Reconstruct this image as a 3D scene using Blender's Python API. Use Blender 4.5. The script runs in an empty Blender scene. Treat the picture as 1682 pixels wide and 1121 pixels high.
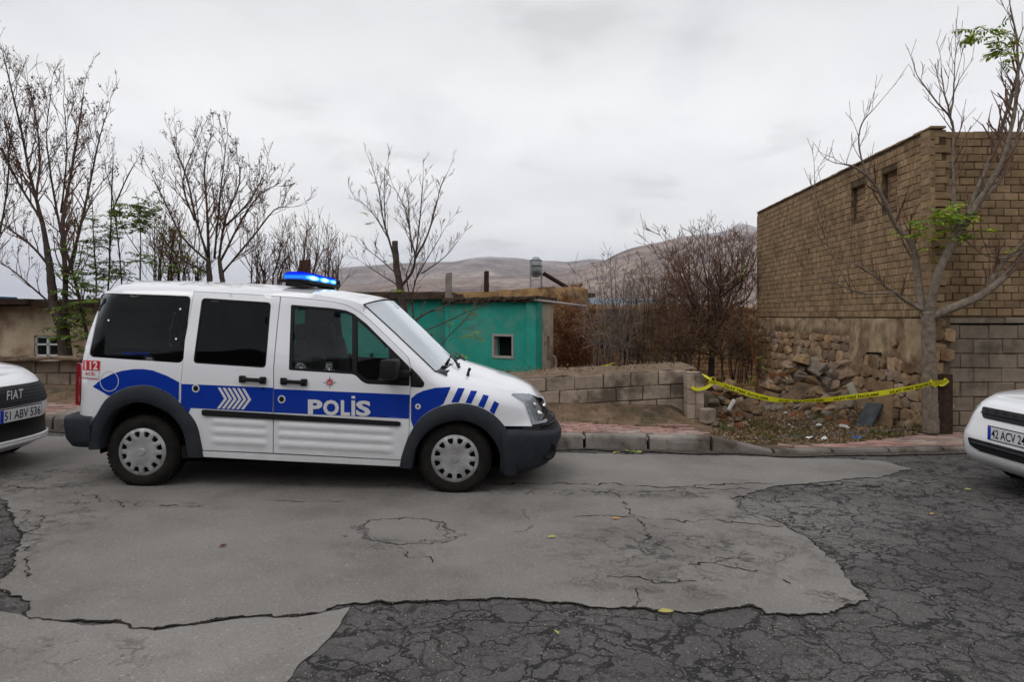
import bpy, bmesh, math, random
from mathutils import Vector, Matrix, noise
from mathutils.geometry import delaunay_2d_cdt, tessellate_polygon
from mathutils.bvhtree import BVHTree

# ---------------------------------------------------------------- camera, sky, sun
F, H, CX, HY = 1121.0, 1.523, 841.0, 520.0      # focal length in photo pixels, eye height, centre column, horizon row
SL = 0.0214                                     # the street falls towards +X
S = bpy.context.scene
C = S.collection
cam_d = bpy.data.cameras.new('camera'); cam = bpy.data.objects.new('camera', cam_d); C.objects.link(cam)
cam_d.sensor_width = 36.0; cam_d.lens = 36.0 * F / 1682.0
cam_d.shift_y = -(560.5 - HY) / 1682.0
cam_d.clip_end = 40000; cam_d.clip_start = 0.05
cam.location = (0, 0, H); cam.rotation_euler = (math.radians(90), 0, 0)
S.camera = cam
S.view_settings.view_transform = 'Standard'; S.view_settings.look = 'None'
S.view_settings.exposure = 0.12; S.view_settings.gamma = 1.0

SUN_EL, SUN_AZ = math.radians(52), math.radians(215)   # behind the camera, to the left, behind cloud
W = bpy.data.worlds.new('World'); S.world = W; W.use_nodes = True
nt = W.node_tree; nt.nodes.clear()
def nd(nt, typ, ins=None, **kw):
    n = nt.nodes.new(typ)
    for k, v in kw.items(): setattr(n, k, v)
    for k, v in (ins or {}).items():
        if isinstance(v, bpy.types.NodeSocket): nt.links.new(v, n.inputs[k])
        else: n.inputs[k].default_value = v
    return n
def ramp(nt, fac, stops, interp='LINEAR'):
    n = nt.nodes.new('ShaderNodeValToRGB'); n.color_ramp.interpolation = interp
    e = n.color_ramp.elements
    while len(e) < len(stops): e.new(0.5)
    for i, (p, c) in enumerate(stops):
        e[i].position = p
        e[i].color = (c, c, c, 1) if isinstance(c, (int, float)) else (c[0], c[1], c[2], 1)
    nt.links.new(fac, n.inputs[0]); return n.outputs[0]
def mixc(nt, fac, a, b, mode='MIX'):
    n = nt.nodes.new('ShaderNodeMix'); n.data_type = 'RGBA'; n.blend_type = mode
    for sock, v in ((n.inputs[0], fac), (n.inputs[6], a), (n.inputs[7], b)):
        if isinstance(v, bpy.types.NodeSocket): nt.links.new(v, sock)
        elif isinstance(v, (int, float)): sock.default_value = v if sock == n.inputs[0] else (v, v, v, 1)
        else: sock.default_value = (v[0], v[1], v[2], 1)
    return n.outputs[2]
def mth(nt, op, a, b=0.0, c=None, clamp=False):
    n = nt.nodes.new('ShaderNodeMath'); n.operation = op; n.use_clamp = clamp
    for i, v in enumerate((a, b, c)):
        if v is None: continue
        if isinstance(v, bpy.types.NodeSocket): nt.links.new(v, n.inputs[i])
        else: n.inputs[i].default_value = v
    return n.outputs[0]
tc = nd(nt, 'ShaderNodeTexCoord')
sky = nd(nt, 'ShaderNodeTexSky', sky_type='NISHITA', sun_disc=False, sun_elevation=SUN_EL, sun_rotation=SUN_AZ)
sep = nd(nt, 'ShaderNodeSeparateXYZ', {0: tc.outputs['Generated']})
# overcast deck: a cloud layer seen on a plane overhead, so that it compresses towards the horizon
zz = mth(nt, 'MAXIMUM', sep.outputs['Z'], 0.0)
den = mth(nt, 'ADD', zz, 0.16)
cxy = nd(nt, 'ShaderNodeCombineXYZ', {0: mth(nt, 'DIVIDE', sep.outputs['X'], den), 1: mth(nt, 'DIVIDE', sep.outputs['Y'], den), 2: mth(nt, 'MULTIPLY', zz, 2.0)})
n1 = nd(nt, 'ShaderNodeTexNoise', {'Vector': cxy.outputs[0], 'Scale': 0.75, 'Detail': 6.0, 'Roughness': 0.48, 'Distortion': 0.3})
n2 = nd(nt, 'ShaderNodeTexNoise', {'Vector': cxy.outputs[0], 'Scale': 2.6, 'Detail': 5.0, 'Roughness': 0.5, 'Distortion': 0.2})
deck = ramp(nt, n1.outputs['Fac'], [(0.30, (0.82, 0.825, 0.86)), (0.46, (0.93, 0.93, 0.95)), (0.62, (1.0, 1.0, 1.0))])
puff = ramp(nt, n2.outputs['Fac'], [(0.44, 1.0), (0.58, 0.965), (0.70, 0.84)])
deck = mixc(nt, 1.0, deck, puff, 'MULTIPLY')
elev = ramp(nt, zz, [(0.0, (0.74, 0.78, 0.88)), (0.055, (0.84, 0.875, 0.95)), (0.12, (1.0, 1.0, 1.0)), (0.24, (1.02, 1.02, 1.02)), (0.40, (0.80, 0.805, 0.82)), (1.0, (0.9, 0.9, 0.9))])
deck = mixc(nt, 1.0, deck, elev, 'MULTIPLY')
topb = nd(nt, 'ShaderNodeMapRange', {0: sep.outputs['Z'], 1: 0.48, 2: 1.0, 3: 1.0, 4: 1.5}).outputs[0]
back = nd(nt, 'ShaderNodeMapRange', {0: sep.outputs['Y'], 1: 0.05, 2: -0.7, 3: 1.0, 4: 1.2}).outputs[0]
deck = mixc(nt, 1.0, deck, mth(nt, 'MULTIPLY', topb, back), 'MULTIPLY')
# dark ragged skyline band added to the sky behind the camera, darkening reflections
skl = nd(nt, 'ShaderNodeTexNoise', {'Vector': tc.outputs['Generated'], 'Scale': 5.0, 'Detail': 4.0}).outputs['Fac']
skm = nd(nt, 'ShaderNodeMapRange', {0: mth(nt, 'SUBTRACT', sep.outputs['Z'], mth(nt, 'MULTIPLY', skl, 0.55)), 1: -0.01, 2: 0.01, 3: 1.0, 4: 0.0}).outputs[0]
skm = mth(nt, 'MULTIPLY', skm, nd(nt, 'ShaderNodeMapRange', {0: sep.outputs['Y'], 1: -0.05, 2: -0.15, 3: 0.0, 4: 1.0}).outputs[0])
skyc = mixc(nt, 1.0, sky.outputs[0], (0.10, 0.10, 0.10), 'MULTIPLY')
gap = nd(nt, 'ShaderNodeTexNoise', {'Vector': tc.outputs['Generated'], 'Scale': 3.2, 'Detail': 4.0})
cov = ramp(nt, gap.outputs['Fac'], [(0.30, 0.80), (0.42, 0.97), (1.0, 0.985)])
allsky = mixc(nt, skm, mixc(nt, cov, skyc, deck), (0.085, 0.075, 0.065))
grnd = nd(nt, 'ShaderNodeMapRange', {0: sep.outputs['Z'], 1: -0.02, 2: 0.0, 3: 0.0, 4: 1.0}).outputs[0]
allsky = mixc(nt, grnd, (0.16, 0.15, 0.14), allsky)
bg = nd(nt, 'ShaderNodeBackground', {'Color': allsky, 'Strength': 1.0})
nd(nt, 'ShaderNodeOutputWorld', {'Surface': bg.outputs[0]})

sd = bpy.data.lights.new('sun', 'SUN'); so = bpy.data.objects.new('sun', sd); C.objects.link(so)
sd.energy = 0.6; sd.angle = math.radians(25); sd.color = (1.0, 0.96, 0.9)
_dir = Vector((math.sin(SUN_AZ) * math.cos(SUN_EL), math.cos(SUN_AZ) * math.cos(SUN_EL), math.sin(SUN_EL)))
so.rotation_euler = _dir.to_track_quat('Z', 'Y').to_euler(); so.location = _dir * 30

# ---------------------------------------------------------------- helpers
R = random.Random(7)
def at(px, py, Y): return Vector(((px - CX) * Y / F, Y, H - (py - HY) * Y / F))
def road_z(x): return -SL * x
def gnd(px, py, dz=0.0):                       # where the sight line meets the road (raised by dz)
    Y = F * (H - dz) / ((py - HY) - SL * (px - CX)); return Vector(((px - CX) * Y / F, Y, road_z((px - CX) * Y / F) + dz))
def lerp(a, b, t): return a + (b - a) * t
def tab(t, x):
    if x <= t[0][0]: return t[0][1]
    for (a, b), (c, d) in zip(t, t[1:]):
        if x <= c: return b + (d - b) * (x - a) / (c - a)
    return t[-1][1]
def tag(o, label=None, cat=None, group=None, kind=None):
    if label: o['label'] = label
    if cat: o['category'] = cat
    if group: o['group'] = group
    if kind: o['kind'] = kind
    return o
def empty(name, loc, label, cat, group=None, rot=(0, 0, 0)):
    o = bpy.data.objects.new(name, None); C.objects.link(o); o.location = loc; o.rotation_euler = rot
    o.empty_display_size = 0.2
    return tag(o, label, cat, group)
def world_m(o):
    m = Matrix.LocRotScale(o.location, o.rotation_euler, o.scale)
    return world_m(o.parent) @ m if o.parent else m
class MB:
    def __init__(s): s.v = []; s.f = []; s.m = []
    def add(s, vs, fs, mi=0):
        k = len(s.v); s.v.extend([Vector(p) for p in vs])
        for f in fs: s.f.append([k + i for i in f]); s.m.append(mi)
    def box(s, c, d, rot=None, mi=0, jit=0.0):
        c = Vector(c); vs = []
        for sx in (-1, 1):
            for sy in (-1, 1):
                for sz in (-1, 1):
                    p = Vector((sx * d[0] / 2, sy * d[1] / 2, sz * d[2] / 2))
                    if jit: p += Vector((R.uniform(-jit, jit), R.uniform(-jit, jit), R.uniform(-jit, jit)))
                    if rot is not None: p = rot @ p
                    vs.append(c + p)
        s.add(vs, [(0, 1, 3, 2), (4, 6, 7, 5), (0, 4, 5, 1), (2, 3, 7, 6), (0, 2, 6, 4), (1, 5, 7, 3)], mi)
    def cbox(s, c, d, ch=0.01, rot=None, mi=0):        # box with chamfered edges
        c = Vector(c); b = bmesh.new(); bmesh.ops.create_cube(b, size=1.0)
        for v in b.verts: v.co = Vector((v.co.x * d[0], v.co.y * d[1], v.co.z * d[2]))
        bmesh.ops.bevel(b, geom=b.edges[:], offset=ch, segments=2, affect='EDGES', profile=0.6)
        for v in b.verts: v.co = c + ((rot @ v.co) if rot is not None else v.co)
        b.verts.index_update(); s.add([v.co.copy() for v in b.verts], [[v.index for v in f.verts] for f in b.faces], mi); b.free()
    def tube(s, pts, rad, n=6, mi=0, cap=True):
        pts = [Vector(p) for p in pts]; k = len(s.v)
        if not hasattr(rad, '__len__'): rad = [rad] * len(pts)
        up = None
        for i, p in enumerate(pts):
            t = (pts[min(i + 1, len(pts) - 1)] - pts[max(i - 1, 0)])
            if t.length < 1e-9: t = Vector((0, 0, 1))
            t.normalize()
            if up is None: up = t.orthogonal().normalized()
            up = (up - t * up.dot(t)); up = up.normalized() if up.length > 1e-6 else t.orthogonal().normalized()
            w = t.cross(up)
            for j in range(n):
                a = 2 * math.pi * j / n; s.v.append(p + (up * math.cos(a) + w * math.sin(a)) * rad[i])
        for i in range(len(pts) - 1):
            for j in range(n):
                a = k + i * n + j; b = k + i * n + (j + 1) % n
                s.f.append([a, b, b + n, a + n]); s.m.append(mi)
        if cap:
            s.f.append([k + j for j in range(n)][::-1]); s.m.append(mi)
            e = k + (len(pts) - 1) * n; s.f.append([e + j for j in range(n)]); s.m.append(mi)
    def lathe(s, prof, axis_o, axis='y', n=40, mi=0, mifn=None):  # prof: (along, radius)
        k = len(s.v); o = Vector(axis_o)
        for (h, r) in prof:
            for j in range(n):
                a = 2 * math.pi * j / n; ca, sa = math.cos(a) * r, math.sin(a) * r
                s.v.append(o + (Vector((ca, h, sa)) if axis == 'y' else Vector((ca, sa, h)) if axis == 'z' else Vector((h, ca, sa))))
        for i in range(len(prof) - 1):
            for j in range(n):
                a = k + i * n + j; b = k + i * n + (j + 1) % n
                s.f.append([a, b, b + n, a + n]); s.m.append(mifn(i) if mifn else mi)
    def grid(s, rows, mi=0, flip=False, close=False):
        k = len(s.v); n = len(rows[0])
        for r in rows: s.v.extend([Vector(p) for p in r])
        for i in range(len(rows) - 1):
            for j in range(n if close else n - 1):
                a = k + i * n + j; b = k + i * n + (j + 1) % n
                q = [a, b, b + n, a + n]; s.f.append(q[::-1] if flip else q); s.m.append(mi)
    def prism(s, poly, vec, mi=0):
        k = len(s.v); n = len(poly); vec = Vector(vec)
        s.v.extend([Vector(p) for p in poly]); s.v.extend([Vector(p) + vec for p in poly])
        for t in tessellate_polygon([[Vector(p) for p in poly]]):
            s.f.append([k + i for i in t]); s.m.append(mi); s.f.append([k + n + i for i in t][::-1]); s.m.append(mi)
        for i in range(n):
            j = (i + 1) % n; s.f.append([k + i, k + j, k + n + j, k + n + i]); s.m.append(mi)
    def build(s, name, mats, parent=None, local=True, smooth=False, weld=0.0, angle=None, normals=False):
        me = bpy.data.meshes.new(name)
        vs = s.v
        if parent is not None and not local:
            im = world_m(parent).inverted(); vs = [im @ v for v in vs]
        me.from_pydata([tuple(v) for v in vs], [], s.f)
        if not isinstance(mats, (list, tuple)): mats = [mats]
        for m in mats: me.materials.append(m)
        if len(mats) > 1: me.polygons.foreach_set('material_index', s.m)
        if weld or normals:
            b = bmesh.new(); b.from_mesh(me)
            if weld: bmesh.ops.remove_doubles(b, verts=b.verts[:], dist=weld)
            if normals: bmesh.ops.recalc_face_normals(b, faces=b.faces[:])
            b.to_mesh(me); b.free()
        if smooth:
            me.polygons.foreach_set('use_smooth', [True] * len(me.polygons))
            if angle: me.set_sharp_from_angle(angle=math.radians(angle))
        me.update()
        o = bpy.data.objects.new(name, me); C.objects.link(o)
        if parent is not None: o.parent = parent
        return o
def copy_tree(o, parent=None):
    c = o.copy(); C.objects.link(c)
    if parent is not None: c.parent = parent
    for ch in list(o.children): copy_tree(ch, c)
    return c
def inpoly(p, poly):
    x, y = p[0], p[1]; c = False; j = len(poly) - 1
    for i in range(len(poly)):
        xi, yi = poly[i][0], poly[i][1]; xj, yj = poly[j][0], poly[j][1]
        if (yi > y) != (yj > y) and x < (xj - xi) * (y - yi) / (yj - yi) + xi: c = not c
        j = i
    return c
def dens(poly, step, closed=True):
    out = []; n = len(poly)
    for i in range(n if closed else n - 1):
        a, b = poly[i], poly[(i + 1) % n]; k = max(1, int(math.ceil(math.hypot(b[0] - a[0], b[1] - a[1]) / step)))
        out += [(lerp(a[0], b[0], t / k), lerp(a[1], b[1], t / k)) for t in range(k)]
    if not closed: out.append(tuple(poly[-1]))
    return out
def cr(p, k=5):                                  # Catmull-Rom through open points
    o = []; n = len(p)
    for i in range(n - 1):
        p0, p1, p2, p3 = p[max(i - 1, 0)], p[i], p[i + 1], p[min(i + 2, n - 1)]
        for j in range(k):
            t = j / k
            o.append(tuple(0.5 * (2 * p1[a] + (p2[a] - p0[a]) * t + (2 * p0[a] - 5 * p1[a] + 4 * p2[a] - p3[a]) * t * t + (3 * p1[a] - p0[a] - 3 * p2[a] + p3[a]) * t ** 3) for a in range(len(p1))))
    o.append(tuple(p[-1])); return o
def rnd(poly, r, k=4):                           # round the corners of a polygon
    o = []; n = len(poly)
    for i in range(n):
        p = Vector(poly[i][:2]); a = Vector(poly[i - 1][:2]) - p; b = Vector(poly[(i + 1) % n][:2]) - p
        rr = min(r, a.length * .45, b.length * .45); A = p + a.normalized() * rr; B = p + b.normalized() * rr
        for j in range(k + 1):
            t = j / k; o.append(tuple(A * (1 - t) ** 2 + p * 2 * t * (1 - t) + B * t * t))
    return o
def tri2d(outer, holes=(), step=6.0, extra=(), keep=None):
    loops = [outer] + list(holes); pts = []; ed = []
    for lp in loops:
        lp = dens(lp, step); k = len(pts); pts += lp; ed += [(k + i, k + (i + 1) % len(lp)) for i in range(len(lp))]
    xs = [p[0] for p in outer]; ys = [p[1] for p in outer]
    y = min(ys) + step * .5
    while y < max(ys):
        x = min(xs) + step * .5
        while x < max(xs):
            if inpoly((x, y), outer) and not any(inpoly((x, y), h) for h in holes): pts.append((x, y))
            x += step
        y += step
    pts += [p for p in extra if inpoly(p, outer) and not any(inpoly(p, h) for h in holes)]
    v, e, f, *_ = delaunay_2d_cdt([Vector(p) for p in pts], ed, [], 0, 1e-5)
    out = []
    for t in f:
        c = ((v[t[0]][0] + v[t[1]][0] + v[t[2]][0]) / 3, (v[t[0]][1] + v[t[1]][1] + v[t[2]][1]) / 3)
        if inpoly(c, outer) and not any(inpoly(c, h) for h in holes): out.append(list(t))
    return [tuple(p) for p in v], out
_tc = {}
def text2d(s, bold=0.0, space=1.0):              # letters as flat triangles, height about 0.73
    key = (s, bold, space)
    if key in _tc: return _tc[key]
    cu = bpy.data.curves.new('t', 'FONT'); cu.body = s; cu.offset = bold; cu.space_character = space; cu.resolution_u = 3
    o = bpy.data.objects.new('t', cu); C.objects.link(o)
    dg = bpy.context.evaluated_depsgraph_get(); me = o.evaluated_get(dg).to_mesh()
    v = [(p.co.x, p.co.y) for p in me.vertices]; f = [list(p.vertices) for p in me.polygons]
    bpy.data.objects.remove(o); bpy.data.curves.remove(cu)
    x0 = min(p[0] for p in v); x1 = max(p[0] for p in v); y0 = min(p[1] for p in v); y1 = max(p[1] for p in v)
    v = [((p[0] - x0) / (x1 - x0), (p[1] - y0) / (y1 - y0)) for p in v]
    _tc[key] = (v, f); return _tc[key]

# ---------------------------------------------------------------- materials
def newmat(name):
    m = bpy.data.materials.new(name); m.use_nodes = True; m.node_tree.nodes.clear(); return m, m.node_tree
def fin(m, nt, bsdf): nd(nt, 'ShaderNodeOutputMaterial', {'Surface': bsdf}); return m
def pm(name, c1, c2=None, sc=6.0, rough=0.8, metal=0.0, bump=0.0, bsc=60.0, coat=0.0, c3=None, sc3=1.2, spec=0.14, island=0.0, detail=6.0, lo=0.35, hi=0.65, bd=0.01, ramp3=(0.5, 0.62)):
    m, nt = newmat(name); tcn = nd(nt, 'ShaderNodeTexCoord').outputs['Object']
    a = nd(nt, 'ShaderNodeTexNoise', {'Vector': tcn, 'Scale': sc, 'Detail': detail, 'Roughness': 0.6}).outputs['Fac']
    col = ramp(nt, a, [(lo, c1), (hi, c2 or c1)])
    if c3:
        b = nd(nt, 'ShaderNodeTexNoise', {'Vector': tcn, 'Scale': sc3, 'Detail': 6.0, 'Roughness': 0.65}).outputs['Fac']
        col = mixc(nt, ramp(nt, b, [(ramp3[0], 0.0), (ramp3[1], 1.0)]), col, c3)
    if island:
        g = nd(nt, 'ShaderNodeNewGeometry').outputs['Random Per Island']
        k = nd(nt, 'ShaderNodeMapRange', {0: g, 3: 1 - island, 4: 1 + island}).outputs[0]
        col = mixc(nt, 1.0, col, k, 'MULTIPLY')
    ins = {'Base Color': col, 'Roughness': rough, 'Metallic': metal, 'Coat Weight': coat, 'Specular IOR Level': spec, 'Coat Roughness': 0.08}
    if bump:
        bn = nd(nt, 'ShaderNodeTexNoise', {'Vector': tcn, 'Scale': bsc, 'Detail': 6.0, 'Roughness': 0.65}).outputs['Fac']
        ins['Normal'] = nd(nt, 'ShaderNodeBump', {'Height': bn, 'Strength': bump, 'Distance': bd}).outputs[0]
    return fin(m, nt, nd(nt, 'ShaderNodeBsdfPrincipled', ins).outputs[0])
def glassm(name, tint, refl=0.05, rough=0.0):
    m, nt = newmat(name)
    t = nd(nt, 'ShaderNodeBsdfTransparent', {'Color': (*tint, 1)}).outputs[0]
    g = nd(nt, 'ShaderNodeBsdfGlossy', {'Color': (0.9, 0.95, 1, 1), 'Roughness': rough + 0.02}).outputs[0]
    fr = nd(nt, 'ShaderNodeFresnel', {'IOR': 1.45}).outputs[0]
    mx = nd(nt, 'ShaderNodeMixShader', {0: mth(nt, 'ADD', fr, refl - 0.04, clamp=True), 1: t, 2: g})
    return fin(m, nt, mx.outputs[0])
def emitm(name, col, st):
    m, nt = newmat(name); return fin(m, nt, nd(nt, 'ShaderNodeEmission', {'Color': (*col, 1), 'Strength': st}).outputs[0])
M = {}
def paint(name, col, dirt, coat=0.8, r0=0.22, spec=0.4):
    m, nt = newmat(name); tcn = nd(nt, 'ShaderNodeTexCoord').outputs['Object']
    sp = nd(nt, 'ShaderNodeSeparateXYZ', {0: tcn})
    n = nd(nt, 'ShaderNodeTexNoise', {'Vector': tcn, 'Scale': 7.0, 'Detail': 8.0, 'Roughness': 0.7}).outputs['Fac']
    f = nd(nt, 'ShaderNodeMapRange', {0: sp.outputs['Z'], 1: 0.85, 2: 0.22, 3: 0.0, 4: 1.0}).outputs[0]
    f = mth(nt, 'MULTIPLY', f, n, clamp=True)
    c = mixc(nt, mth(nt, 'MULTIPLY', f, 0.62), col, dirt)
    c = mixc(nt, mth(nt, 'MULTIPLY', n, 0.05), c, dirt)
    r = nd(nt, 'ShaderNodeMapRange', {0: f, 3: r0, 4: 0.6}).outputs[0]
    return fin(m, nt, nd(nt, 'ShaderNodeBsdfPrincipled', {'Base Color': c, 'Roughness': r, 'Specular IOR Level': spec, 'Coat Weight': coat, 'Coat Roughness': 0.03}).outputs[0])
M['white'] = paint('white_paint', (0.74, 0.75, 0.785), (0.32, 0.29, 0.25))
M['blue'] = paint('blue_vinyl', (0.001, 0.030, 0.30), (0.05, 0.06, 0.16), 0.0, 0.5, 0.12)
M['black'] = pm('black_plastic', (0.010, 0.0105, 0.012), (0.016, 0.016, 0.017), rough=0.5, bump=0.15, bsc=300)
M['grey_plastic'] = pm('grey_plastic', (0.020, 0.024, 0.031), (0.030, 0.033, 0.040), sc=9, rough=0.62, bump=0.2, bsc=260)
M['dark'] = pm('dark_interior', (0.008, 0.008, 0.009), rough=0.9, spec=0.2)
M['interior'] = pm('grey_interior', (0.025, 0.026, 0.028), (0.04, 0.04, 0.042), rough=0.85)
M['rubber'] = pm('tyre_rubber', (0.009, 0.0088, 0.0085), (0.020, 0.018, 0.015), sc=14, rough=0.88, bump=0.3, bsc=120)
M['hubcap'] = pm('silver_hubcap', (0.24, 0.235, 0.23), (0.44, 0.44, 0.45), sc=7, rough=0.38, metal=0.35)
M['chrome'] = pm('chrome', (0.7, 0.7, 0.72), rough=0.12, metal=1.0)
M['silver'] = pm('silver_vinyl', (0.60, 0.60, 0.61), rough=0.4)
M['red'] = pm('red_vinyl', (0.55, 0.012, 0.02), rough=0.4)
M['redlens'] = pm('red_lens', (0.20, 0.006, 0.012), (0.26, 0.01, 0.018), rough=0.15, coat=0.6)
M['glass'] = glassm('window_glass', (0.70, 0.74, 0.74), 0.03)
M['privacy'] = glassm('privacy_glass', (0.38, 0.46, 0.43), 0.02)
M['privacy2'] = glassm('black_glass', (0.015, 0.016, 0.017), 0.02)
M['screen'] = glassm('windscreen_glass', (0.45, 0.50, 0.50), 0.52)
M['lens'] = glassm('headlight_lens', (0.75, 0.77, 0.78), 0.10)
M['plate'] = pm('plate_white', (0.62, 0.63, 0.64), rough=0.4)
M['plateblue'] = pm('plate_blue', (0.01, 0.04, 0.42), rough=0.4)
M['ink'] = pm('black_ink', (0.012, 0.012, 0.013), rough=0.5)
# ================================================================ POLICE VAN
VO = Vector((-3.156, 5.81, 0.0676)); VT = math.atan(SL)
VU = Vector((math.cos(VT), 0, -math.sin(VT))); VV = Vector((math.sin(VT), 0, math.cos(VT)))
YC = 0.85
HWB = [(.15, .86), (.30, .878), (.5, .890), (.8, .899), (.95, .899), (1.05, .893), (1.15, .878), (1.25, .858), (1.6, .775), (1.68, .745), (1.72, .70), (1.755, .64), (1.79, .5), (1.85, .3)]
XN = [(.15, 3.48), (.30, 3.57), (.45, 3.61), (.53, 3.60), (.60, 3.50), (.66, 3.47), (.74, 3.44), (.80, 3.40), (.86, 3.34), (1.1, 3.2)]
XS = 2.80
ZT = [(1.80, 1.9), (1.86, 1.625), (2.48, 1.055), (2.55, 1.02), (3.156, .865), (3.32, .815), (3.45, .74), (3.6, .6)]
def hwf(x, z):
    w = tab(HWB, z)
    if x > 1.5:
        zt = tab(ZT, x); t = (z - (zt - .13)) / .13; f = min(1.0, max(0.0, (x - 1.5) / .35))
        if t > 0: w -= .10 * f * min(t, 1.6) ** 2
    xn = tab(XN, z); t = (x - XS) / (xn - XS)
    if t > 0: w *= (1 - min(t, 1.0) ** 2.4) ** (1 / 2.6)
    xr = -.60 + .18 * max(0.0, z - .8) ** 2
    t = (xr + .22 - x) / .22
    if t > 0: w *= 1 - .16 * min(t, 1.3) ** 2.2
    return w
def px2l(px, py, y):
    Y = VO.y + y; d = Vector(((px - CX) / F, 1, (HY - py) / F)); p = Vector((0, 0, H)) + d * Y - VO
    return Vector((p.dot(VU), y, p.dot(VV)))
def T0(px, py):
    y0 = -.08; hit = None; y = y0
    while y < YC:
        p = px2l(px, py, y)
        if YC - y < hwf(p.x, p.z): hit = y; break
        y += .03
    if hit is None: return px2l(px, py, YC)
    a, b = max(hit - .03, y0), hit
    for _ in range(14):
        m = (a + b) / 2; p = px2l(px, py, m)
        if YC - m < hwf(p.x, p.z): b = m
        else: a = m
    return px2l(px, py, b)
def NRM(p):
    e = .01
    gx = (hwf(p.x + e, p.z) - hwf(p.x - e, p.z)) / (2 * e); gz = (hwf(p.x, p.z + e) - hwf(p.x, p.z - e)) / (2 * e)
    gx = max(-3, min(3, gx)); gz = max(-3, min(3, gz))
    return Vector((-gx, -1, -gz)).normalized()
def T(px, py, off=0.0):
    p = T0(px, py); return p + NRM(p) * off if off else p
def snap(p, dx, dy, lim):
    x, y = p
    for _ in range(60):
        if T0(x, y).y < lim: break
        x += dx; y += dy
    return (x, y)
def mir(p): return Vector((p.x, 2 * YC - p.y, p.z))
def panel(mb, outer, holes=(), off=0.0, step=7.0, thick=0.0, extra=(), disp=None, mirror=None, both=False, mi=0):
    v, f = tri2d(outer, holes, step, extra)
    P = []
    for q in v:
        o = off + (disp(q) if disp else 0.0); P.append(T(q[0], q[1], o))
    f = [t if (v[t[1]][0] - v[t[0]][0]) * (v[t[2]][1] - v[t[0]][1]) - (v[t[1]][1] - v[t[0]][1]) * (v[t[2]][0] - v[t[0]][0]) < 0 else t[::-1] for t in f]
    V = list(P); FF = [list(t) for t in f]
    if thick:
        cnt = {}
        for t in f:
            for i in range(3):
                e = (t[i], t[(i + 1) % 3]); cnt[e] = cnt.get(e, 0) + 1
        rim = {}
        for (a, b) in list(cnt):
            if (b, a) not in cnt:
                for q in (a, b):
                    if q not in rim:
                        rim[q] = len(V); V.append(P[q] - NRM(P[q]) * thick)
                FF.append([b, a, rim[a], rim[b]])
    if mirror is not True: mb.add(V, FF, mi)
    if mirror or both: mb.add([mir(p) for p in V], [t[::-1] for t in FF], mi)

van = empty('police_van', VO, 'white police van with blue POLİS stripe and lit blue roof light', 'police van', rot=(0, VT, 0))

# outlines traced on the side, in photo pixels
ROOFE = [(157, 474), (163, 469.5), (172, 467.5), (200, 467.5), (275, 468), (330, 470.5), (392, 473), (440, 476), (480, 479.5), (518, 483.5), (560, 490.5), (580, 495), (597, 501)]
PILL = [(597, 501), (612, 514.5), (640, 540), (670, 568.5), (700, 597), (714.7, 611.5)]
def l2px(p):
    w = VO + VU * p.x + Vector((0, p.y, 0)) + VV * p.z; return (CX + F * w.x / w.y, HY - F * (w.z - H) / w.y)
HOODE = [(714.7, 611.5)] + [l2px(Vector((x, YC - hwf(x, tab(ZT, x)), tab(ZT, x)))) for x in [2.53 + .05 * i for i in range(15)]]
print('HOODE', HOODE[1], HOODE[-1])
HOODE.append((868, 650))
REAR = [(157, 474), (151, 490), (145, 518), (138, 548), (133, 573), (129, 610), (127, 650), (126, 699)]
ARF_O = cr([(657, 767), (661.7, 745), (675.5, 710), (695, 684.5), (722.6, 669), (754, 663.7), (785, 669), (813, 684.5), (832.5, 708), (844, 741), (848, 779)])
ARF_I = cr([(677, 769), (685, 733.6), (707, 706), (738, 692.4), (765.7, 692), (793, 704), (813, 726), (822.6, 753), (826.6, 780)])
ARR_O = cr([(147, 738), (151, 698), (161, 678.6), (176.6, 655), (204, 639.4), (231.5, 634.3), (255, 637.4), (282.5, 651), (306, 674.7), (324, 702), (333.6, 751)])
ARR_I = cr([(166.8, 737.5), (168.7, 714), (180.5, 686.5), (200, 669), (227.6, 661), (255, 667), (282.5, 682.5), (302, 710), (310, 749)])
REAR = [snap(p, .4, 0, .17) for p in REAR]; ROOFE = [snap(p, 0, .4, .30) for p in ROOFE]; REAR[0] = ROOFE[0]
SLD_L = [(318.7, 478.5), (303, 560), (300, 597), (297, 625), (294.3, 655)]
DOORTOP = [(318.7, 478.5), (392, 482.5), (461, 487)]
FRT_TOP = cr([(461, 487), (524, 492.8), (560, 498.5), (581.3, 507), (602.7, 521.4), (631, 548), (659.8, 576), (671, 588.4), (674.8, 602.7)], 4)
BSPLIT = [(461, 487), (455, 540), (449.4, 604), (449.4, 640), (448.6, 745.5)]
FR_V = [(674.8, 602.7), (674, 634), (673.2, 690), (672, 714)]
def arc_between(arc, x0, x1): return [p for p in arc if x0 < p[0] < x1]
ar_r_low = [p for p in ARR_O if p[0] > 296]; ar_f_low = [p for p in ARF_O if p[0] < 671]
SILLTOP = [(333.2, 741.5), (448.6, 747), (657.5, 757.5)]
door_open = SLD_L[::-1] + DOORTOP[1:] + FRT_TOP[1:] + FR_V[1:] + [p for p in ARF_O if p[0] < 671][::-1][:-3] + [(658, 757.5), (448.6, 747), (332.5, 741.5)] + [p for p in ARR_O if p[0] > 296][::-1][3:]
outline = REAR[::-1] + ROOFE[1:] + PILL[1:] + HOODE[1:] + [(862, 655), (866, 672), (874, 700.5), (829, 700.5)] + [p for p in ARF_O[::-1] if p[0] < 829 and not (p[0] > 790 and p[1] > 700.5)] + [(448.6, 757), (334, 751)] + [p for p in ARR_O[::-1] if p[1] < 750 and not (p[0] < 160 and p[1] > 699)] + [(151, 699)]
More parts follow.
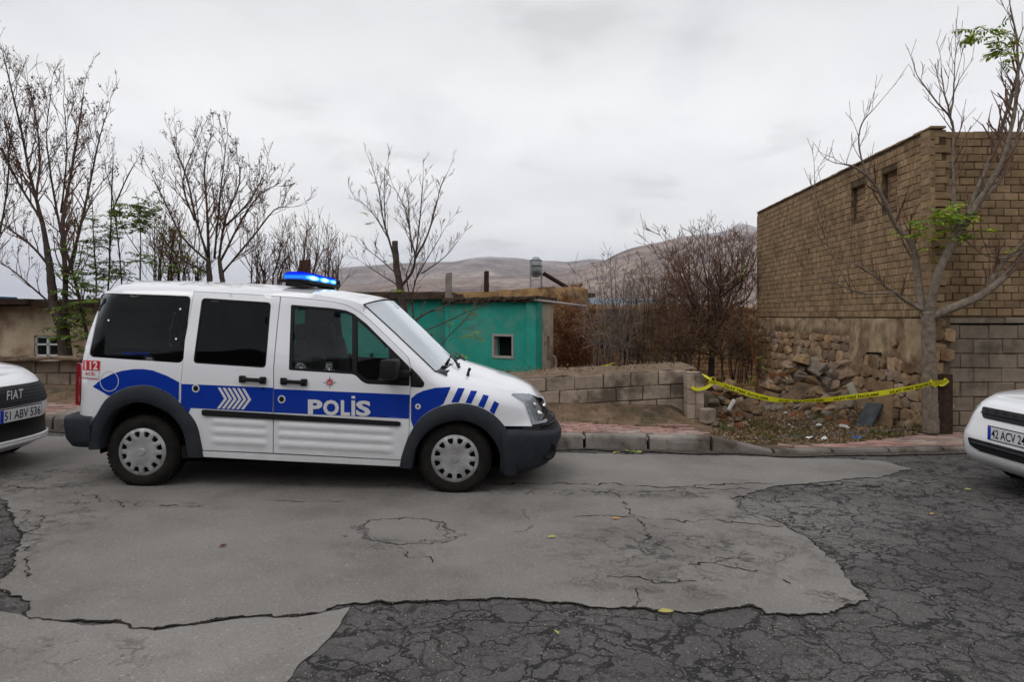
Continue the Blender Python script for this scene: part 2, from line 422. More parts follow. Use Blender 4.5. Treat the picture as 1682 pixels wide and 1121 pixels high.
QG = rnd([(166.8, 481.6), (314, 486.5), (300, 597), (145, 586.4)], 9)
body = MB()
panel(body, outline, [door_open, QG], thick=.02, both=True)
# roof
def roofrow(px, py, fwd):
    e = T(px, py); far = mir(e); r = []
    for i in range(25):
        s = -1 + 2 * i / 24; cz = 1 - abs(s) ** 2.3
        p = e.lerp(far, i / 24); p.z += .062 * cz - .0; p.x += fwd * (1 - s * s)
        r.append(p)
    return r
rows = [roofrow(x, y, -.04 if x < 165 else (0 if x < 440 else .10 * min(1, ((x - 440) / 157)) ** 2)) for x, y in dens(ROOFE, 14, False)]
body.grid(rows, flip=True)
# rear face
rr = []
for x, y in dens(REAR, 12, False):
    e = T(x, y); far = mir(e); rr.append([e.lerp(far, i / 12) + Vector((-.05 * (1 - (2 * i / 12 - 1) ** 2) - .0, 0, 0)) for i in range(13)])
body.grid(rr)
bo = body.build('body', M['white'], van, smooth=True, weld=.002, angle=40, normals=False)

# hood with rounded front lip
hb = MB(); rows = []
for i in range(31):
    t = i / 30; x = lerp(2.53, 3.425, t ** .8); z = tab(ZT, x); w = hwf(x, z)
    r = []
    for j in range(25):
        s = -1 + 2 * j / 24; c = 1 - abs(s) ** 2.2
        r.append(Vector((x + .09 * c * (1 - t) ** 1.5, YC + s * w, z + c * .065 * (1 - t ** 6 * .8) )))
    rows.append(r)
hb.grid(rows, flip=True)
hb.build('hood', M['white'], van, smooth=True, normals=True)
hl = MB()
for (px, py) in [(791, 617)]:
    p = px2l(px, py, .55); hl.box(p, (.03, .02, .012))
hl.build('washer_nozzle', M['black'], van)

# windscreen and cowl
wr = []
pl = dens(PILL, 10, False)
for k, (x, y) in enumerate(pl):
    e = T(x, y); far = mir(e); t = k / (len(pl) - 1)
    wr.append([e.lerp(far, i / 20) + Vector(((.10 + .02 * t) * (1 - (i / 10 - 1) ** 2), 0, lerp(.062, .03, t) * (1 - abs(i / 10 - 1) ** 2.3))) for i in range(21)])
ws = MB(); ws.grid(wr, flip=True); ws.build('windscreen', M['screen'], van, smooth=True)
wb = MB()                                         # black band and header seal round the screen
for row, o in ((wr[0], .004), (wr[-1], .004)):
    wb.tube([p + Vector((o * .5, 0, o * .5)) for p in row], .006, 5)
wb.tube([r[0] + Vector((.002, 0, .003)) for r in wr], .006, 4); wb.tube([r[-1] + Vector((.002, 0, .003)) for r in wr], .006, 4)
wb.build('screen_seal', M['black'], van)
cw = MB(); a = wr[-1]
cw.grid([[p + Vector((-.02, 0, .008)) for p in a], [p + Vector((.03, 0, .004)) for p in a], [p + Vector((.07, 0, -.004)) for p in a], [p + Vector((.10, 0, -.03)) for p in a]], flip=True)
for k in range(8):
    i = R.randrange(20); p = a[i].lerp(a[i + 1], R.random()) + Vector((R.uniform(0, .13), 0, .02)); cw.box(p, (R.uniform(.02, .06), R.uniform(.02, .08), .012), rot=Matrix.Rotation(R.uniform(-.6, .6), 3, 'Z'))
cw.build('cowl', M['black'], van)
for y0, L in ((.32, .55), (.95, .5)):
    wp = MB(); b = Vector((2.66, y0, 1.055)); wp.tube([b, b + Vector((-.05, .1, .06)), b + Vector((-.13, L, .07))], [.014, .010, .007], 5)
    wp.tube([b + Vector((-.10, .12, .052)), b + Vector((-.16, L + .25, .06))], .009, 4)
    wp.build('wiper', M['black'], van)
wp = MB(); b = T(770, 622); b.y += .1
wp.tube([b + Vector((-.02, -.02, -.02)), b + Vector((-.01, 0, .05)), b + Vector((0, .02, .075))], [.018, .012, .016], 6)
wp.build('aerial_stub', M['black'], van)

# doors
def rib(q):
    x, y = q; w = y - .055 * (x - 334)
    if not (684 < w < 731): return 0.0
    a, b = (347, 441) if x < 449 else (455, 646)
    e = min((x - a) / 5, (b - x) / 5)
    if e <= 0: return 0.0
    return .011 * min(1, e) * (math.sin((w - 684) / 47 * 3 * math.pi) ** 2) ** .7
ribx = []
for x in range(342, 652, 7):
    for w in [684 + i * 1.95 for i in range(25)]: ribx.append((x + .37, w + .055 * (x - 334)))
def inset(p, d):                                  # shrink a polygon by d pixels
    n = len(p); A = sum(p[i][0] * p[(i + 1) % n][1] - p[(i + 1) % n][0] * p[i][1] for i in range(n)); s = 1 if A > 0 else -1; o = []
    for i in range(n):
        a, b, c = Vector(p[i - 1]), Vector(p[i]), Vector(p[(i + 1) % n]); e1 = (b - a).normalized(); e2 = (c - b).normalized()
        nn = Vector((-e1.y - e2.y, e1.x + e2.x)); k = nn.length
        nn = nn / k if k > 1e-4 else Vector((-e1.y, e1.x)); o.append(tuple(b + nn * s * d / max(.5, k / 2)))
    return o
ARR_D = [p for p in ARR_O if p[0] > 296]
slide = SLD_L[::-1] + DOORTOP[1:] + BSPLIT[1:] + [(332.5, 740.5)] + ARR_D[::-1][3:]
front = BSPLIT[::-1] + FRT_TOP[1:] + FR_V[1:] + ar_f_low[::-1][:-3] + [(658, 756.5)]
SG = rnd([(331.6, 489.5), (445.4, 497), (436.4, 605), (317, 597)], 7)
FG = rnd([(477.8, 500.7), (545.6, 506.4), (568.4, 510), (581.3, 515.7), (602.7, 532.8), (631, 561.3), (659.8, 590), (673.5, 604), (672.6, 634.6), (602.7, 631.3), (594, 627), (584, 617), (578.4, 615.2), (474.3, 608.4)], 3)
FG1 = rnd([(482.4, 504.2), (545.6, 509.8), (566.3, 513.4), (578.2, 517.5), (578.2, 611), (479.5, 604.5)], 2.5)
FG2 = rnd([(585.8, 524), (602.7, 539.5), (641, 575), (650, 592), (659, 627), (602.7, 624.6), (591, 616), (585.8, 611)], 3)
handle_px = {'s': (394, 437.5, 617, 631), 'f': (461.6, 504.8, 620.5, 634.5)}
for key, poly, hole in (('sliding_door', slide, SG), ('front_door', front, FG)):
    for side in (False, True):
        d = MB(); panel(d, inset(poly, 0.75), [hole], thick=.03, extra=ribx, disp=rib, mirror=side)
        do = d.build(key, M['white'], van, smooth=True, angle=50)
        fr = MB()
        if key == 'front_door': panel(fr, hole, [FG1, FG2], off=-.004, thick=.03, step=9, mirror=side)
        else: panel(fr, hole, [inset(hole, 2.2)], off=-.004, thick=.02, step=9, mirror=side)
        fr.build('window_frame', M['black'], do, smooth=True, angle=40)
        x0, x1, y0, y1 = handle_px['s' if key[0] == 's' else 'f']; h = MB()
        pa, pb = T(x0 + 5, (y0 + y1) / 2 - 1, .013), T(x1 - 5, (y0 + y1) / 2 + 1, .013)
        if side: pa, pb = mir(pa), mir(pb)
        o = Vector((0, .018 if side else -.018, 0))
        h.cbox(pa, (.055, .026, .06), .010); h.cbox(pb, (.055, .026, .06), .010); h.cbox((pa + pb) / 2 + o, (abs(pb.x - pa.x), .022, .034), .009, rot=Matrix.Rotation(math.atan2(-(pb.z - pa.z), pb.x - pa.x), 3, 'Y'))
        h.build('handle', M['black'], do, smooth=True, angle=40)
        g = MB()
        if key == 'front_door':
            panel(g, FG1, off=-.014, step=12, mirror=side); panel(g, FG2, off=-.014, step=12, mirror=side)
        else: panel(g, hole, off=-.010, step=12, mirror=side)
        g.build('door_glass', M['glass'] if key == 'front_door' else (M['privacy'] if side else M['privacy2']), do, smooth=True)
for side in (False, True):
    g = MB(); panel(g, QG, off=-.006, step=12, mirror=side); g.build('quarter_glass', M['privacy'], van, smooth=True)
    b = MB(); panel(b, QG, [rnd([(184, 490), (300, 496), (288, 576), (170, 568)], 16)], off=-.010, step=12, mirror=side); b.build('glass_border', M['dark'], van, smooth=True)
    s = MB()
    panel(s, [(674.4, 603), (690, 619.5), (697, 629), (696, 635), (692, 637), (674.6, 636)], off=.003, step=6, thick=.006, mirror=side)
    s.build('mirror_sail', M['black'], van, smooth=True)
# dots on the rear quarter glass
for x, y in ((178.4, 526.5), (296.3, 508), (289.3, 557)):
    d = MB(); panel(d, [(x + 1.6 * math.cos(a), y + 1.6 * math.sin(a)) for a in [i * math.pi / 4 for i in range(8)]], off=.002, step=3)
    d.build('glass_bolt', M['chrome'], van)

# inner lining: black shells behind both sides, floor, headlining
lin = MB(); lin_out = inset([p for p in outline], 1.2)
panel(lin, lin_out, [inset(QG, 1.2), inset(SG, 1.2), inset(FG1, .8), inset(FG2, .8)], off=-.036, step=12, both=True)
lin.grid([[p - Vector((0, 0, .03)) for p in r[1:-1]] for r in [roofrow(x, y, 0) for x, y in dens(ROOFE[2:], 30, False)]])
lin.box((1.30, YC, .30), (1.95, 1.66, .10)); lin.box((1.5, YC, .21), (3.2, 1.0, .12))
lin.box((-.2, YC, .58), (.9, 1.2, .05)); lin.box((2.9, YC, .45), (1.0, .85, .35))
lin.box((.12, YC - .30, .86), (1.3, .45, .34)); lin.box((.12, YC + .52, .72), (1.3, .45, .30))
for yy in (.10, 1.60):
    for hx in (0.0, 2.664):
        y0_ = yy - .06 if yy < 1 else yy + .06; y1_ = yy + .30 if yy < 1 else yy - .30
        lin.grid([[(hx + .385 * math.cos(t), y_, .32 + .385 * math.sin(t)) for t in [math.radians(-8 + 196 * i / 24) for i in range(25)]] for y_ in (y0_, y1_)])
        lin.box((hx, YC - (.48 if yy < 1 else -.48), .42), (.75, .04, .50))
lin.build('inner_lining', M['dark'], van)
# seats, dashboard, steering wheel
for k, yy in enumerate((.42, 1.28)):
    s = MB(); tilt = Matrix.Rotation(math.radians(-14), 3, 'Y')
    s.cbox((1.62, yy, .62), (.52, .50, .16), .05); s.cbox((1.33, yy, .95), (.17, .48, .66), .06, rot=tilt)
    s.cbox((1.22, yy, 1.33), (.10, .27, .17), .04, rot=tilt); s.tube([(1.24, yy - .06, 1.2), (1.22, yy - .06, 1.3)], .008, 5); s.tube([(1.24, yy + .06, 1.2), (1.22, yy + .06, 1.3)], .008, 5)
    s.build('seat', M['interior'], van, smooth=True, angle=40)
s = MB(); s.cbox((.75, YC, .76), (.16, 1.3, .62), .05, rot=Matrix.Rotation(math.radians(-12), 3, 'Y'))
for yy in (.4, .85, 1.3): s.cbox((.66, yy, 1.27), (.09, .25, .17), .035)
s.cbox((.95, YC, .56), (.5, 1.3, .14), .04); s.build('rear_bench', M['interior'], van, smooth=True, angle=40)
s = MB(); s.cbox((2.30, YC, .93), (.55, 1.5, .20), .06); s.build('dashboard', M['interior'], van, smooth=True, angle=40)
s = MB(); rot = Matrix.Rotation(math.radians(62), 3, 'Y')
ring = [Vector((1.98, 1.28, 1.02)) + rot @ Vector((.18 * math.cos(a), .18 * math.sin(a), 0)) for a in [i * math.pi / 10 for i in range(21)]]
s.tube(ring, .014, 6); s.tube([ring[0], ring[10]], .012, 5); s.tube([(1.98, 1.28, 1.02), (2.2, 1.28, .93)], .03, 6); s.build('steering_wheel', M['interior'], van)
for yy in (.16, 1.54):
    s = MB(); s.box((1.0, yy, 1.15), (.20, .05, .86), rot=Matrix.Rotation(.0, 3, 'X')); s.build('pillar_trim', M['dark'], van)

# sills, trim strips, arches, bumpers
for side in (False, True):
    s = MB(); panel(s, [(332.4, 674), (336, 673.2), (655, 692.8), (658.5, 695), (658, 698.8), (654, 700), (336, 683), (332.6, 681)], off=.016, step=6, thick=.02, mirror=side, both=False)
    s.build('side_trim', M['black'], van, smooth=True, angle=30)
    for o_, i_, nm in ((ARF_O, ARF_I, 'wheel_arch'), (ARR_O, ARR_I, 'wheel_arch')):
        a = MB(); n = 40
        def samp(c, t):
            k = t * (len(c) - 1); i = min(int(k), len(c) - 2); return (lerp(c[i][0], c[i + 1][0], k - i), lerp(c[i][1], c[i + 1][1], k - i))
        rows = []
        for j in range(n + 1):
            t = j / n; po, pi_ = samp(o_, t), samp(i_, t)
            q = []
            for w, off in ((-.05, -.012), (0, .012), (.12, .026), (.5, .034), (.9, .030), (1.0, .018)):
                x, y = lerp(po[0], pi_[0], w), lerp(po[1], pi_[1], w); q.append(T(x, y, off))
            e = q[-1]; q.append(Vector((e.x, e.y + .13, e.z)))
            rows.append([mir(p) for p in q] if side else q)
        a.grid(rows, flip=side); a.build(nm, M['grey_plastic'], van, smooth=True, angle=45)
def ring_pts(z, xn, hw, n=48, x0=2.94, a=2.4, b=2.6, xs=2.80):
    o = []
    for i in range(n + 1):
        th = -math.pi / 2 + math.pi * i / n; c, s = abs(math.cos(th)), math.sin(th)
        o.append(Vector((xs + (xn - xs) * c ** (2 / a), YC + hw * math.copysign(abs(s) ** (2 / b), s), z)))
    return [p for p in o if p.x >= x0] if x0 else o
fb = MB(); rows = []
for z, xn, hw in ((.17, 3.40, .86), (.165, 3.46, .875), (.19, 3.52, .885), (.26, 3.565, .90), (.36, 3.60, .912), (.45, 3.62, .918), (.50, 3.622, .918), (.525, 3.61, .915), (.545, 3.57, .908), (.555, 3.50, .90), (.56, 3.40, .86)):
    rows.append(ring_pts(z, xn, hw, 60, None))
    rows[-1] = [Vector((max(p.x, 3.05), p.y, p.z - (max(0, min(1, (p.x - 3.2) / .4)) * .045 if z > .4 else 0) + (max(0, (.3 - z)) / .14 * max(0, (3.2 - p.x)) * .12))) for p in rows[-1]]
fb.grid(rows); fbo = fb.build('front_bumper', M['grey_plastic'], van, smooth=True, normals=True)
fl = MB(); c = T(903.5, 742)
for px_, py_, r_, nm in ((903, 742, .062, 0),):
    n_ = Vector((.62, -.78, 0)); up = Vector((0, 0, 1)); w_ = n_.cross(up)
    base = px2l(px_, py_, .26) + n_ * -.004
    rr_ = [(.0, .080), (.010, .072), (.004, .060), (-.02, .05), (-.022, .0)]
    rows = [[base + n_ * h + (up * math.cos(t) + w_ * math.sin(t)) * r for t in [2 * math.pi * i / 20 for i in range(20)]] for h, r in rr_]
    fl.grid(rows, close=True)
flo = fl.build('fog_light_recess', M['black'], van, smooth=True)
rb = MB(); rows = []
for z, xr, hw in ((.33, -.60, .84), (.335, -.70, .88), (.40, -.735, .915), (.50, -.75, .925), (.56, -.755, .925), (.585, -.745, .92), (.60, -.70, .90), (.60, -.6, .86)):
    r_ = []
    for i in range(41):
        th = -math.pi / 2 + math.pi * i / 40; c_, s_ = abs(math.cos(th)), math.sin(th)
        x = -.25 + (xr + .25) * c_ ** .35; r_.append(Vector((min(x, -.40), YC + hw * math.copysign(abs(s_) ** .38, s_), z)))
    rows.append(r_)
rb.grid(rows, flip=True); rb.build('rear_bumper', M['grey_plastic'], van, smooth=True, normals=True)
# dark nose with grille under the hood lip
gr = MB(); rows = []
for z in (.50, .58, .64, .70, .735):
    rows.append([Vector((p.x - .012, p.y, p.z)) for p in ring_pts(z, tab(XN, z), .895, 60, 3.18, xs=2.80)])
m = min(len(r) for r in rows); rows = [r[(len(r) - m) // 2:(len(r) - m) // 2 + m] for r in rows]
gr.grid(rows)
for z in (.56, .61, .66): gr.tube([Vector((p.x + .004, p.y, z)) for p in ring_pts(z, tab(XN, z), .895, 40, 3.40)], .009, 5)
gr.build('grille', M['black'], van, smooth=True)
gb = MB()
for z in (.70,): gb.tube([Vector((p.x + .004, p.y, z)) for p in ring_pts(z, tab(XN, z), .895, 60, 3.425)], .020, 8)
gb.build('grille_bar', M['chrome'], van, smooth=True)
# headlights
HLP = rnd([(839.5, 648.5), (868, 649.3), (879, 655), (888, 669), (894.5, 684), (898.5, 694.5), (874, 698.6), (868, 680), (860, 661)], 2)
for side in (False, True):
    hm = MB(); panel(hm, HLP, off=-.002, step=4, mirror=side); hm.build('headlight_bowl', M['silver'], van, smooth=True)
    h = MB(); panel(h, HLP, off=.016, step=4, thick=.018, mirror=side); ho = h.build('headlight', M['lens'], van, smooth=True, angle=40)
    for (px_, py_, r_) in ((883, 684, .05), (876, 667, .03)):
        c = T(px_, py_, .0); c = mir(c) if side else c
        ins = MB(); ins.lathe([(0, r_), (.008, r_ * .8), (.004, r_ * .3), (.01, .002)] if side else [(0, r_), (-.008, r_ * .8), (-.004, r_ * .3), (-.01, .002)], c, 'y', 16)
        ins.build('bulb_reflector', M['chrome'], ho, smooth=True)
    sm = MB(); HO = [(868, 648.2), (880, 653.5), (890, 669), (897, 684), (902, 696)]
    sm.tube([(mir(T(x, y, .003)) if side else T(x, y, .003)) for x, y in HO], .007, 5); sm.build('headlight_seal', M['black'], van)
    tl = MB(); panel(tl, [(127.0, 596), (134.4, 598.5), (133.6, 640), (131.8, 666), (124.6, 665), (125, 630)], off=.008, step=3, thick=.02, mirror=side)
    c = T(127.5, 630); c = mir(c) if side else c
    tl.cbox((c.x + .022, c.y + (.05 if not side else -.05), c.z), (.05, .09, .35), .012)
    tl.build('taillight', M['redlens'], van, smooth=True, angle=40)
    # wing mirror
    wm = MB(); c = px2l(641, 606.5, -.16); c2 = T(672, 618); rt = Matrix.Rotation(0, 3, 'X')
    cc = Vector((c.x, c.y, c.z)); wm.cbox(cc, (.145, .22, .165), .035); wm.cbox((cc.x + .07, cc.y + .10, cc.z - .045), (.16, .12, .06), .02)
    if side: wm.v = [mir(p) for p in wm.v]; wm.f = [f[::-1] for f in wm.f]
    wm.build('wing_mirror', M['black'], van, smooth=True, angle=35)

# livery
bl = MB()
def decal(poly, off=.0022, step=8, mb=bl, holes=()): panel(mb, poly, holes, off=off, step=step)
topR = [(152.3, 635.5), (166, 624), (184.5, 614.5), (201, 609.5), (219.8, 606.8), (235, 606.6), (251, 608.8), (274.7, 617.8), (294.6, 628.4)]
def rid(p, d=0.8): return p
arR = [p for p in ARR_O if 179 < p[0] < 293.6]
decal(topR + [(293.6, 662)] + [(x, y - 1.2) for x, y in arR[::-1]] + [(178.6, 650.5), (166, 643)])
bandS = [(297.8, 631), (449, 637.4), (448, 678), (313.5, 670.5)] + [(x, y - .8) for x, y in [p for p in ARR_O if 297 < p[0] < 312][::-1]]
decal(bandS, off=.0022)
decal([(450.3, 639.3), (673.0, 648.8), (672.0, 688.3), (449.6, 678)])
arF = [(x, y - 1.5) for x, y in ARF_O if 676 < x < 730]
decal([(675.4, 655), (684, 647.5), (695, 642.5), (714.7, 637.6), (740.5, 636.2), (728.5, 663.5)] + [p for p in arF[::-1] if p[0] < 726] + [(675.0, 690)])
for q in ([(752.5, 637.8), (763.5, 638.4), (753, 661.5), (741, 661.5)], [(773.5, 642), (784, 643), (774, 663.5), (764.5, 662)], [(794, 648.5), (803, 651), (794.5, 671), (785, 667)], [(812, 659), (819.8, 663.5), (811.5, 681.5), (804, 675.5)]): decal(q)
bl.build('livery_stripe', M['blue'], van, smooth=True)
sv = MB()
for k in range(6):
    x = 358 + k * 7.9
    decal([(x, 637.0 + k * .25), (x + 4.6, 637.2 + k * .25), (x + 15.5 , 655.5 + k * .25), (x + 3.2, 671.6 + k * .25), (x - 1.4, 671.4 + k * .25), (x + 10.5, 655.3 + k * .25)], .0045, 9, sv)
def ptext(mb, s, x0, y0, w, h, slope=0.0, off=.0045, bold=.02, space=1.0, shear=0.0):
    v, f = text2d(s, bold, space)
    P = [T(x0 + a * w + shear * b, y0 - b * h + slope * a * w, off) for a, b in v]; mb.add(P, f)
sv.build('chevrons', M['silver'], van)
sv = MB(); 
for ch, xa, xb in (('P', 506, 530), ('O', 531, 557), ('L', 560, 575), ('I', 577.5, 583.5), ('S', 585, 609)): ptext(sv, ch, xa, 682.0 + (xa - 506) * .022, xb - xa, 25.5, .022, bold=.04)
decal([(577.6, 650.6), (583.6, 650.8), (583.6, 655.2), (577.6, 655.0)], .0045, 6, sv); sv.build('lettering', M['silver'], van)
sv = MB(); ptext(sv, '112', 140.8, 607.4, 20.5, 13.6, .02, off=.0075, bold=.03)
sv.build('sticker_number', M['silver'], van)
st = MB(); decal([(137.6, 592), (165, 593.5), (164, 609.5), (136.9, 608.5)], .005, 6, st); st.build('emergency_sticker', M['red'], van)
st = MB(); decal([(136.9, 608.8), (164, 609.8), (162.6, 622.4), (135.6, 620.5)], .005, 6, st)
st.build('sticker_panel', M['silver'], van)
st = MB(); ptext(st, 'ACİL', 141, 616.3, 16.5, 6.0, .04, off=.007, bold=.02)
decal([(135.6, 620.6), (162.6, 622.3), (162.5, 623.3), (135.5, 621.6)], .006, 6, st); st.build('sticker_lettering', M['red'], van)
st = MB(); ptext(st, 'Emniyet Genel', 201.5, 584.3, 43.5, 6.5, .01, off=.001, bold=.0); st.build('glass_lettering', M['blue'], van)
# rings: fuel flap, lock barrels, side repeater
def ringpx(mb, cx, cy, rx, ry, w, off=.004, n=28):
    rows = [[T(cx + (rx + d) * math.cos(t), cy + (ry + d) * math.sin(t), off) for t in [2 * math.pi * i / n for i in range(n)]] for d in (-w / 2, w / 2)]
    mb.grid(rows, close=True, flip=True)
def diskpx(mb, cx, cy, r, off=.005, n=16): mb.add([T(cx + r * math.cos(t), cy + r * math.sin(t), off) for t in [2 * math.pi * i / n for i in range(n)]], [tuple(range(n))[::-1]])
fl = MB(); ringpx(fl, 180, 626.5, 15, 16.5, 1.0); fl.build('fuel_flap', M['silver'], van)
for x, y in ((321.8, 638.4), (462.8, 656.2)):
    lk = MB(); ringpx(lk, x, y, 5.2, 5.6, 2.0); lo = lk.build('lock_ring', M['silver'], van)
    lk = MB(); diskpx(lk, x, y, 4.2, .006); lk.build('lock_barrel', M['black'], lo)
lk = MB(); diskpx(lk, 686.6, 668, 4.8); lo = lk.build('side_indicator', M['silver'], van)
lk = MB(); diskpx(lk, 686.6, 668, 1.8, .007); lk.build('indicator_bulb', M['black'], lo)
em = MB()
for k in range(8):
    a = k * math.pi / 4; c, s_ = math.cos(a), math.sin(a)
    L = 11.5 if k % 2 == 0 else 8.5
    em.add([T(541.8 + x * c - y * s_, 628.5 + x * s_ + y * c, .004) for x, y in ((3, -2.2), (L, 0), (3, 2.2))], [(0, 1, 2)])
em.build('emblem_star', pm('emblem_grey', (.34, .34, .35), rough=.4), van)
em = MB(); diskpx(em, 541.8, 628.8, 4.3, .0055); em.add([T(x, y, .0055) for x, y in ((538.6, 626), (541.8, 621.5), (545, 626))], [(0, 1, 2)]); em.build('emblem', M['red'], van)
em = MB(); ringpx(em, 541.8, 629, 2.0, 2.0, .9, .007, 10); em.build('emblem_crescent', M['silver'], van)

# wheels
def wheel(parent, x, y, z, flip=False, R0=.308, w=.20, cap='van', rim=.200, name='wheel'):
    s = -1 if not flip else 1
    b = MB(); b.lathe([(s * -.012, .03), (s * -.008, .185), (s * -.012, rim - .004), (s * -.04, rim)], (x, y, z), 'y', 40)
    wo = b.build(name, M['dark'], parent, smooth=True)
    t = MB(); prof = [(.002, rim - .004), (.022, rim + .008), (.036, rim + .05), (.030, R0 - .035), (.012, R0 - .012), (-.01, R0 - .001), (-.10, R0 + .001), (-w + .02, R0 - .002), (-w, R0 - .03), (-w, rim)]
    t.lathe([(s * h, r) for h, r in prof], (x, y, z), 'y', 64)
    for k in range(56):                           # tread blocks along both shoulders
        a = 2 * math.pi * k / 56
        for h in (-.03, -.085, -.14):
            c = Vector((x + (R0 + .001) * math.cos(a), y + s * (h + .01), z + (R0 + .001) * math.sin(a)))
            t.box(c, (.008, .042, .022), rot=Matrix.Rotation(-a, 3, 'Y'))
    t.build('tyre', M['rubber'], wo, smooth=True, angle=35)
    c = MB(); N_ = 12; ro, ri = rim + .004, .0
    outer = [(ro * math.cos(2 * math.pi * i / 72), ro * math.sin(2 * math.pi * i / 72)) for i in range(72)]
    holes = []
    for k in range(N_):
        a = 2 * math.pi * (k + .5) / N_; d = math.radians(8.6 if cap == 'van' else 11)
        r1, r2 = (.132, .176) if cap == 'van' else (.08, .172)
        q = [(r1, -d * .62), (r1 + .01, -d * .9), (r2, -d), (r2, 0), (r2, d), (r1 + .01, d * .9), (r1, d * .62), (r1 - .004, 0)]
        holes.append([(r * math.cos(a + e), r * math.sin(a + e)) for r, e in q])
    v, f = tri2d(outer, holes, .014)
    def dome(r, a):
        h = .034 if r < .1 else lerp(.034, .022, min(1, (r - .1) / .09)); 
        if r > .19: h -= (r - .19) * .6
        if r > .115 and r < .18: h += .006 * abs(math.cos(a * N_ / 2 )) ** 3 
        return h
    P = []
    for q in v:
        r = math.hypot(*q); a = math.atan2(q[1], q[0]); P.append(Vector((x + q[0], y + s * dome(r, a), z + q[1])))
    c.add(P, f)
    cnt = set()
    for tt in f:
        for i in range(3): cnt.add((tt[i], tt[(i + 1) % 3]))
    k0 = len(c.v); mp = {}
    for (a_, b_) in list(cnt):
        if (b_, a_) not in cnt:
            for q in (a_, b_):
                if q not in mp: mp[q] = len(c.v); c.v.append(P[q] - Vector((0, s * .022, 0)))
            c.f.append([a_, b_, mp[b_], mp[a_]]); c.m.append(0)
    c.lathe([(s * .0345, .034), (s * .039, .030), (s * .040, .001)], (x, y, z), 'y', 24)
    c.build('hubcap', M['hubcap'], wo, smooth=True, angle=38)
    return wo
for hx in (0, 2.664):
    wheel(van, hx, 0.02, .300); wheel(van, hx, 1.68, .300, True)

# roof light bar: housing across the roof with lit blue lens
lbx = (490 - CX) / F * 6.4 - VO.x
LB = Vector((1.17, YC, 1.835)); rt = Matrix.Rotation(math.radians(1), 3, 'Y')
b = MB(); b.cbox(LB + Vector((0, 0, -.036)), (.27, 1.12, .03), .012, rot=rt)
for yy in (.34, 1.36): b.cbox((LB.x, yy, 1.785), (.16, .10, .07), .015)
b.cbox(LB + Vector((0, 0.59, 0)), (.24, .08, .07), .02); lbo = b.build('light_bar', M['black'], van, smooth=True, angle=40)
m_, nt = newmat('blue_lens_lit'); tcn = nd(nt, 'ShaderNodeTexCoord').outputs['Object']
sp_ = nd(nt, 'ShaderNodeSeparateXYZ', {0: tcn})
def bump1(c0, w0):
    d_ = mth(nt, 'ABSOLUTE', mth(nt, 'SUBTRACT', sp_.outputs['Y'], c0)); return mth(nt, 'SUBTRACT', 1.0, mth(nt, 'DIVIDE', d_, w0), clamp=True)
hot = mth(nt, 'MAXIMUM', bump1(.50, .26), mth(nt, 'MAXIMUM', bump1(.88, .24), mth(nt, 'MULTIPLY', bump1(1.20, .24), .7)))
zc = mth(nt, 'SUBTRACT', 1.0, mth(nt, 'DIVIDE', mth(nt, 'ABSOLUTE', mth(nt, 'SUBTRACT', sp_.outputs['Z'], 1.836)), .030), clamp=True)
hot = mth(nt, 'MULTIPLY', hot, zc)
cc = ramp(nt, hot, [(0.0, (0.006, 0.02, 0.95)), (0.2, (0.02, 0.22, 1.0)), (0.5, (0.18, 0.75, 1.0)), (0.8, (0.85, 1.0, 1.0))])
ss = nd(nt, 'ShaderNodeMapRange', {0: hot, 3: 0.8, 4: 4.0}).outputs[0]
M['bluelit'] = fin(m_, nt, nd(nt, 'ShaderNodeEmission', {'Color': cc, 'Strength': ss}).outputs[0])
b = MB()
rows = []
for i in range(15):
    y = lerp(-.555, .53, i / 14); e = max(0, abs(y + .012) - .45) / .11; w = .115 * (1 - .25 * e * e); h = .047 * (1 - .35 * e * e)
    rows.append([LB + Vector((w * math.copysign(abs(math.cos(t)) ** .6, math.cos(t)), y, h * math.copysign(abs(math.sin(t)) ** .7, math.sin(t)) + .006)) for t in [2 * math.pi * k / 20 for k in range(20)]])
b.grid(rows, close=True); b.f.append(list(range(20))); b.m.append(0); n_ = len(b.v); b.f.append([n_ - 1 - i for i in range(20)]); b.m.append(0)
b.build('lens', M['bluelit'], lbo, smooth=True, angle=50)
# ================================================================ PARKED SALOONS (only their noses are in view)
M['carwhite'] = paint('pearl_white_paint', (0.76, 0.77, 0.80), (0.34, 0.31, 0.28))
M['cargreen'] = pm('clear_headlight', (0.30, 0.33, 0.30), (0.16, 0.18, 0.16), sc=12, rough=0.12, coat=0.8)
def plate(parent, c, w, text, xoff=0):
    b = MB(); b.cbox(c, (.014, w + .02, .130), .004); po = b.build('number_plate', M['ink'], parent)
    p = MB(); p.cbox((c[0] + .006, c[1], c[2]), (.008, w, .112), .002); p.build('plate_face', M['plate'], po)
    p = MB(); p.box((c[0] + .0108, c[1] - w / 2 + .020, c[2]), (.002, .04, .110)); p.build('country_band', M['plateblue'], po)
    t = MB(); v, f = text2d(text, .012, 1.0)
    t.add([(c[0] + .0115, c[1] - w / 2 + .05 + a * (w - .065), c[2] - .040 + bb * .080) for a, bb in v], f)
    v, f = text2d('TR', .0); t.add([(c[0] + .0125, c[1] - w / 2 + .008 + a * .024, c[2] - .045 + bb * .02) for a, bb in v], [f_ for f_ in f]); t.build('plate_lettering', M['ink'], po)
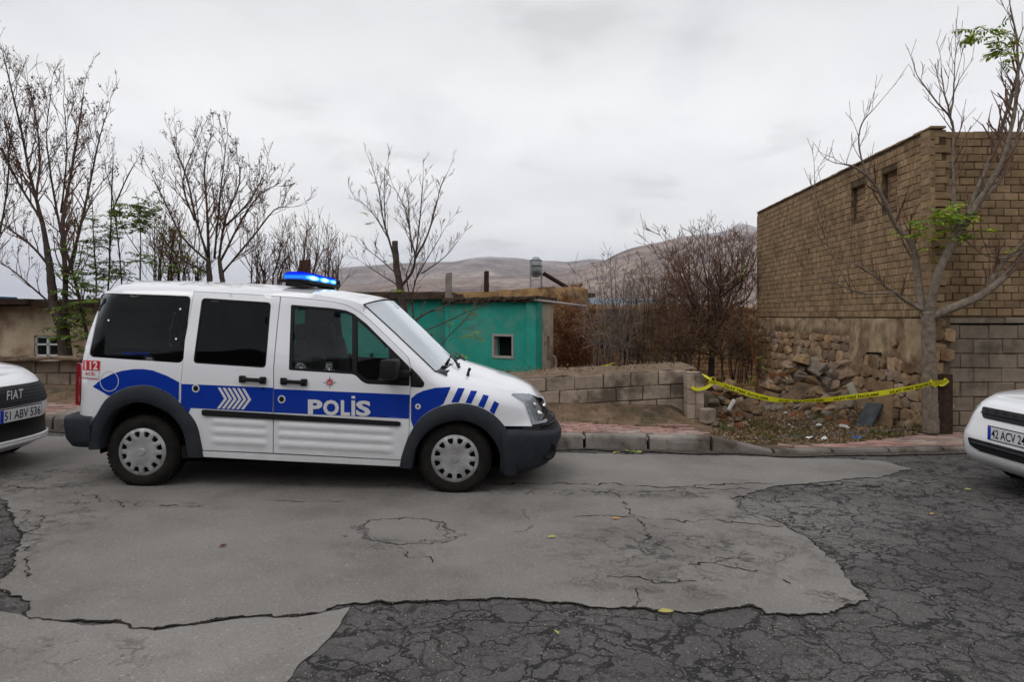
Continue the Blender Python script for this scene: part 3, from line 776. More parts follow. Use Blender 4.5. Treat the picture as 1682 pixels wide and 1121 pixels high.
def saloon(loc, heading, label, style):
    car = empty('parked_car', loc, label, 'car', rot=(0, VT if abs(heading) < 1 else -VT, heading))
    L = 4.35; xf, xr = 0.0, -L                     # nose at x=0, tail at -L; +x forward
    lv = style['lv']                               # fraction up the side -> (nose x, half width factor)
    ztop = style['ztop']
    def ring(fr, n=72):
        zf = fr; xn, hw = style['nose'](zf); o = []
        for i in range(n):
            th = 2 * math.pi * i / n; c_, s_ = math.cos(th), math.sin(th)
            if c_ >= 0: x = -1.05 + (xn + 1.05) * abs(c_) ** (2 / style['pa'])
            else: x = -3.6 - (L - 3.6 - (.05 * abs(fr - .5))) * abs(c_) ** (2 / 3.2)
            if c_ < 0 and abs(c_) < .001: x = -2
            yy = hw * math.copysign(abs(s_) ** (2 / style.get('pb', 2.8)), s_)
            zt = tab(ztop, x); z = .20 + (zt - .20) * fr
            o.append(Vector((x, yy, z)))
        return o
    b = MB(); n = 72
    frs = [0, .03, .08, .14, .2, .3, .4, .5, .6, .7, .78, .85, .90, .94, .97, .99, 1.0]
    rings = [ring(f_) for f_ in frs]; b.grid(rings, close=True, flip=False)
    top = rings[-1]; half = n // 2                  # deck: pair +y and -y points
    rows = []
    for i in range(0, half + 1):
        a, c_ = top[i], top[(n - i) % n]
        rows.append([a.lerp(c_, j / 12) + Vector((0, 0, style['crown'] * (1 - (2 * j / 12 - 1) ** 2) * min(1, abs(a.y) / .6))) for j in range(13)])
    b.grid(rows, flip=False)
    rows = []
    for i in range(0, half + 1):
        a, c_ = rings[0][i], rings[0][(n - i) % n]; rows.append([a.lerp(c_, j / 4) for j in range(5)])
    b.grid(rows)
    bo = b.build('body', M['carwhite'], car, smooth=True, weld=.001, angle=55, normals=True)
    bvh = BVHTree.FromObject(bo, bpy.context.evaluated_depsgraph_get())
    def proj(poly, off, step=.03, back=0.0, holes=(), mb=None):
        mb = mb or MB(); v, f = tri2d(poly, holes, step); P = []
        for y, z in v:
            h = bvh.ray_cast(Vector((2, y, z)), Vector((-1, 0, 0)))
            P.append((h[0] + Vector((off, 0, 0))) if h[0] is not None else Vector((-.9, y, z)))
        f = [t if (v[t[1]][0] - v[t[0]][0]) * (v[t[2]][1] - v[t[0]][1]) - (v[t[1]][1] - v[t[0]][1]) * (v[t[2]][0] - v[t[0]][0]) > 0 else t[::-1] for t in f]
        mb.add(P, f); return mb
    def nose_x(y, z): h = bvh.ray_cast(Vector((2, y, z)), Vector((-1, 0, 0))); return h[0].x if h[0] is not None else -.5
    # greenhouse
    g = MB(); gh = [(.93, -1.10, -3.95, .74), (1.20, -1.62, -3.55, .66), (1.40, -2.05, -3.10, .58), (1.445, -2.3, -2.9, .52)]
    rows = []
    for z, x1, x0, hw in gh:
        r_ = []
        for i in range(48):
            th = 2 * math.pi * i / 48; c_, s_ = math.cos(th), math.sin(th)
            r_.append(Vector(((x1 + x0) / 2 + (x1 - x0) / 2 * math.copysign(abs(c_) ** .45, c_), hw * math.copysign(abs(s_) ** .45, s_), z)))
        rows.append(r_)
    g.grid(rows[:3], close=True); g.build('windows', M['privacy2'], car, smooth=True)
    g = MB(); g.grid(rows[2:], close=True); k = len(g.v); g.f.append([k - 48 + i for i in range(48)]); g.m.append(0); g.build('roof', M['carwhite'], car, smooth=True)
    for k in (6, 42, 18, 30): pass
    for k in (5, 43, 19, 29, 12, 36): g = MB(); g.tube([rows[0][k] * 1.0, rows[1][k], rows[2][k]], .035, 6); g.build('pillar', M['carwhite'], car, smooth=True)
    for hx in (-.82, -3.42):
        for s_ in (1, -1):
            wheel(car, hx, s_ * .80, .305, flip=(s_ > 0), cap='car')
            a = MB(); a.lathe([(0, .36), (.012 * s_, .355), (.012 * s_, .30), (0.011 * s_, .0)], (hx, s_ * (.872 if hx > -1 else .875), .33), 'y', 32)
            a.lathe([(-.0, .30), (-.15 * s_, .30)], (hx, s_ * .86, .33), 'y', 32); a.build('wheel_well', M['dark'], car)
    for s_ in (1, -1): m = MB(); m.cbox((-1.35, .93 * s_, .98), (.12, .2, .13), .03); m.build('wing_mirror', M['carwhite'], car, smooth=True, angle=35)
    style['front'](car, proj, nose_x)
    return car
# --- left car: long-nosed saloon with a wide black grille
def noseL(fr):
    return tab([(0, -.10), (.08, -.03), (.15, .0), (.25, -.035), (.42, -.03), (.55, .0), (.62, -.01), (.75, -.04), (.88, -.09), (.95, -.15), (1, -.24)], fr), tab([(0, .80), (.1, .86), (.3, .88), (.7, .885), (.9, .86), (1, .80)], fr)
def frontL(car, proj, nx):
    g = proj(rnd([(-.74, .80), (-.5, .79), (.5, .79), (.74, .80), (.80, .72), (.66, .635), (.45, .61), (-.45, .61), (-.66, .635), (-.80, .72)], .04), .006); go = g.build('grille', M['black'], car, smooth=True)
    b = MB()
    for k in range(5):
        z = .645 + k * .028
        b.tube([Vector((nx(y, z) + .008, y, z)) for y in [-.6 + .1 * i for i in range(13)]], .004, 4)
    b.build('grille_slat', M['grey_plastic'], go)
    t = MB(); v, f = text2d('FIAT', .02, 1.15); xx = nx(0, .73) + .040
    t.add([(xx, -.10 + a * .20, .675 + b_ * .085) for a, b_ in v], f); t.build('grille_lettering', M['silver'], go)
    i = proj(rnd([(-.72, .47), (.72, .47), (.80, .33), (.5, .30), (-.5, .30), (-.80, .33)], .03), .006); i.build('air_intake', M['black'], car, smooth=True)
    l = MB()
    for z, r_ in ((.275, .022), (.30, .016)): l.tube([Vector((nx(y, z) + .012, y, z)) for y in [-.80 + .1 * i for i in range(17)]], r_, 8)
    l.build('bumper_lip', M['carwhite'], car, smooth=True)
    plate(car, (nx(0, .53) + .035, 0, .545), .52, '51 ABV 536')
    for s_ in (1, -1):
        h = proj([(s_ * y, z) for y, z in rnd([(.60, .80), (.70, .845), (.82, .86), (.868, .80), (.85, .72), (.78, .73)], .02)], .004, .02); h.build('headlight', M['cargreen'], car, smooth=True)
styL = dict(lv=None, pa=3.0, crown=.05, ztop=[(-4.4, .98), (-3.6, 1.0), (-1.2, .965), (-.8, .945), (-.4, .905), (-.15, .855), (0.0, .83)], nose=noseL, front=frontL)
zl = road_z(-4.5)
saloon((-4.50, 6.20, zl), 0.0, 'white saloon with a black slatted grille, nose towards the rear of the police van', styL)
# --- right car: older compact saloon, slim slot grille
def noseR(fr):
    return tab([(0, -.12), (.06, -.06), (.15, -.01), (.3, .0), (.42, .0), (.5, -.015), (.60, -.05), (.75, -.08), (.88, -.12), (.95, -.18), (1, -.26)], fr), tab([(0, .72), (.1, .77), (.3, .80), (.55, .805), (.64, .795), (.85, .77), (1, .71)], fr)
def frontR(car, proj, nx):
    g = proj(rnd([(-.52, .755), (.52, .755), (.44, .655), (-.44, .655)], .03), .006, .025); go = g.build('grille', M['black'], car, smooth=True)
    b = MB(); b.tube([Vector((nx(y, .705) + .012, y, .705)) for y in [-.48 + .08 * i for i in range(13)]], .008, 5)
    for y in [-.42 + .12 * i for i in range(8)]: b.box((nx(y, .705) + .008, y, .705), (.01, .008, .085))
    b.build('grille_slat', M['grey_plastic'], go)
    i = proj(rnd([(-.54, .455), (.54, .455), (.50, .385), (.36, .350), (-.36, .350), (-.50, .385)], .02), .006); i.build('air_intake', M['black'], car, smooth=True)
    l = MB()
    for z in (.418,): l.tube([Vector((nx(y, z) + .014, y, z)) for y in [-.46 + .08 * i for i in range(12)]], .011, 6)
    l.build('intake_bar', M['grey_plastic'], car, smooth=True)
    plate(car, (nx(0, .53) + .02, 0, .545), .52, '42 ACV 242')
    for s_ in (1, -1):
        h = proj([(s_ * y, z) for y, z in rnd([(.56, .765), (.66, .80), (.80, .80), (.835, .74), (.82, .625), (.66, .64)], .02)], .004, .02); h.build('headlight', M['cargreen'], car, smooth=True)
        h = proj([(s_ * y, z) for y, z in rnd([(.62, .40), (.72, .40), (.72, .34), (.62, .34)], .02)], .004, .02); h.build('fog_light', M['cargreen'], car, smooth=True)
styR = dict(lv=None, pa=4.0, pb=10.0, crown=.05, ztop=[(-4.4, .92), (-3.6, .95), (-1.2, .95), (-.8, .93), (-.4, .885), (-.15, .835), (0.0, .80)], nose=noseR, front=frontR)
saloon((4.38, 6.04, road_z(4.38)), math.pi, 'white compact saloon with a slim slot grille parked by the grey block wall', styR)
# ================================================================ ROAD, KERB, PAVEMENT, GROUND
def asphalt(name, base, speck, crack_scale, crack_w, crack_amt, ring=None, region=None, soft=None):
    m, nt = newmat(name); P = nd(nt, 'ShaderNodeTexCoord').outputs['Object']
    n0 = nd(nt, 'ShaderNodeTexNoise', {'Vector': P, 'Scale': 2.2, 'Detail': 5.0}).outputs['Color']
    nF = nd(nt, 'ShaderNodeTexNoise', {'Vector': P, 'Scale': 14.0, 'Detail': 4.0}).outputs['Color']
    dd = nd(nt, 'ShaderNodeVectorMath', {0: n0, 1: (.5, .5, .5)}, operation='SUBTRACT').outputs[0]
    dd = nd(nt, 'ShaderNodeVectorMath', {0: dd, 3: .55}, operation='SCALE').outputs[0]
    d2 = nd(nt, 'ShaderNodeVectorMath', {0: nF, 1: (.5, .5, .5)}, operation='SUBTRACT').outputs[0]
    d2 = nd(nt, 'ShaderNodeVectorMath', {0: d2, 3: .13}, operation='SCALE').outputs[0]
    nG = nd(nt, 'ShaderNodeTexNoise', {'Vector': P, 'Scale': 55.0, 'Detail': 3.0}).outputs['Color']
    d3 = nd(nt, 'ShaderNodeVectorMath', {0: nG, 1: (.5, .5, .5)}, operation='SUBTRACT').outputs[0]
    d3 = nd(nt, 'ShaderNodeVectorMath', {0: d3, 3: .045}, operation='SCALE').outputs[0]
    d2 = nd(nt, 'ShaderNodeVectorMath', {0: d2, 1: d3}, operation='ADD').outputs[0]
    Q = nd(nt, 'ShaderNodeVectorMath', {0: P, 1: dd}, operation='ADD').outputs[0]; Q = nd(nt, 'ShaderNodeVectorMath', {0: Q, 1: d2}, operation='ADD').outputs[0]
    sp = nd(nt, 'ShaderNodeTexNoise', {'Vector': P, 'Scale': 85.0, 'Detail': 4.0, 'Roughness': 0.85}).outputs['Fac']
    sp2 = nd(nt, 'ShaderNodeTexVoronoi', {'Vector': P, 'Scale': 95.0}).outputs['Color']
    big = nd(nt, 'ShaderNodeTexNoise', {'Vector': P, 'Scale': 0.8, 'Detail': 7.0, 'Roughness': 0.62}).outputs['Fac']
    col = ramp(nt, big, [(0.36, tuple(c * 0.74 for c in base)), (0.5, base), (0.64, tuple(c * 1.16 for c in base))])
    for (cx, cy, rx, ry) in (soft or []):           # worn paler areas of the old surface
        mp = nd(nt, 'ShaderNodeMapping', {'Vector': P, 'Location': (-cx / rx, -cy / ry, 0), 'Scale': (1 / rx, 1 / ry, 0)}).outputs[0]
        ln = nd(nt, 'ShaderNodeVectorMath', {0: mp}, operation='LENGTH').outputs['Value']
        g = mth(nt, 'SUBTRACT', mth(nt, 'ADD', 1.0, mth(nt, 'MULTIPLY', mth(nt, 'SUBTRACT', big, .5), 1.6)), ln, clamp=True)
        col = mixc(nt, mth(nt, 'MULTIPLY', g, 1.2, clamp=True), col, tuple(c * 1.75 for c in base))
    col = mixc(nt, 1.0, col, ramp(nt, sp, [(0.30, 1 - speck), (0.5, 1.0), (0.70, 1 + speck * 1.4)]), 'MULTIPLY')
    s2 = nd(nt, 'ShaderNodeSeparateXYZ', {0: sp2}).outputs[0]
    col = mixc(nt, ramp(nt, s2, [(0.965, 0.0), (0.99, 0.3)]), col, tuple(min(1, c * 2.1 + .04) for c in base))
    v1 = nd(nt, 'ShaderNodeTexVoronoi', {'Vector': Q, 'Scale': crack_scale}, feature='DISTANCE_TO_EDGE').outputs['Distance']
    wn = nd(nt, 'ShaderNodeTexNoise', {'Vector': P, 'Scale': 5.0, 'Detail': 5.0, 'Roughness': .7}).outputs['Fac']
    wv = nd(nt, 'ShaderNodeMapRange', {0: wn, 1: .35, 2: .7, 3: crack_w * .25, 4: crack_w * 1.7}).outputs[0]
    c1 = nd(nt, 'ShaderNodeMapRange', {0: mth(nt, 'SUBTRACT', v1, wv), 1: 0.0, 2: crack_w * 1.6, 3: 1.0, 4: 0.0}).outputs[0]
    v0 = nd(nt, 'ShaderNodeTexVoronoi', {'Vector': Q, 'Scale': crack_scale * .52}, feature='DISTANCE_TO_EDGE').outputs['Distance']
    c0 = nd(nt, 'ShaderNodeMapRange', {0: mth(nt, 'SUBTRACT', v0, mth(nt, 'MULTIPLY', wv, .6)), 1: 0.0, 2: crack_w * .5, 3: 1.0, 4: 0.0}).outputs[0]
    fade = nd(nt, 'ShaderNodeTexNoise', {'Vector': P, 'Scale': 2.7, 'Detail': 4.0, 'Roughness': .6}).outputs['Fac']
    c1 = mth(nt, 'MULTIPLY', c1, ramp(nt, fade, [(0.38, 0.12), (0.56, 1.0)]))
    c1 = mth(nt, 'MAXIMUM', c1, c0)
    v2 = nd(nt, 'ShaderNodeTexVoronoi', {'Vector': Q, 'Scale': crack_scale * 2.6}, feature='DISTANCE_TO_EDGE').outputs['Distance']
    c2 = nd(nt, 'ShaderNodeMapRange', {0: v2, 1: crack_w * .2, 2: crack_w * 1.5, 3: 1.0, 4: 0.0}).outputs[0]
    rn = nd(nt, 'ShaderNodeTexNoise', {'Vector': P, 'Scale': 1.5, 'Detail': 5.0, 'Roughness': .6}).outputs['Fac']
    c2 = mth(nt, 'MULTIPLY', c2, ramp(nt, rn, [(0.44, 0.0), (0.56, 0.9)]))
    if region:                                     # cracks only around the listed spots
        tot = None
        for (cx, cy, rx, ry, a) in region:
            mp = nd(nt, 'ShaderNodeMapping', {'Vector': P, 'Location': (-cx / rx, -cy / ry, 0), 'Scale': (1 / rx, 1 / ry, 0)}).outputs[0]
            ln = nd(nt, 'ShaderNodeVectorMath', {0: mp}, operation='LENGTH').outputs['Value']
            g = mth(nt, 'MULTIPLY', nd(nt, 'ShaderNodeMapRange', {0: ln, 1: .3, 2: 1.0, 3: 1.0, 4: 0.0}).outputs[0], a)
            tot = g if tot is None else mth(nt, 'MAXIMUM', tot, g)
        brk = ramp(nt, wn, [(0.42, 0.0), (0.56, 1.0)])
        c1 = mth(nt, 'MULTIPLY', mth(nt, 'MULTIPLY', c1, tot), brk); c2 = mth(nt, 'MULTIPLY', mth(nt, 'MULTIPLY', c2, tot), brk)
    cr_ = mth(nt, 'MAXIMUM', mth(nt, 'MULTIPLY', c1, crack_amt), mth(nt, 'MULTIPLY', c2, crack_amt * .8))
    # shallow pits where the surface has ravelled
    pit = nd(nt, 'ShaderNodeTexNoise', {'Vector': P, 'Scale': 19.0, 'Detail': 5.0, 'Roughness': .7}).outputs['Fac']
    pitm = mth(nt, 'MULTIPLY', ramp(nt, pit, [(0.66, 0.0), (0.72, 1.0)]), ramp(nt, rn, [(0.52, 0.0), (0.64, 0.7)]))
    if region: pitm = mth(nt, 'MULTIPLY', pitm, tot)
    cr_ = mth(nt, 'MAXIMUM', cr_, pitm)
    if ring:
        for (cx, cy, r0, w) in ring:
            vv = nd(nt, 'ShaderNodeVectorMath', {0: Q, 1: (cx, cy, 0)}, operation='SUBTRACT').outputs[0]
            xy = nd(nt, 'ShaderNodeVectorMath', {0: vv, 1: (1, 1, 0)}, operation='MULTIPLY').outputs[0]
            ln = nd(nt, 'ShaderNodeVectorMath', {0: xy}, operation='LENGTH').outputs['Value']
            g = nd(nt, 'ShaderNodeMapRange', {0: mth(nt, 'ABSOLUTE', mth(nt, 'SUBTRACT', ln, r0)), 1: w * .3, 2: w, 3: 1.0, 4: 0.0}).outputs[0]
            cr_ = mth(nt, 'MAXIMUM', cr_, mth(nt, 'MULTIPLY', g, ramp(nt, wn, [(0.36, 0.1), (0.52, 0.95)])))
    col = mixc(nt, cr_, col, tuple(c * .27 for c in base))
    hgt = mth(nt, 'SUBTRACT', mth(nt, 'MULTIPLY', sp, .25), cr_)
    bp = nd(nt, 'ShaderNodeBump', {'Height': hgt, 'Strength': 0.75, 'Distance': 0.012}).outputs[0]
    return fin(m, nt, nd(nt, 'ShaderNodeBsdfPrincipled', {'Base Color': col, 'Roughness': 0.88, 'Specular IOR Level': 0.12, 'Normal': bp}).outputs[0])
M['asphalt_dark'] = asphalt('dark_asphalt', (.084, .080, .077), .50, 4.8, .020, .95, soft=[(gnd(1290, 850).x, gnd(1290, 850).y, 1.3, 1.1), (gnd(1420, 790).x, gnd(1420, 790).y, 1.6, .5)])
g1 = gnd(661, 874)
g2, g3, g4, g5, g6 = gnd(1130, 905), gnd(60, 790), gnd(1030, 812), gnd(1080, 962), gnd(640, 800)
reg = [(g2.x, g2.y, 1.25, .75, .9), (g3.x, g3.y, .9, .8, .8), (g4.x, g4.y, 2.4, .20, 1.0), (g5.x, g5.y, .7, .3, .9), (gnd(1390, 985).x, gnd(1390, 985).y, .35, .15, 1.0), (gnd(30, 880).x, gnd(30, 880).y, .55, 1.1, .9), (gnd(220, 830).x, gnd(220, 830).y, 1.2, .12, .8), (gnd(1240, 850).x, gnd(1240, 850).y, 1.0, .3, .8), (g6.x, g6.y, 2.0, .12, .7), (g1.x, g1.y - .4, .5, .2, .6)]
M['asphalt_light'] = asphalt('grey_asphalt', (.172, .160, .148), .26, 6.5, .035, .88, ring=[(g1.x + .02, g1.y, .355, .020), (g1.x + .0, g1.y + .02, .315, .008)], region=reg)
M['asphalt_pale'] = asphalt('pale_asphalt', (.190, .178, .166), .24, 5.0, .02, .7, region=[(gnd(150, 1070).x, gnd(150, 1070).y, .6, .25, .8)])
M['asphalt_mid'] = asphalt('mid_asphalt', (.090, .088, .087), .36, 4.6, .03, .85, region=[(gnd(1260, 850).x, gnd(1260, 850).y, 3.0, 1.4, 1.0)])
M['crack'] = pm('crack_dirt', (.014, .012, .010), (.030, .024, .018), sc=20, rough=1.0)
def jag(pts, step, amp, seed=0):
    o = []; d = dens(pts, step)
    for i, (x, y) in enumerate(d):
        n = noise.noise(Vector((x * 3.1, y * 3.1, seed))) * amp * 2.0 + noise.noise(Vector((x * 15, y * 15, seed + 5))) * amp + noise.noise(Vector((x * 48, y * 48, seed + 5))) * amp * .7
        m_ = noise.noise(Vector((x * 3.1 + 9, y * 3.1, seed))) * amp * 2.0 + noise.noise(Vector((x * 15 + 9, y * 15, seed + 5))) * amp + noise.noise(Vector((x * 48 + 9, y * 48, seed + 5))) * amp * .7
        o.append((x + n, y + m_))
    return o
def rsheet(name, poly, mat, dz, seed=0, kind='structure', amp=.02, step=.06):
    p = jag([(gnd(*q).x, gnd(*q).y) for q in poly], step, amp, seed)
    v, f = tri2d(p, (), .8); mb = MB()
    f = [t if (v[t[1]][0] - v[t[0]][0]) * (v[t[2]][1] - v[t[0]][1]) - (v[t[1]][1] - v[t[0]][1]) * (v[t[2]][0] - v[t[0]][0]) > 0 else t[::-1] for t in f]
    mb.add([(x, y, road_z(x) + dz) for x, y in v], f); return tag(mb.build(name, mat), kind=kind), p
mb = MB(); xs = [-60, -30, -15, -8, 0, 8, 15, 30, 60]; mb.grid([[(x, y, road_z(x)) for x in xs] for y in (-8, 0, 4, 8.6)]); tag(mb.build('road', M['asphalt_dark']), kind='structure')
KB = [(-14.0, 9.6), (-9, 8.85), (-5.51, 8.33), (-2.4, 8.06), (.627, 7.90), (2.32, 7.90), (3.0, 7.80), (4.2, 7.98), (5.51, 8.25), (7.2, 8.45), (14, 9.0)]
LP = [(-260, 742), (-30, 770), (8, 830), (35, 880), (22, 925), (10, 960), (50, 1010), (135, 1027), (210, 1025), (255, 1037), (300, 1027), (400, 1015), (500, 1012), (575, 998), (640, 992), (750, 985), (841, 987), (891, 990), (1041, 1001), (1085, 1010), (1141, 1012), (1190, 1004), (1231, 996), (1261, 1012), (1341, 1014), (1390, 1002), (1424, 990), (1412, 965), (1381, 930), (1326, 888), (1290, 862), (1220, 842), (1200, 820), (1270, 801), (1440, 786), (1500, 772), (1440, 758), (1300, 754), (1180, 750), (930, 746), (600, 742), (350, 732), (200, 726), (60, 716), (-260, 706)]
_, lp = rsheet('road_patch', LP, M['asphalt_light'], .008, 1, amp=.026, step=.02)
0 and rsheet('road_patch', [(1180, 800), (1440, 780), (1640, 762), (1560, 800), (1480, 835), (1420, 880), (1405, 930), (1395, 960), (1300, 900), (1190, 850)], M['asphalt_mid'], .004, 2, amp=.03)
rsheet('road_patch', [(-300, 990), (-20, 1004), (50, 1014), (135, 1030), (210, 1028), (255, 1040), (300, 1031), (400, 1019), (500, 1015), (575, 999), (556, 1035), (520, 1072), (490, 1095), (470, 1125), (440, 1180), (-300, 1180)], M['asphalt_pale'], .0055, 3, amp=.008)
# dark broken seam along the edge of the grey sheet
cb = MB(); n = len(lp)
for i in range(n):
    a, b = Vector(lp[i]), Vector(lp[(i + 1) % n])
    if a.y > 5.3 or a.x < -5 or (b - a).length > .3: continue
    t = (b - a).normalized(); q = Vector((-t.y, t.x))
    def wd(p): return .7 * max(.0015, .008 + .026 * (noise.noise(Vector((p.x * 5, p.y * 5, 3))) + .1) + .016 * noise.noise(Vector((p.x * 26, p.y * 26, 8))))
    wa, wb = wd(a), wd(b); z = lambda p: road_z(p.x) + .0095
    cb.add([(a.x + q.x * wa, a.y + q.y * wa, z(a)), (a.x - q.x * wa * .6, a.y - q.y * wa * .6, z(a)), (b.x - q.x * wb * .6, b.y - q.y * wb * .6, z(b)), (b.x + q.x * wb, b.y + q.y * wb, z(b))], [(0, 1, 2, 3)])
tag(cb.build('road_seam', M['crack']), kind='structure')
# single long cracks in the grey asphalt
ck = MB(); rgc = random.Random(9)
def crackline(pts, w):
    p = dens([(gnd(*q).x, gnd(*q).y) for q in pts], .025, False); o = []
    for x, y in p:
        o.append(Vector((x + .05 * noise.noise(Vector((x * 5, y * 5, 2))) + .045 * noise.noise(Vector((x * 22, y * 22, 4))), y + .10 * noise.noise(Vector((x * 5 + 7, y * 5, 2))) + .055 * noise.noise(Vector((x * 22 + 7, y * 22, 4))))))
    for i in range(len(o) - 1):
        a, b = o[i], o[i + 1]; t = (b - a)
        if t.length < 1e-5: continue
        t.normalize(); q = Vector((-t.y, t.x)); f_ = lambda p: w * max(.12, .55 + 1.5 * noise.noise(Vector((p.x * 9, p.y * 9, 6)))); wa, wb = f_(a), f_(b)
        if noise.noise(Vector((a.x * 2.2, a.y * 2.2, 11))) > .32: continue
        ck.add([(a.x + q.x * wa, a.y + q.y * wa, road_z(a.x) + .0102), (a.x - q.x * wa, a.y - q.y * wa, road_z(a.x) + .0102), (b.x - q.x * wb, b.y - q.y * wb, road_z(b.x) + .0102), (b.x + q.x * wb, b.y + q.y * wb, road_z(b.x) + .0102)], [(0, 1, 2, 3)])
crackline([(700, 806), (820, 797), (930, 797), (1000, 798), (1080, 803), (1150, 800), (1230, 796), (1320, 799), (1440, 800)], .014)
crackline([(950, 808), (1040, 812), (1120, 806), (1210, 806), (1300, 812)], .008)
crackline([(940, 850), (1010, 851), (1100, 856), (1180, 858), (1290, 868)], .008); crackline([(1010, 812), (1030, 840), (1060, 872), (1072, 895), (1100, 905)], .005)
crackline([(1045, 905), (1070, 925), (1120, 930), (1180, 922), (1240, 925)], .005); crackline([(1000, 950), (1060, 955), (1150, 962)], .007); crackline([(1040, 1000), (1047, 985), (1040, 968)], .004)
crackline([(655, 902), (668, 917), (700, 915), (716, 921)], .004); crackline([(120, 812), (200, 832), (325, 835)], .006); crackline([(0, 800), (60, 806), (120, 800), (170, 790), (230, 770)], .005); crackline([(0, 832), (60, 848), (70, 868), (30, 885)], .006); crackline([(30, 880), (55, 910), (40, 955)], .005)
crackline([(60, 770), (140, 765), (210, 772)], .004); crackline([(0, 780), (90, 785), (160, 800)], .004); crackline([(430, 824), (520, 826), (600, 822)], .006); crackline([(860, 840), (870, 870), (850, 880)], .003); crackline([(1220, 870), (1300, 900), (1340, 915)], .004); crackline([(1180, 930), (1260, 945), (1300, 960)], .006)
tag(ck.build('road_crack', M['crack']), kind='structure')
# loose chippings on the old surface
gv = MB(); rgg = random.Random(4)
lpx = [(q[0], q[1]) for q in LP]
for k in range(5200):
    px, py = rgg.uniform(-40, 1720), 760 + 420 * rgg.random() ** 1.0
    if inpoly((px, py), lpx) and rgg.random() < .93: continue
    if px < 560 and py > 1000 and rgg.random() < .8: continue
    p = gnd(px, py, .010)
    if noise.noise(Vector((p.x * 2.2, p.y * 2.2, 9))) < .0 and rgg.random() < .7: continue
    s_ = rgg.uniform(.0018, .0055); gv.add([p + Vector((s_, 0, 0)), p + Vector((0, s_, 0)), p + Vector((-s_, 0, 0)), p + Vector((0, -s_, 0)), p + Vector((0, 0, s_))], [(0, 1, 4), (1, 2, 4), (2, 3, 4), (3, 0, 4)])
tag(gv.build('gravel', pm('chippings', (.16, .15, .14), (.30, .28, .26), sc=60, rough=.9)), 'loose stone chippings scattered over the cracked old asphalt', 'gravel', kind='stuff')
# gutter dirt strip
def kb_at(x): return tab(KB, x)
mb = MB(); rows = [[], []]
for i in range(240):
    x = -12 + i * .1; y = kb_at(x); rows[0].append((x, y - .05 - .13 * (noise.noise(Vector((x * 1.7, 0, 0))) + .6), road_z(x) + .0125)); rows[1].append((x, y + .05, road_z(x) + .014))
mb.grid(rows, flip=False); M['gutter'] = pm('gutter_dirt', (.045, .040, .034), (.085, .075, .062), sc=9, rough=1, bump=.6, bsc=80); tag(mb.build('gutter', M['gutter']), kind='structure')

# kerb stones
def ktop(x): return tab([(2.30, .17), (2.95, .052), (14, .045)], x) if x > 2.3 else .17
M['kerb'] = pm('kerb_concrete', (.13, .12, .108), (.25, .225, .20), sc=4, rough=.9, bump=.5, bsc=40, c3=(.075, .062, .050), sc3=2.0, island=.25, ramp3=(.46, .6))
kb = MB(); x = -12.0; dv = []
marks = [-5.62, -4.9, -4.15, -3.4, -2.65, -1.9, -1.15, -.40, .32, .84, 1.58, 2.31, 3.0, 3.72, 4.45, 5.18, 5.9, 6.6, 7.4]
marks = [-5.62 - .74 * k for k in range(8, 0, -1)] + marks
for a, b in zip(marks, marks[1:]):
    a2, b2 = a + .018, b - .018; pts = []
    ya, yb = kb_at(a2), kb_at(b2)
    def prof(x, y, top): zb = road_z(x) - .05; zt = road_z(x) + top + R.uniform(-.006, .006); return [(x, y, zb), (x, y + .004, zt - .075), (x, y + .008, zt - .03), (x, y + .022, zt - .008), (x, y + .045, zt), (x, y + .14, zt + .002), (x, y + .14, zb)]
    A = prof(a2, ya, ktop(a2)); B = prof(b2, yb, ktop(b2)); Mi = [tuple((p[i] + q[i]) / 2 + R.uniform(-.003, .003) for i in range(3)) for p, q in zip(A, B)]
    k = len(kb.v); kb.grid([A, Mi, B], flip=True); kb.f.append([k + i for i in range(7)]); kb.m.append(0); kb.f.append([k + 14 + i for i in range(7)][::-1]); kb.m.append(0)
tag(kb.build('kerb', M['kerb'], normals=True), kind='structure')

# back ground: one height field from the pavement to the horizon
def gz(x, y):
    yk = kb_at(x) + .13; base = road_z(x)
    t = y - yk
    edge = base + ktop(x) - .012
    if t < 1.05: h = edge + .0 * t
    else: h = edge
    # bank up to the foot of the low wall on the left part
    if x < 2.35: h += .165 * max(0, min(1, (t - .95) / .6))
    if y > 9.9:
        yd = tab([(9.9, 0), (10.6, 0.25), (12.5, -.45), (16, -.9), (22, -1.25), (40, -1.6), (200, -3), (9000, -6)], y)
        if x < -2.5: yd = tab([(10.6, 0), (12, -.1), (16, -.5), (22, -1.0), (40, -1.6), (200, -3), (9000, -6)], y)
        if x > 2.3: yd = tab([(9.9, -.02), (12, -.25), (16, -.5), (22, -.9), (40, -1.6), (200, -3), (9000, -6)], y)
        h = h + yd if y < 30 else yd + .1
    if x > 2.45 and y > 8.4 and y <= 30: h += .10 * noise.noise(Vector((x * 1.3, y * 1.3, 2))) * min(1, (y - 8.4)) * min(1, max(0, (5.6 - x)))
    if x > 2.45 and 8.6 < y < 20:
        h += .50 * math.exp(-((x - 3.05) / .62) ** 2 - ((y - 10.3) / .62) ** 2)
        xw = 5.84 + (y - 9.5) * .05; h += .62 * math.exp(-((x - xw + .1) / .62) ** 2) * max(0, min(1, (y - 10.4) / 1.2)) * max(0, min(1, (16.5 - y) / 2))
    return h
M['earth'] = pm('bare_earth', (.10, .066, .042), (.19, .13, .085), sc=3.5, rough=1, bump=.9, bsc=22, c3=(.055, .045, .028), sc3=1.3, bd=.03)
ys = []
y = 0.0
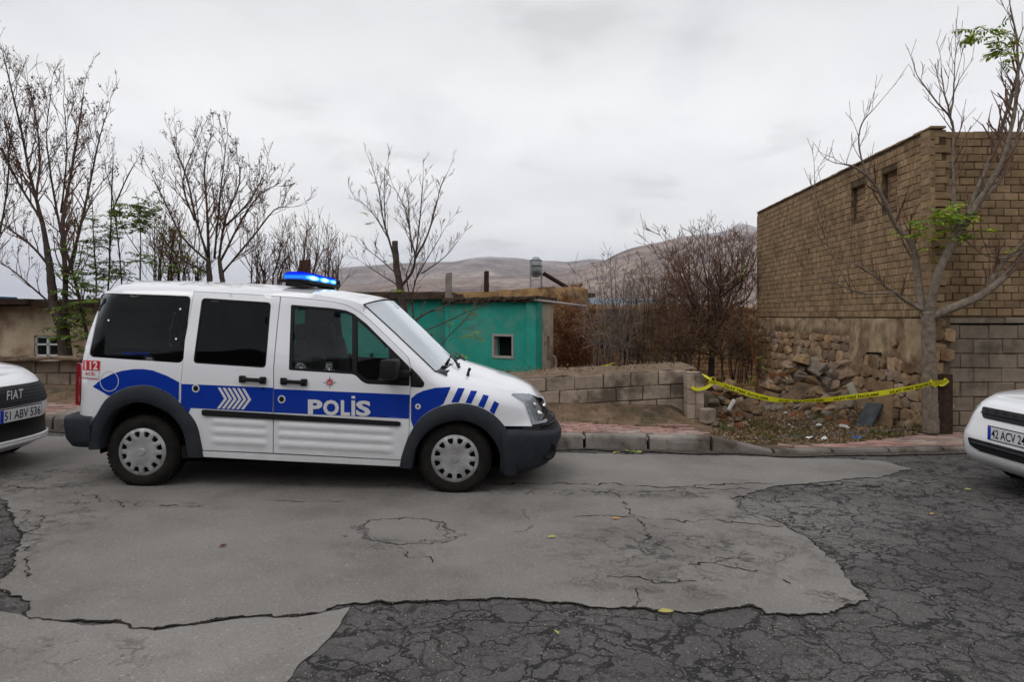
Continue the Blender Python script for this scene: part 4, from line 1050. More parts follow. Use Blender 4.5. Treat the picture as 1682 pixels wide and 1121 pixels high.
fracs = [0, .25, .5, .75, .9, 1.05, 1.2, 1.35, 1.5, 1.65, 1.8, 2.0, 2.2, 2.5, 2.8, 3.2, 3.7, 4.3, 5, 6, 7, 8.5, 10, 13, 17, 24, 34, 60, 120, 300, 1000, 3000, 9000]
gx = [-9000, -2000, -400, -100, -40, -20, -14, -10] + [-8 + .25 * i for i in range(81)] + [14, 20, 40, 100, 400, 2000, 9000]
mb = MB(); mb.grid([[(x, kb_at(x) + .12 + f_, gz(x, kb_at(x) + .12 + f_) - .012) for x in gx] for f_ in fracs]); tag(mb.build('ground', M['earth'], smooth=True), kind='structure')

# brick paving, each paver modelled
M['paver'] = pm('red_paver', (.22, .125, .105), (.32, .195, .165), sc=8, rough=.95, bump=.4, bsc=60, c3=(.27, .23, .20), sc3=1.1, island=.28, ramp3=(.48, .62))
pv = MB()
def pavers(x0, x1, f0, f1, zf, keep):
    bw, bl = .105, .205; row = 0; f_ = f0
    while f_ < f1:
        x = x0 + (row % 2) * bl / 2 + R.uniform(-.01, .01)
        while x < x1:
            xc, yc = x + bl / 2, kb_at(x + bl / 2) + f_ + bw / 2
            if keep(xc, f_ + bw / 2):
                z = zf(xc, yc) + R.uniform(-.004, .003); t = Matrix.Rotation(R.uniform(-.012, .012), 3, 'X') @ Matrix.Rotation(R.uniform(-.012, .012), 3, 'Y')
                pv.box((xc, yc, z - .015), (bl - .010, bw - .010, .04), rot=t)
            x += bl
        f_ += bw; row += 1
def keepL(x, f_): return f_ < 1.12 + .22 * noise.noise(Vector((x * 1.2, 3, 0))) - (.25 if .5 < x < 2.3 else 0) and not (x > 1.2 and f_ > .35 + (2.3 - x) * .5 and noise.noise(Vector((x * 5, f_ * 5, 0))) > -.1)
pavers(-9, 2.25, .142, 1.3, lambda x, y: gz(x, y) + .012, keepL)
def edgeR(x): return tab([(2.6, .10), (3.3, .18), (4.2, .45), (5.3, .85), (5.9, 1.05), (9, 1.2)], x)
pavers(2.9, 9.0, .142, 1.4, lambda x, y: gz(x, y) + .012, lambda x, f_: f_ < edgeR(x))
tag(pv.build('pavement', M['paver']), kind='structure')

# ================================================================ WALLS
def blk(mb, P0, D, Nn, u0, u1, z0, z1, depth, proud=0.0, ch=.012, jit=.004, slope=0.0, mi=0):
    j = lambda: R.uniform(-jit, jit)
    def pt(u, z, n): return P0 + D * u + Vector((0, 0, z + slope * u)) + Nn * n
    back = [pt(u0, z0, -depth), pt(u1, z0, -depth), pt(u1, z1, -depth), pt(u0, z1, -depth)]
    o = [pt(u0 + j(), z0 + j(), proud - ch), pt(u1 + j(), z0 + j(), proud - ch), pt(u1 + j(), z1 + j(), proud - ch), pt(u0 + j(), z1 + j(), proud - ch)]
    pj = R.uniform(-jit, jit)
    i_ = [pt(u0 + ch, z0 + ch, proud + pj), pt(u1 - ch, z0 + ch, proud + pj), pt(u1 - ch, z1 - ch, proud + pj), pt(u0 + ch, z1 - ch, proud + pj)]
    mb.add(back + o + i_, [(0, 1, 5, 4), (1, 2, 6, 5), (2, 3, 7, 6), (3, 0, 4, 7), (4, 5, 9, 8), (5, 6, 10, 9), (6, 7, 11, 10), (7, 4, 8, 11), (8, 9, 10, 11), (3, 2, 1, 0)], mi)
def courses(mb, P0, D, Nn, L, z0, ncourse, bh, bl, gap, depth=.08, proud=0.0, ch=.004, jit=.003, slope=0.0, opens=(), skip=0.0, zlim=None):
    for c in range(ncourse):
        z = z0 + c * (bh + gap); u = -bl * (.5 if c % 2 else 0) + R.uniform(-.01, .01)
        while u < L:
            w = bl * R.uniform(.96, 1.04); a, b = max(0, u), min(L, u + w - gap); u += w
            if b - a < .02: continue
            segs = [(a, b)]
            for (ua, ub, za, zb) in opens:
                if z + bh > za and z < zb:
                    ns = []
                    for (p, q) in segs:
                        if q <= ua or p >= ub: ns.append((p, q)); continue
                        if p < ua: ns.append((p, ua))
                        if q > ub: ns.append((ub, q))
                    segs = ns
            if zlim and z + bh + slope * a > zlim((a + b) / 2): continue
            for p, q in segs:
                if q - p > .02 and R.random() >= skip: blk(mb, P0, D, Nn, p, q, z, z + bh, depth, proud, ch, jit, slope)
M['mudbrick'] = pm('pumice_brick', (.225, .152, .084), (.325, .230, .135), sc=5, rough=.97, bump=.55, bsc=45, island=.22, c3=(.19, .125, .072), sc3=1.4, bd=.006, ramp3=(.5, .7))
M['mortar'] = pm('dark_mortar', (.075, .052, .032), (.13, .095, .06), sc=12, rough=1, bump=.6, bsc=60)
M['block'] = pm('pumice_block', (.26, .205, .155), (.36, .29, .225), sc=7, rough=.97, bump=.9, bsc=70, island=.12, c3=(.12, .095, .075), sc3=1.6, bd=.006)
M['blockdark'] = pm('grey_block', (.185, .148, .112), (.245, .20, .155), sc=6, rough=.97, bump=.7, bsc=70, island=.10, c3=(.095, .08, .066), sc3=1.2, bd=.005)
Z3 = Vector((0, 0, 1))

# tall brick building
C0 = Vector((5.84, 9.5, 0)); C1 = Vector((6.23, 17.35, 0)); D1 = (C1 - C0).normalized(); N1 = Vector((-D1.y, D1.x, 0)); L1 = (C1 - C0).length
if N1.x > 0: N1 = -N1
bld = empty('brick_building', (5.84, 9.5, 0), 'tall roofless brown brick building on a rubble stone base, two openings high in its side', 'building')
ZB, ZTOP = 1.515, 4.15
wins = [(.93, 1.42, 3.19, 3.80), (2.00, 2.52, 3.20, 3.78)]
sw = MB(); nco = 24; bh = (ZTOP - ZB) / nco
courses(sw, C0 + Z3 * 0, D1, N1, L1, ZB, nco, bh - .012, .100, .010, depth=.05, ch=.004, jit=.004, opens=wins, skip=.002)
sw.build('side_wall', M['mudbrick'], bld, local=False)
bk = MB()
def wbox(mb, P0, D, Nn, u0, u1, z0, z1, n0, n1):     # box given along the wall
    a = [P0 + D * u + Nn * n + Z3 * z for u, n, z in ((u0, n0, z0), (u1, n0, z0), (u1, n1, z0), (u0, n1, z0), (u0, n0, z1), (u1, n0, z1), (u1, n1, z1), (u0, n1, z1))]
    mb.add(a, [(0, 3, 2, 1), (4, 5, 6, 7), (0, 1, 5, 4), (2, 3, 7, 6), (1, 2, 6, 5), (3, 0, 4, 7)])
n0, n1 = -.22, -.012
wbox(bk, C0, D1, N1, .06, .93, ZB, ZTOP - .01, n0, n1); wbox(bk, C0, D1, N1, 1.42, 2.00, ZB, ZTOP - .01, n0, n1); wbox(bk, C0, D1, N1, 2.52, L1, ZB, ZTOP - .01, n0, n1)
wbox(bk, C0, D1, N1, .93, 1.42, ZB, 3.19, n0, n1); wbox(bk, C0, D1, N1, .93, 1.42, 3.80, ZTOP - .01, n0, n1)
wbox(bk, C0, D1, N1, 2.00, 2.52, ZB, 3.20, n0, n1); wbox(bk, C0, D1, N1, 2.00, 2.52, 3.78, ZTOP - .01, n0, n1)
bk.build('mortar_core', M['mortar'], bld, local=False)
for (ua, ub, za, zb) in wins:
    w = MB(); courses(w, C0 - N1 * .10, D1, N1, ub - ua + .16, za - .05, 7, .09, .21, .012, depth=.04); w.v = [v + D1 * (ua - .08) for v in w.v]
    wbox(w, C0, D1, N1, ua - .01, ub + .01, zb - .005, zb + .004, -.2, -.02)
    wo = w.build('window_recess', M['mudbrick'], bld, local=False)
# ragged end and front wall
fw = MB(); FN = Vector((0, -1, 0)); FD = Vector((1, 0, 0)); F0 = Vector((6.12, 9.82, 0))
courses(fw, F0, FD, FN, 6.0, ZB + .02, 24, .098, .215, .013, depth=.06, ch=.005, jit=.005, opens=[(0, .03, 4.12, 4.6)])
fw.build('front_wall', M['mudbrick'], bld, local=False)
fb_ = MB(); wbox(fb_, F0, FD, FN, .0, 6.0, .0, ZB + 23.6 * .111, -.2, -.012); fb_.build('wall_core', M['mortar'], bld, local=False); fb_ = MB(); wbox(fb_, C0, FD, Vector((0, -1, 0)), .07, .24, 0.0, ZTOP - .12, -.6, -.06); fb_.build('corner_core', M['mortar'], bld, local=False); fb_ = MB(); wbox(fb_, C0 + D1 * L1, FD, Vector((0, 1, 0)), 0, 6.2, 0, ZTOP - .1, -.2, 0); fb_.build('back_wall', M['mortar'], bld, local=False)
pl_ = MB()
for c in range(nco + 0):
    z = ZB + c * bh; w = R.uniform(.17, .22) + (.09 if c % 2 else 0) - (.08 if c > 21 else 0)
    blk(pl_, C0 + FN * .0, FD, FN, 0.0, w, z, z + bh - .012, .25, R.uniform(-.05, .015), .006, .006)
pl_.build('corner_toothing', M['mudbrick'], bld, local=False)
cp = MB(); courses(cp, C0 + Z3 * 0, D1, N1, L1, ZTOP, 1, .028, .24, .01, depth=.2, proud=.012, jit=.008); cp.build('coping', M['mudbrick'], bld, local=False)
# rubble stone base, irregular stones
M['rubble'] = pm('field_stone', (.20, .115, .058), (.37, .255, .155), sc=4.5, rough=.97, bump=.9, bsc=26, island=.35, c3=(.30, .23, .17), sc3=1.4, bd=.02)
M['render'] = pm('lime_render', (.22, .155, .09), (.44, .335, .215), sc=3, rough=.97, bump=.8, bsc=18, c3=(.18, .125, .08), sc3=2.2, bd=.015)
def stone(mb, P0, D, Nn, u, z, w, h, proud=.03, depth=.12):
    n = R.randint(6, 8); a0 = R.random() * 6; outer = []; pts2 = []
    for i in range(n):
        a = a0 + 2 * math.pi * i / n; c_, s_ = math.cos(a), math.sin(a)
        k = 1 / max(abs(c_), abs(s_)) ** .95; rr_ = R.uniform(.84, 1.06) * k * .93
        pts2.append((c_ * rr_ * w / 2, s_ * rr_ * h / 2))
    def pt(x, y, nn): return P0 + D * (u + x) + Z3 * (z + y) + Nn * nn
    k0 = len(mb.v); tl = R.uniform(-.015, .015); tl2 = R.uniform(-.015, .015)
    for sc_, nn in ((1.0, -depth), (1.0, -.01), (.97, proud * .8), (.86, proud + .004)): mb.v += [pt(x * sc_, y * sc_, nn + (tl * x / w + tl2 * y / h + R.uniform(-.008, .008) if nn > 0 else 0)) for x, y in pts2]
    for r_ in range(3):
        for i in range(n):
            j = (i + 1) % n; mb.f.append([k0 + r_ * n + i, k0 + r_ * n + j, k0 + (r_ + 1) * n + j, k0 + (r_ + 1) * n + i]); mb.m.append(0)
    mb.v.append(pt(0, 0, proud + R.uniform(.0, .02))); c_ = len(mb.v) - 1
    for i in range(n): mb.f.append([k0 + 3 * n + i, k0 + 3 * n + (i + 1) % n, c_]); mb.m.append(0)
def rubble_wall(mb, P0, D, Nn, L, z0, z1, hs=(.10, .27), ws=(.13, .46), skipf=None, proud=.03):
    z = z0
    while z < z1 - .05:
        h = min(R.uniform(*hs), z1 - z); u = R.uniform(-.1, 0)
        while u < L:
            w = R.uniform(*ws); uc = u + w / 2
            if 0.02 < uc < L - .02 and not (skipf and skipf(uc, z + h / 2)):
                stone(mb, P0, D, Nn, uc, z + h / 2 + R.uniform(-.02, .02), w * 1.12, h * 1.13, proud * R.uniform(.3, 1.2))
            u += w
        z += h * .98
def skipb(u, z):                                  # render still covers the top and the right part; a hole; the collapse
    if z > 1.20 + .16 * noise.noise(Vector((u * 1.5, 0, 0))): return True
    if 1.05 < u < 2.5 and z > .88 + .25 * noise.noise(Vector((u * 1.3, z * 2, 0))): return True
    if .0 < u < .22 and z > 1.0: return True
    if noise.noise(Vector((u * 1.1, z * 2.6, 5))) > .24: return True
    return False
holeu = [(1.30, 2.0, .78, .92)]
sb = MB(); rubble_wall(sb, C0, D1, N1, L1, -.6, 1.5, skipf=skipb); sbo = sb.build('stone_base', M['rubble'], bld, local=False)
rc = MB()                                         # rendered face with thickness and broken edge
u = 0.0
V_, Fc = tri2d([(0.0, -.6), (L1, -.6), (L1, 1.49), (0, 1.49)], [[(1.30, .80), (1.9, .78), (1.98, .84), (1.84, .93), (1.34, .95)]], .07)
P_ = []
for uu, z in V_:
    w = skipb(uu, z) ; nn = .032 if w and uu > .01 and uu < L1 - .01 else -.015
    nn += .030 * noise.noise(Vector((uu * 4, z * 4, 1))) + .012 * noise.noise(Vector((uu * 13, z * 13, 1))) if 0.01 < uu < L1 - .01 and z < 1.48 else 0
    P_.append(C0 + D1 * uu + Z3 * z + N1 * nn)
rc.add(P_, Fc); rc.build('render_coat', M['render'], bld, local=False, smooth=True)
M['mudmortar'] = pm('mud_mortar', (.105, .075, .050), (.17, .125, .085), sc=6, rough=1, bump=1, bsc=30)
bb = MB(); wbox(bb, C0, D1, N1, .14, L1, -.8, 1.50, -.25, -.045); wbox(bb, C0, FD, FN, .06, .28, -.6, 1.5, -.3, -.03); bb.build('base_core', M['mudmortar'], bld, local=False)
es = MB(); rubble_wall(es, C0 + FN * .0, FD, FN, .30, -.25, 1.50, hs=(.10, .2), ws=(.12, .3), proud=.02); es.build('corner_stones', M['rubble'], bld, local=False)

# grey block wall on the right
bw = empty('block_wall', (6.2, 9.62, 0), 'grey hollow-block wall behind the white car, right of the tree', 'wall')
b = MB(); W0 = Vector((6.13, 9.62, 0)); courses(b, W0, FD, FN, 6.0, -.22, 8, .192, .395, .012, depth=.17, ch=.007, jit=.006)
b.build('blocks', M['blockdark'], bw, local=False)
b = MB(); wbox(b, W0, FD, FN, .02, 5.98, -.3, 1.40, -.165, -.02); b.build('mortar', M['mortar'], bw, local=False)
b = MB(); courses(b, W0, FD, FN, 6.0, 1.425, 1, .075, .8, .02, depth=.2, proud=.02, ch=.006, jit=.008); b.build('coping', M['blockdark'], bw, local=False)

# low block wall behind the pavement, with its end pillar
lw = empty('low_block_wall', (0.4, 9.72, .2), 'low wall of two courses of pumice block with earth heaped on top', 'wall')
b = MB(); Wd = Vector((1, 0, 0)); P0 = Vector((-2.7, 9.70, 0))
SLW = .055
courses(b, P0, Wd, FN, 5.22, -.115 + .0, 3, .188, .395, .011, depth=.18, ch=.009, jit=.007, slope=SLW)
b.build('blocks', M['block'], lw, local=False)
b = MB(); b.add([P0 + Wd * u_ + Z3 * (z_ + SLW * u_) + FN * n_ for u_ in (0.02, 5.2) for z_ in (-.3, .468) for n_ in (-.17, -.02)], [(0, 1, 3, 2), (4, 6, 7, 5), (0, 4, 5, 1), (2, 3, 7, 6), (1, 5, 7, 3), (0, 2, 6, 4)]); b.build('mortar', M['mortar'], lw, local=False)
# earth heaped along the top
b = MB(); rows = []
for k in range(9):
    r_ = []
    for i in range(90):
        u_ = i * .06; y = 9.71 + k * .16; t = k / 8
        z = .468 + SLW * u_ + .012 + (.045 * math.sin(min(1, t * 1.3) * math.pi * .75) * (.55 + .9 * noise.noise(Vector((u_ * .9, t * 2, 4))) + .35 * (1 if 3.0 < u_ < 4.3 else 0)) if t > 0 else 0) + .02 * noise.noise(Vector((u_ * 6, t * 9, 1)))
        r_.append((P0.x + u_, y, max(z, .3) - (.25 if k == 8 else 0)))
    rows.append(r_)
b.grid(rows); M['heap'] = pm('heaped_earth', (.125, .088, .058), (.21, .155, .11), sc=7, rough=1, bump=1, bsc=30, bd=.02); b.build('earth_top', M['heap'], lw, local=False, smooth=True)
pil = MB(); pp = at(1146, 690, 9.45)
for c in range(4):
    z0 = .70 - (c + 1) * .205 + .02
    for s_ in (0, 1): pil.cbox((2.46 + s_ * .118 + .01, 9.50, z0 + .1 + R.uniform(-.004, .004)), (.112, .22, .195), .008)
pil.cbox((2.52, 9.5, .30), (.20, .19, .9), .005)
pil.cbox((2.66, 9.28, .17), (.17, .16, .20), .02, rot=Matrix.Rotation(.3, 3, 'Z'))
tag(pil.build('wall_pillar', M['block']), 'short pillar of pumice blocks at the end of the low wall, yellow tape tied round it', 'pillar')

# left garden wall
lw2 = empty('garden_wall', (-6.5, 10.72, .3), 'crumbling stone and block wall between the white saloon and the rear of the police van', 'wall')
b = MB(); P2 = Vector((-12.5, 10.95, 0)); courses(b, P2, Vector((1, -.03, 0)).normalized(), FN, 9.8, -.25, 5, .192, .38, .012, depth=.2, ch=.012, jit=.010, slope=0.012)
b.build('blocks', M['block'], lw2, local=False)
b = MB(); wbox(b, P2, Vector((1, -.03, 0)).normalized(), FN, .02, 9.75, -.4, .74, -.19, -.02); b.build('mortar', M['mortar'], lw2, local=False)
b = MB()
for i in range(46):
    u_ = i * .21; b.cbox((P2.x + u_, 10.86 - .03 * u_ + R.uniform(-.05, .05), .80 + .012 * u_ + R.uniform(-.01, .02)), (R.uniform(.2, .4), R.uniform(.2, .3), R.uniform(.04, .085)), .015, rot=Matrix.Rotation(R.uniform(-.1, .1), 3, 'Y'))
b.build('cap_slabs', M['heap'], lw2, local=False)
# ================================================================ HOUSES BEHIND
M['teal'] = pm('teal_render', (.022, .265, .215), (.038, .33, .265), sc=1.6, rough=.9, bump=.35, bsc=30, c3=(.11, .29, .235), sc3=1.3, ramp3=(.50, .68))
M['plaster'] = pm('stained_plaster', (.40, .31, .215), (.56, .47, .35), sc=1.4, rough=.95, bump=.5, bsc=24, c3=(.27, .18, .12), sc3=1.0, bd=.012, ramp3=(.47, .58))
M['adobe'] = pm('adobe_mud', (.20, .12, .055), (.34, .21, .10), sc=2.2, rough=1, bump=.9, bsc=14, c3=(.085, .055, .034), sc3=1.5, bd=.04)
M['roofearth'] = pm('roof_earth', (.045, .030, .022), (.10, .075, .055), sc=6, rough=1, bump=.8, bsc=30)
M['concrete'] = pm('concrete', (.17, .15, .13), (.27, .24, .21), sc=5, rough=.95, bump=.6, bsc=40)
M['oldwood'] = pm('old_wood', (.030, .018, .014), (.060, .036, .026), sc=14, rough=.95, bump=.6, bsc=50)
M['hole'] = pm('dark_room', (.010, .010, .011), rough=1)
M['framew'] = pm('window_frame_paint', (.30, .27, .25), (.40, .36, .34), sc=20, rough=.8)
M['tin'] = pm('galvanised_tin', (.22, .24, .25), (.34, .36, .37), sc=4, rough=.5, metal=.4)
def wallq(mb, a, b, z0, z1, th, holes=(), step=.5):  # upright wall a->b (front on the camera side) with openings (u0,u1,z0,z1)
    a, b = Vector((a[0], a[1], 0)), Vector((b[0], b[1], 0)); D = (b - a).normalized(); L = (b - a).length; Nn = Vector((D.y, -D.x, 0))
    hs = [[(p, r), (q, r), (q, s), (p, s)] for p, q, r, s in holes]
    v, f = tri2d([(0, z0), (L, z0), (L, z1), (0, z1)], hs, step)
    for n in (0, -th): mb.add([a + D * x + Z3 * z + Nn * n for x, z in v], [t if n == 0 else t[::-1] for t in f])
    def q(p1, p2): mb.add([a + D * p1[0] + Z3 * p1[1], a + D * p2[0] + Z3 * p2[1], a + D * p2[0] + Z3 * p2[1] - Nn * th, a + D * p1[0] + Z3 * p1[1] - Nn * th], [(0, 1, 2, 3)])
    for lp in [[(0, z0), (L, z0), (L, z1), (0, z1)]] + hs:
        for i in range(4): q(lp[i], lp[(i + 1) % 4])
    return a, D, Nn, L
# turquoise house
A = Vector((.59, 17.0)); Bp = Vector((-1.86, 19.0)); Cc = Vector((1.12, 18.5)); Cd = Vector((.59 + (.53) * .42, 17.0 + 1.5 * .42))
th_ = empty('turquoise_house', (A.x, A.y, -1.1), 'low turquoise house with a small square window and a flat earth roof', 'house')
LF = (A - Bp).length
def ufrom(px, P, D):                               # distance along P + D*u where the column px falls
    k = (px - CX) / F; return (P.x - k * P.y) / (k * D.y - D.x)
Df = (A - Bp).normalized()
u0, u1 = ufrom(811, Bp, Df), ufrom(842, Bp, Df); ym = Bp.y + Df.y * (u0 + u1) / 2
zt_, zb_ = at(0, 551.5, ym).z, at(0, 586.5, ym).z
w = MB(); wallq(w, Bp, A, -1.2, 1.93, .25, [(u0, u1, zb_, zt_)]); w.build('wall', M['teal'], th_, local=False)
w = MB(); Ds = (Cc - A).normalized(); LS = (Cc - A).length; us = LS * .36
wallq(w, A, A + Ds * us, -1.2, 1.93, .25, [(us * .35, us * .85, zb_ + .05, zt_ + .42)]); w.build('side_wall', M['teal'], th_, local=False)
w = MB(); wallq(w, A + Ds * us, Cc, -1.2, 1.90, .25, [(.42, .66, .35, 1.0)]); w.build('end_wall', pm('cream_render', (.36, .30, .23), (.50, .43, .34), sc=2.5, rough=.95, bump=.5, bsc=30, c3=(.24, .17, .12), sc3=2.0, ramp3=(.54, .66)), th_, local=False)
w = MB(); a3 = Vector((Bp.x, Bp.y, 0)); Fd = Vector((Df.x, Df.y, 0)); Fn = Vector((Fd.y, -Fd.x, 0))
for (ua, ub, za, zb) in ((u0 - .04, u0 + .02, zb_ - .04, zt_ + .04), (u1 - .02, u1 + .04, zb_ - .04, zt_ + .04), (u0, u1, zt_ - .02, zt_ + .04), (u0, u1, zb_ - .04, zb_ + .02)): wbox(w, a3, Fd, Fn, ua, ub, za, zb, -.14, .02)
w.build('window_frame', M['framew'], th_, local=False)
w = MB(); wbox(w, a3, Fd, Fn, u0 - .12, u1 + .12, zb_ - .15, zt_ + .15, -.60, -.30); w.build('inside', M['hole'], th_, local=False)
w = MB(); P4 = Vector((A.x + Ds.x * us * .35, A.y + Ds.y * us * .35, 0)); D4 = Vector((Ds.x, Ds.y, 0)); N4 = Vector((D4.y, -D4.x, 0)); wbox(w, P4, D4, N4, 0, us * .5, zb_ + .05, zt_ + .42, -.22, -.10); wbox(w, Vector((A.x + Ds.x * us, A.y + Ds.y * us, 0)), D4, N4, .42, .66, .35, 1.0, -.22, -.1); w.build('shutter', M['oldwood'], th_, local=False)
def slab(mb, poly, z0, z1, seed=0):               # irregular earth roof slab over a footprint
    p = dens(poly, .35); k = len(mb.v); n = len(p)
    for z, o in ((z0, 1.0), (z0 + (z1 - z0) * .5, 1.01), (z1, 1.0)):
        for i, (x, y) in enumerate(p):
            r1 = noise.noise(Vector((x * 2, y * 2, seed + z))); mb.v.append(Vector((x + .05 * r1, y + .05 * r1, z + .05 * r1)))
    for r_ in range(2):
        for i in range(n): j = (i + 1) % n; mb.f.append([k + r_ * n + i, k + r_ * n + j, k + (r_ + 1) * n + j, k + (r_ + 1) * n + i]); mb.m.append(0)
    mb.f.append([k + i for i in range(n)][::-1]); mb.m.append(0); mb.f.append([k + 2 * n + i for i in range(n)]); mb.m.append(0)
w = MB(); slab(w, [(Bp.x - .05, Bp.y - .12), (A.x + .05, A.y - .15), (Cc.x + .1, Cc.y), (Cc.x - 1.3, Cc.y + 2.2), (Bp.x - .3, Bp.y + 1.9)], 1.90, 2.02, 1); w.build('roof', M['roofearth'], th_, local=False)
w = MB()
for i in range(60):
    t = R.random(); p = Bp.lerp(A, t); w.box((p.x + .05 * 0, p.y - .16 + R.uniform(-.03, .03), 1.97 + R.uniform(-.035, .05)), (R.uniform(.06, .22), .1, R.uniform(.02, .05)), rot=Matrix.Rotation(math.atan2(Df.y, Df.x), 3, 'Z'))
w.build('eaves_stones', M['roofearth'], th_, local=False)
w = MB(); w.tube([at(908, 585, 18.3), at(912, 587, 18.3), at(913, 596, 18.3), at(912.5, 630, 18.3)], .03, 8); w.build('waste_pipe', M['framew'], th_, local=False)
w = MB(); w.tube([at(878, 493, 16.8), at(895, 495, 16.9), at(964, 503.5, 17.3)], .028, 8); tag(w.build('white_pole', M['framew']), 'long pale pole sticking out level from the roof corner of the turquoise house', 'pole')
# second range to the left
r2 = empty('farmhouse_range', (-4, 19.8, -1.1), 'older turquoise house range behind the pruned tree, ragged brown roof edge', 'house')
x0_, x1_ = at(470, 0, 20.4).x, at(738, 0, 19.9).x
w = MB(); a_, d_, n_, l_ = wallq(w, (x0_, 20.4), (x1_, 19.9), -1.2, 2.02, .3, [(l_ - 2.35, l_ - 2.0, 1.1, 1.75) if False else (4.05, 4.45, -1.0, 1.0), (3.0, 3.4, .6, 1.2)]); w.build('wall', M['teal'], r2, local=False)
w = MB(); slab(w, [(x0_ - .3, 20.15), (x1_ + .05, 19.7), (x1_ + .3, 22.5), (x0_ - .3, 23)], 2.02, 2.22, 5); w.build('roof', M['roofearth'], r2, local=False)
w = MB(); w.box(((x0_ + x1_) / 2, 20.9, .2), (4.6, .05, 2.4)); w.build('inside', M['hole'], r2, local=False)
w = MB(); c = at(738, 500, 19.6)
w.cbox((c.x, 19.6, 1.2), (.20, .2, 1.9), .02); w.build('corner_pier', M['concrete'], r2, local=False)
def postat(name, px, y0, y1, wpx, Y, mat, label, cat, z0=None):
    a, b = at(px, y0, Y), at(px, y1, Y); m = MB(); wd = wpx * Y / F; zz0 = b.z if z0 is None else z0
    rows = []
    for k in range(7):
        t = k / 6; z = lerp(zz0, a.z, t); q = wd / 2 * (1 - .06 * t)
        rows.append([(a.x + sx * q + R.uniform(-.01, .01), Y + sy * q + R.uniform(-.01, .01), z + (R.uniform(-.03, .03) if k == 6 else 0)) for sx, sy in ((-1, -1), (-.2, -1.06), (1, -1), (1.05, 0), (1, 1), (-1, 1), (-1.04, .1))])
    m.grid(rows, close=True); m.f.append([len(m.v) - 7 + i for i in range(7)]); m.m.append(0)
    return tag(m.build(name, mat, normals=True), label, cat)
postat('concrete_post', 737, 449, 500, 10, 19.4, M['concrete'], 'pale square concrete stub rising above the roof where the two turquoise walls meet', 'post')
postat('timber_post', 799, 446.5, 480, 8, 21.6, M['oldwood'], 'short dark timber post standing on the mud roof left of the water heater', 'post')
postat('chimney', 501, 428, 490, 16, 21.5, pm('red_chimney', (.075, .025, .022), (.12, .04, .034), sc=10, rough=.9, bump=.4), 'dark red chimney seen just behind the lit blue roof light', 'chimney')
# mud building behind
mh = empty('mud_house', (.3, 22, -1.3), 'brown mud building with a bulging parapet behind the turquoise house', 'house')
def mudwall(mb, pts, z0, tops, th, seed=0, dx=.3):
    # pts polyline; tops list of (fraction along x, z) giving the ragged top
    P = [Vector(p) for p in pts]; rows_f = [[], [], []]
    cols = []
    for i in range(len(P) - 1):
        k = max(1, int((P[i + 1] - P[i]).length / dx))
        for j in range(k + (i == len(P) - 2)): cols.append(P[i].lerp(P[i + 1], j / k))
    D = (P[-1] - P[0]).normalized(); Nn = Vector((D.y, -D.x))
    nz = 9; front = []; backr = []
    for q in cols:
        zt = tab(tops, q.x) + .05 * noise.noise(Vector((q.x * 2.2, q.y, seed)))
        r1 = []
        for k in range(nz + 1):
            t = k / nz; z = lerp(z0, zt, t); o = .05 * noise.noise(Vector((q.x * 1.4, q.y * 1.4 + seed, z * 1.4))) + .02 * noise.noise(Vector((q.x * 6, z * 6, seed))) - (.04 if k == nz else 0)
            r1.append(Vector((q.x + Nn.x * o, q.y + Nn.y * o, z)))
        for k in (1, 0): r1.append(Vector((q.x - Nn.x * th, q.y - Nn.y * th, zt - .03 if k else z0)))
        front.append(r1)
    mb.grid(front)
    for r_, fl_ in ((0, 1), (-1, 0)):
        k = len(mb.v); mb.v += front[r_]; ff = [k + i for i in range(len(front[r_]))]; mb.f.append(ff if fl_ else ff[::-1]); mb.m.append(0)
w = MB(); mudwall(w, [(-2.1, 22.0), (2.46, 22.0)], -1.6, [(-2.1, 2.30), (-.6, 2.34), (.2, 2.40), (.9, 2.47), (2.3, 2.48), (2.46, 2.40)], .5, 3); mudwall(w, [(2.46, 22.0), (2.9, 26)], -1.6, [(2.4, 2.4), (2.9, 2.2)], .5, 4)
w.build('wall', M['adobe'], mh, local=False, smooth=True, normals=True)
w = MB(); w.box((.4, 24.2, 2.22), (4.6, 4.2, .12)); w.build('roof', M['roofearth'], mh, local=False)
rk = MB()
for i in range(5): rk.cbox((at(941 + i * 3, 0, 22.3).x, 22.3 + R.uniform(-.1, .1), 2.50 + R.uniform(0, .05)), (R.uniform(.1, .2), .15, R.uniform(.06, .12)), .02, rot=Matrix.Rotation(R.uniform(-.5, .5), 3, 'Y'))
tag(rk.build('roof_rubble', pm('broken_tile', (.16, .06, .04), (.24, .12, .08), sc=9, rough=.95)), 'small heap of broken red tile on the parapet right of the water heater', 'rubble')
# solar water heater
sh = empty('solar_water_heater', at(880, 472, 23.2), 'solar water heater with an upright oval tank and sloping dark collector on the mud roof', 'water heater')
Yh = 23.2; c = at(880.5, 439, Yh); s_ = Yh / F
t = MB(); prof = [(-17 * s_, .02), (-16 * s_, 5 * s_), (-12 * s_, 8.6 * s_), (-4 * s_, 9.8 * s_), (5 * s_, 9.6 * s_), (12 * s_, 8 * s_), (16 * s_, 5 * s_), (17 * s_, .02)]
t.lathe([(h, r) for h, r in prof], c, 'z', 24); t.build('tank', M['tin'], sh, local=False, smooth=True)
t = MB()
for z in (c.z + .03, c.z - .22, c.z + .22): t.lathe([(-.012, .212), (.012, .212)], (c.x, c.y, z), 'z', 24)
t.build('tank_band', M['oldwood'], sh, local=False)
t = MB()
for dx_ in (-9, 9):
    for dy_ in (-.22, .22): p = at(880.5 + dx_, 472, Yh); t.tube([(p.x, Yh + dy_, 2.3), (p.x, Yh + dy_, c.z + (.18 if dx_ < 0 else -.1))], .020, 5)
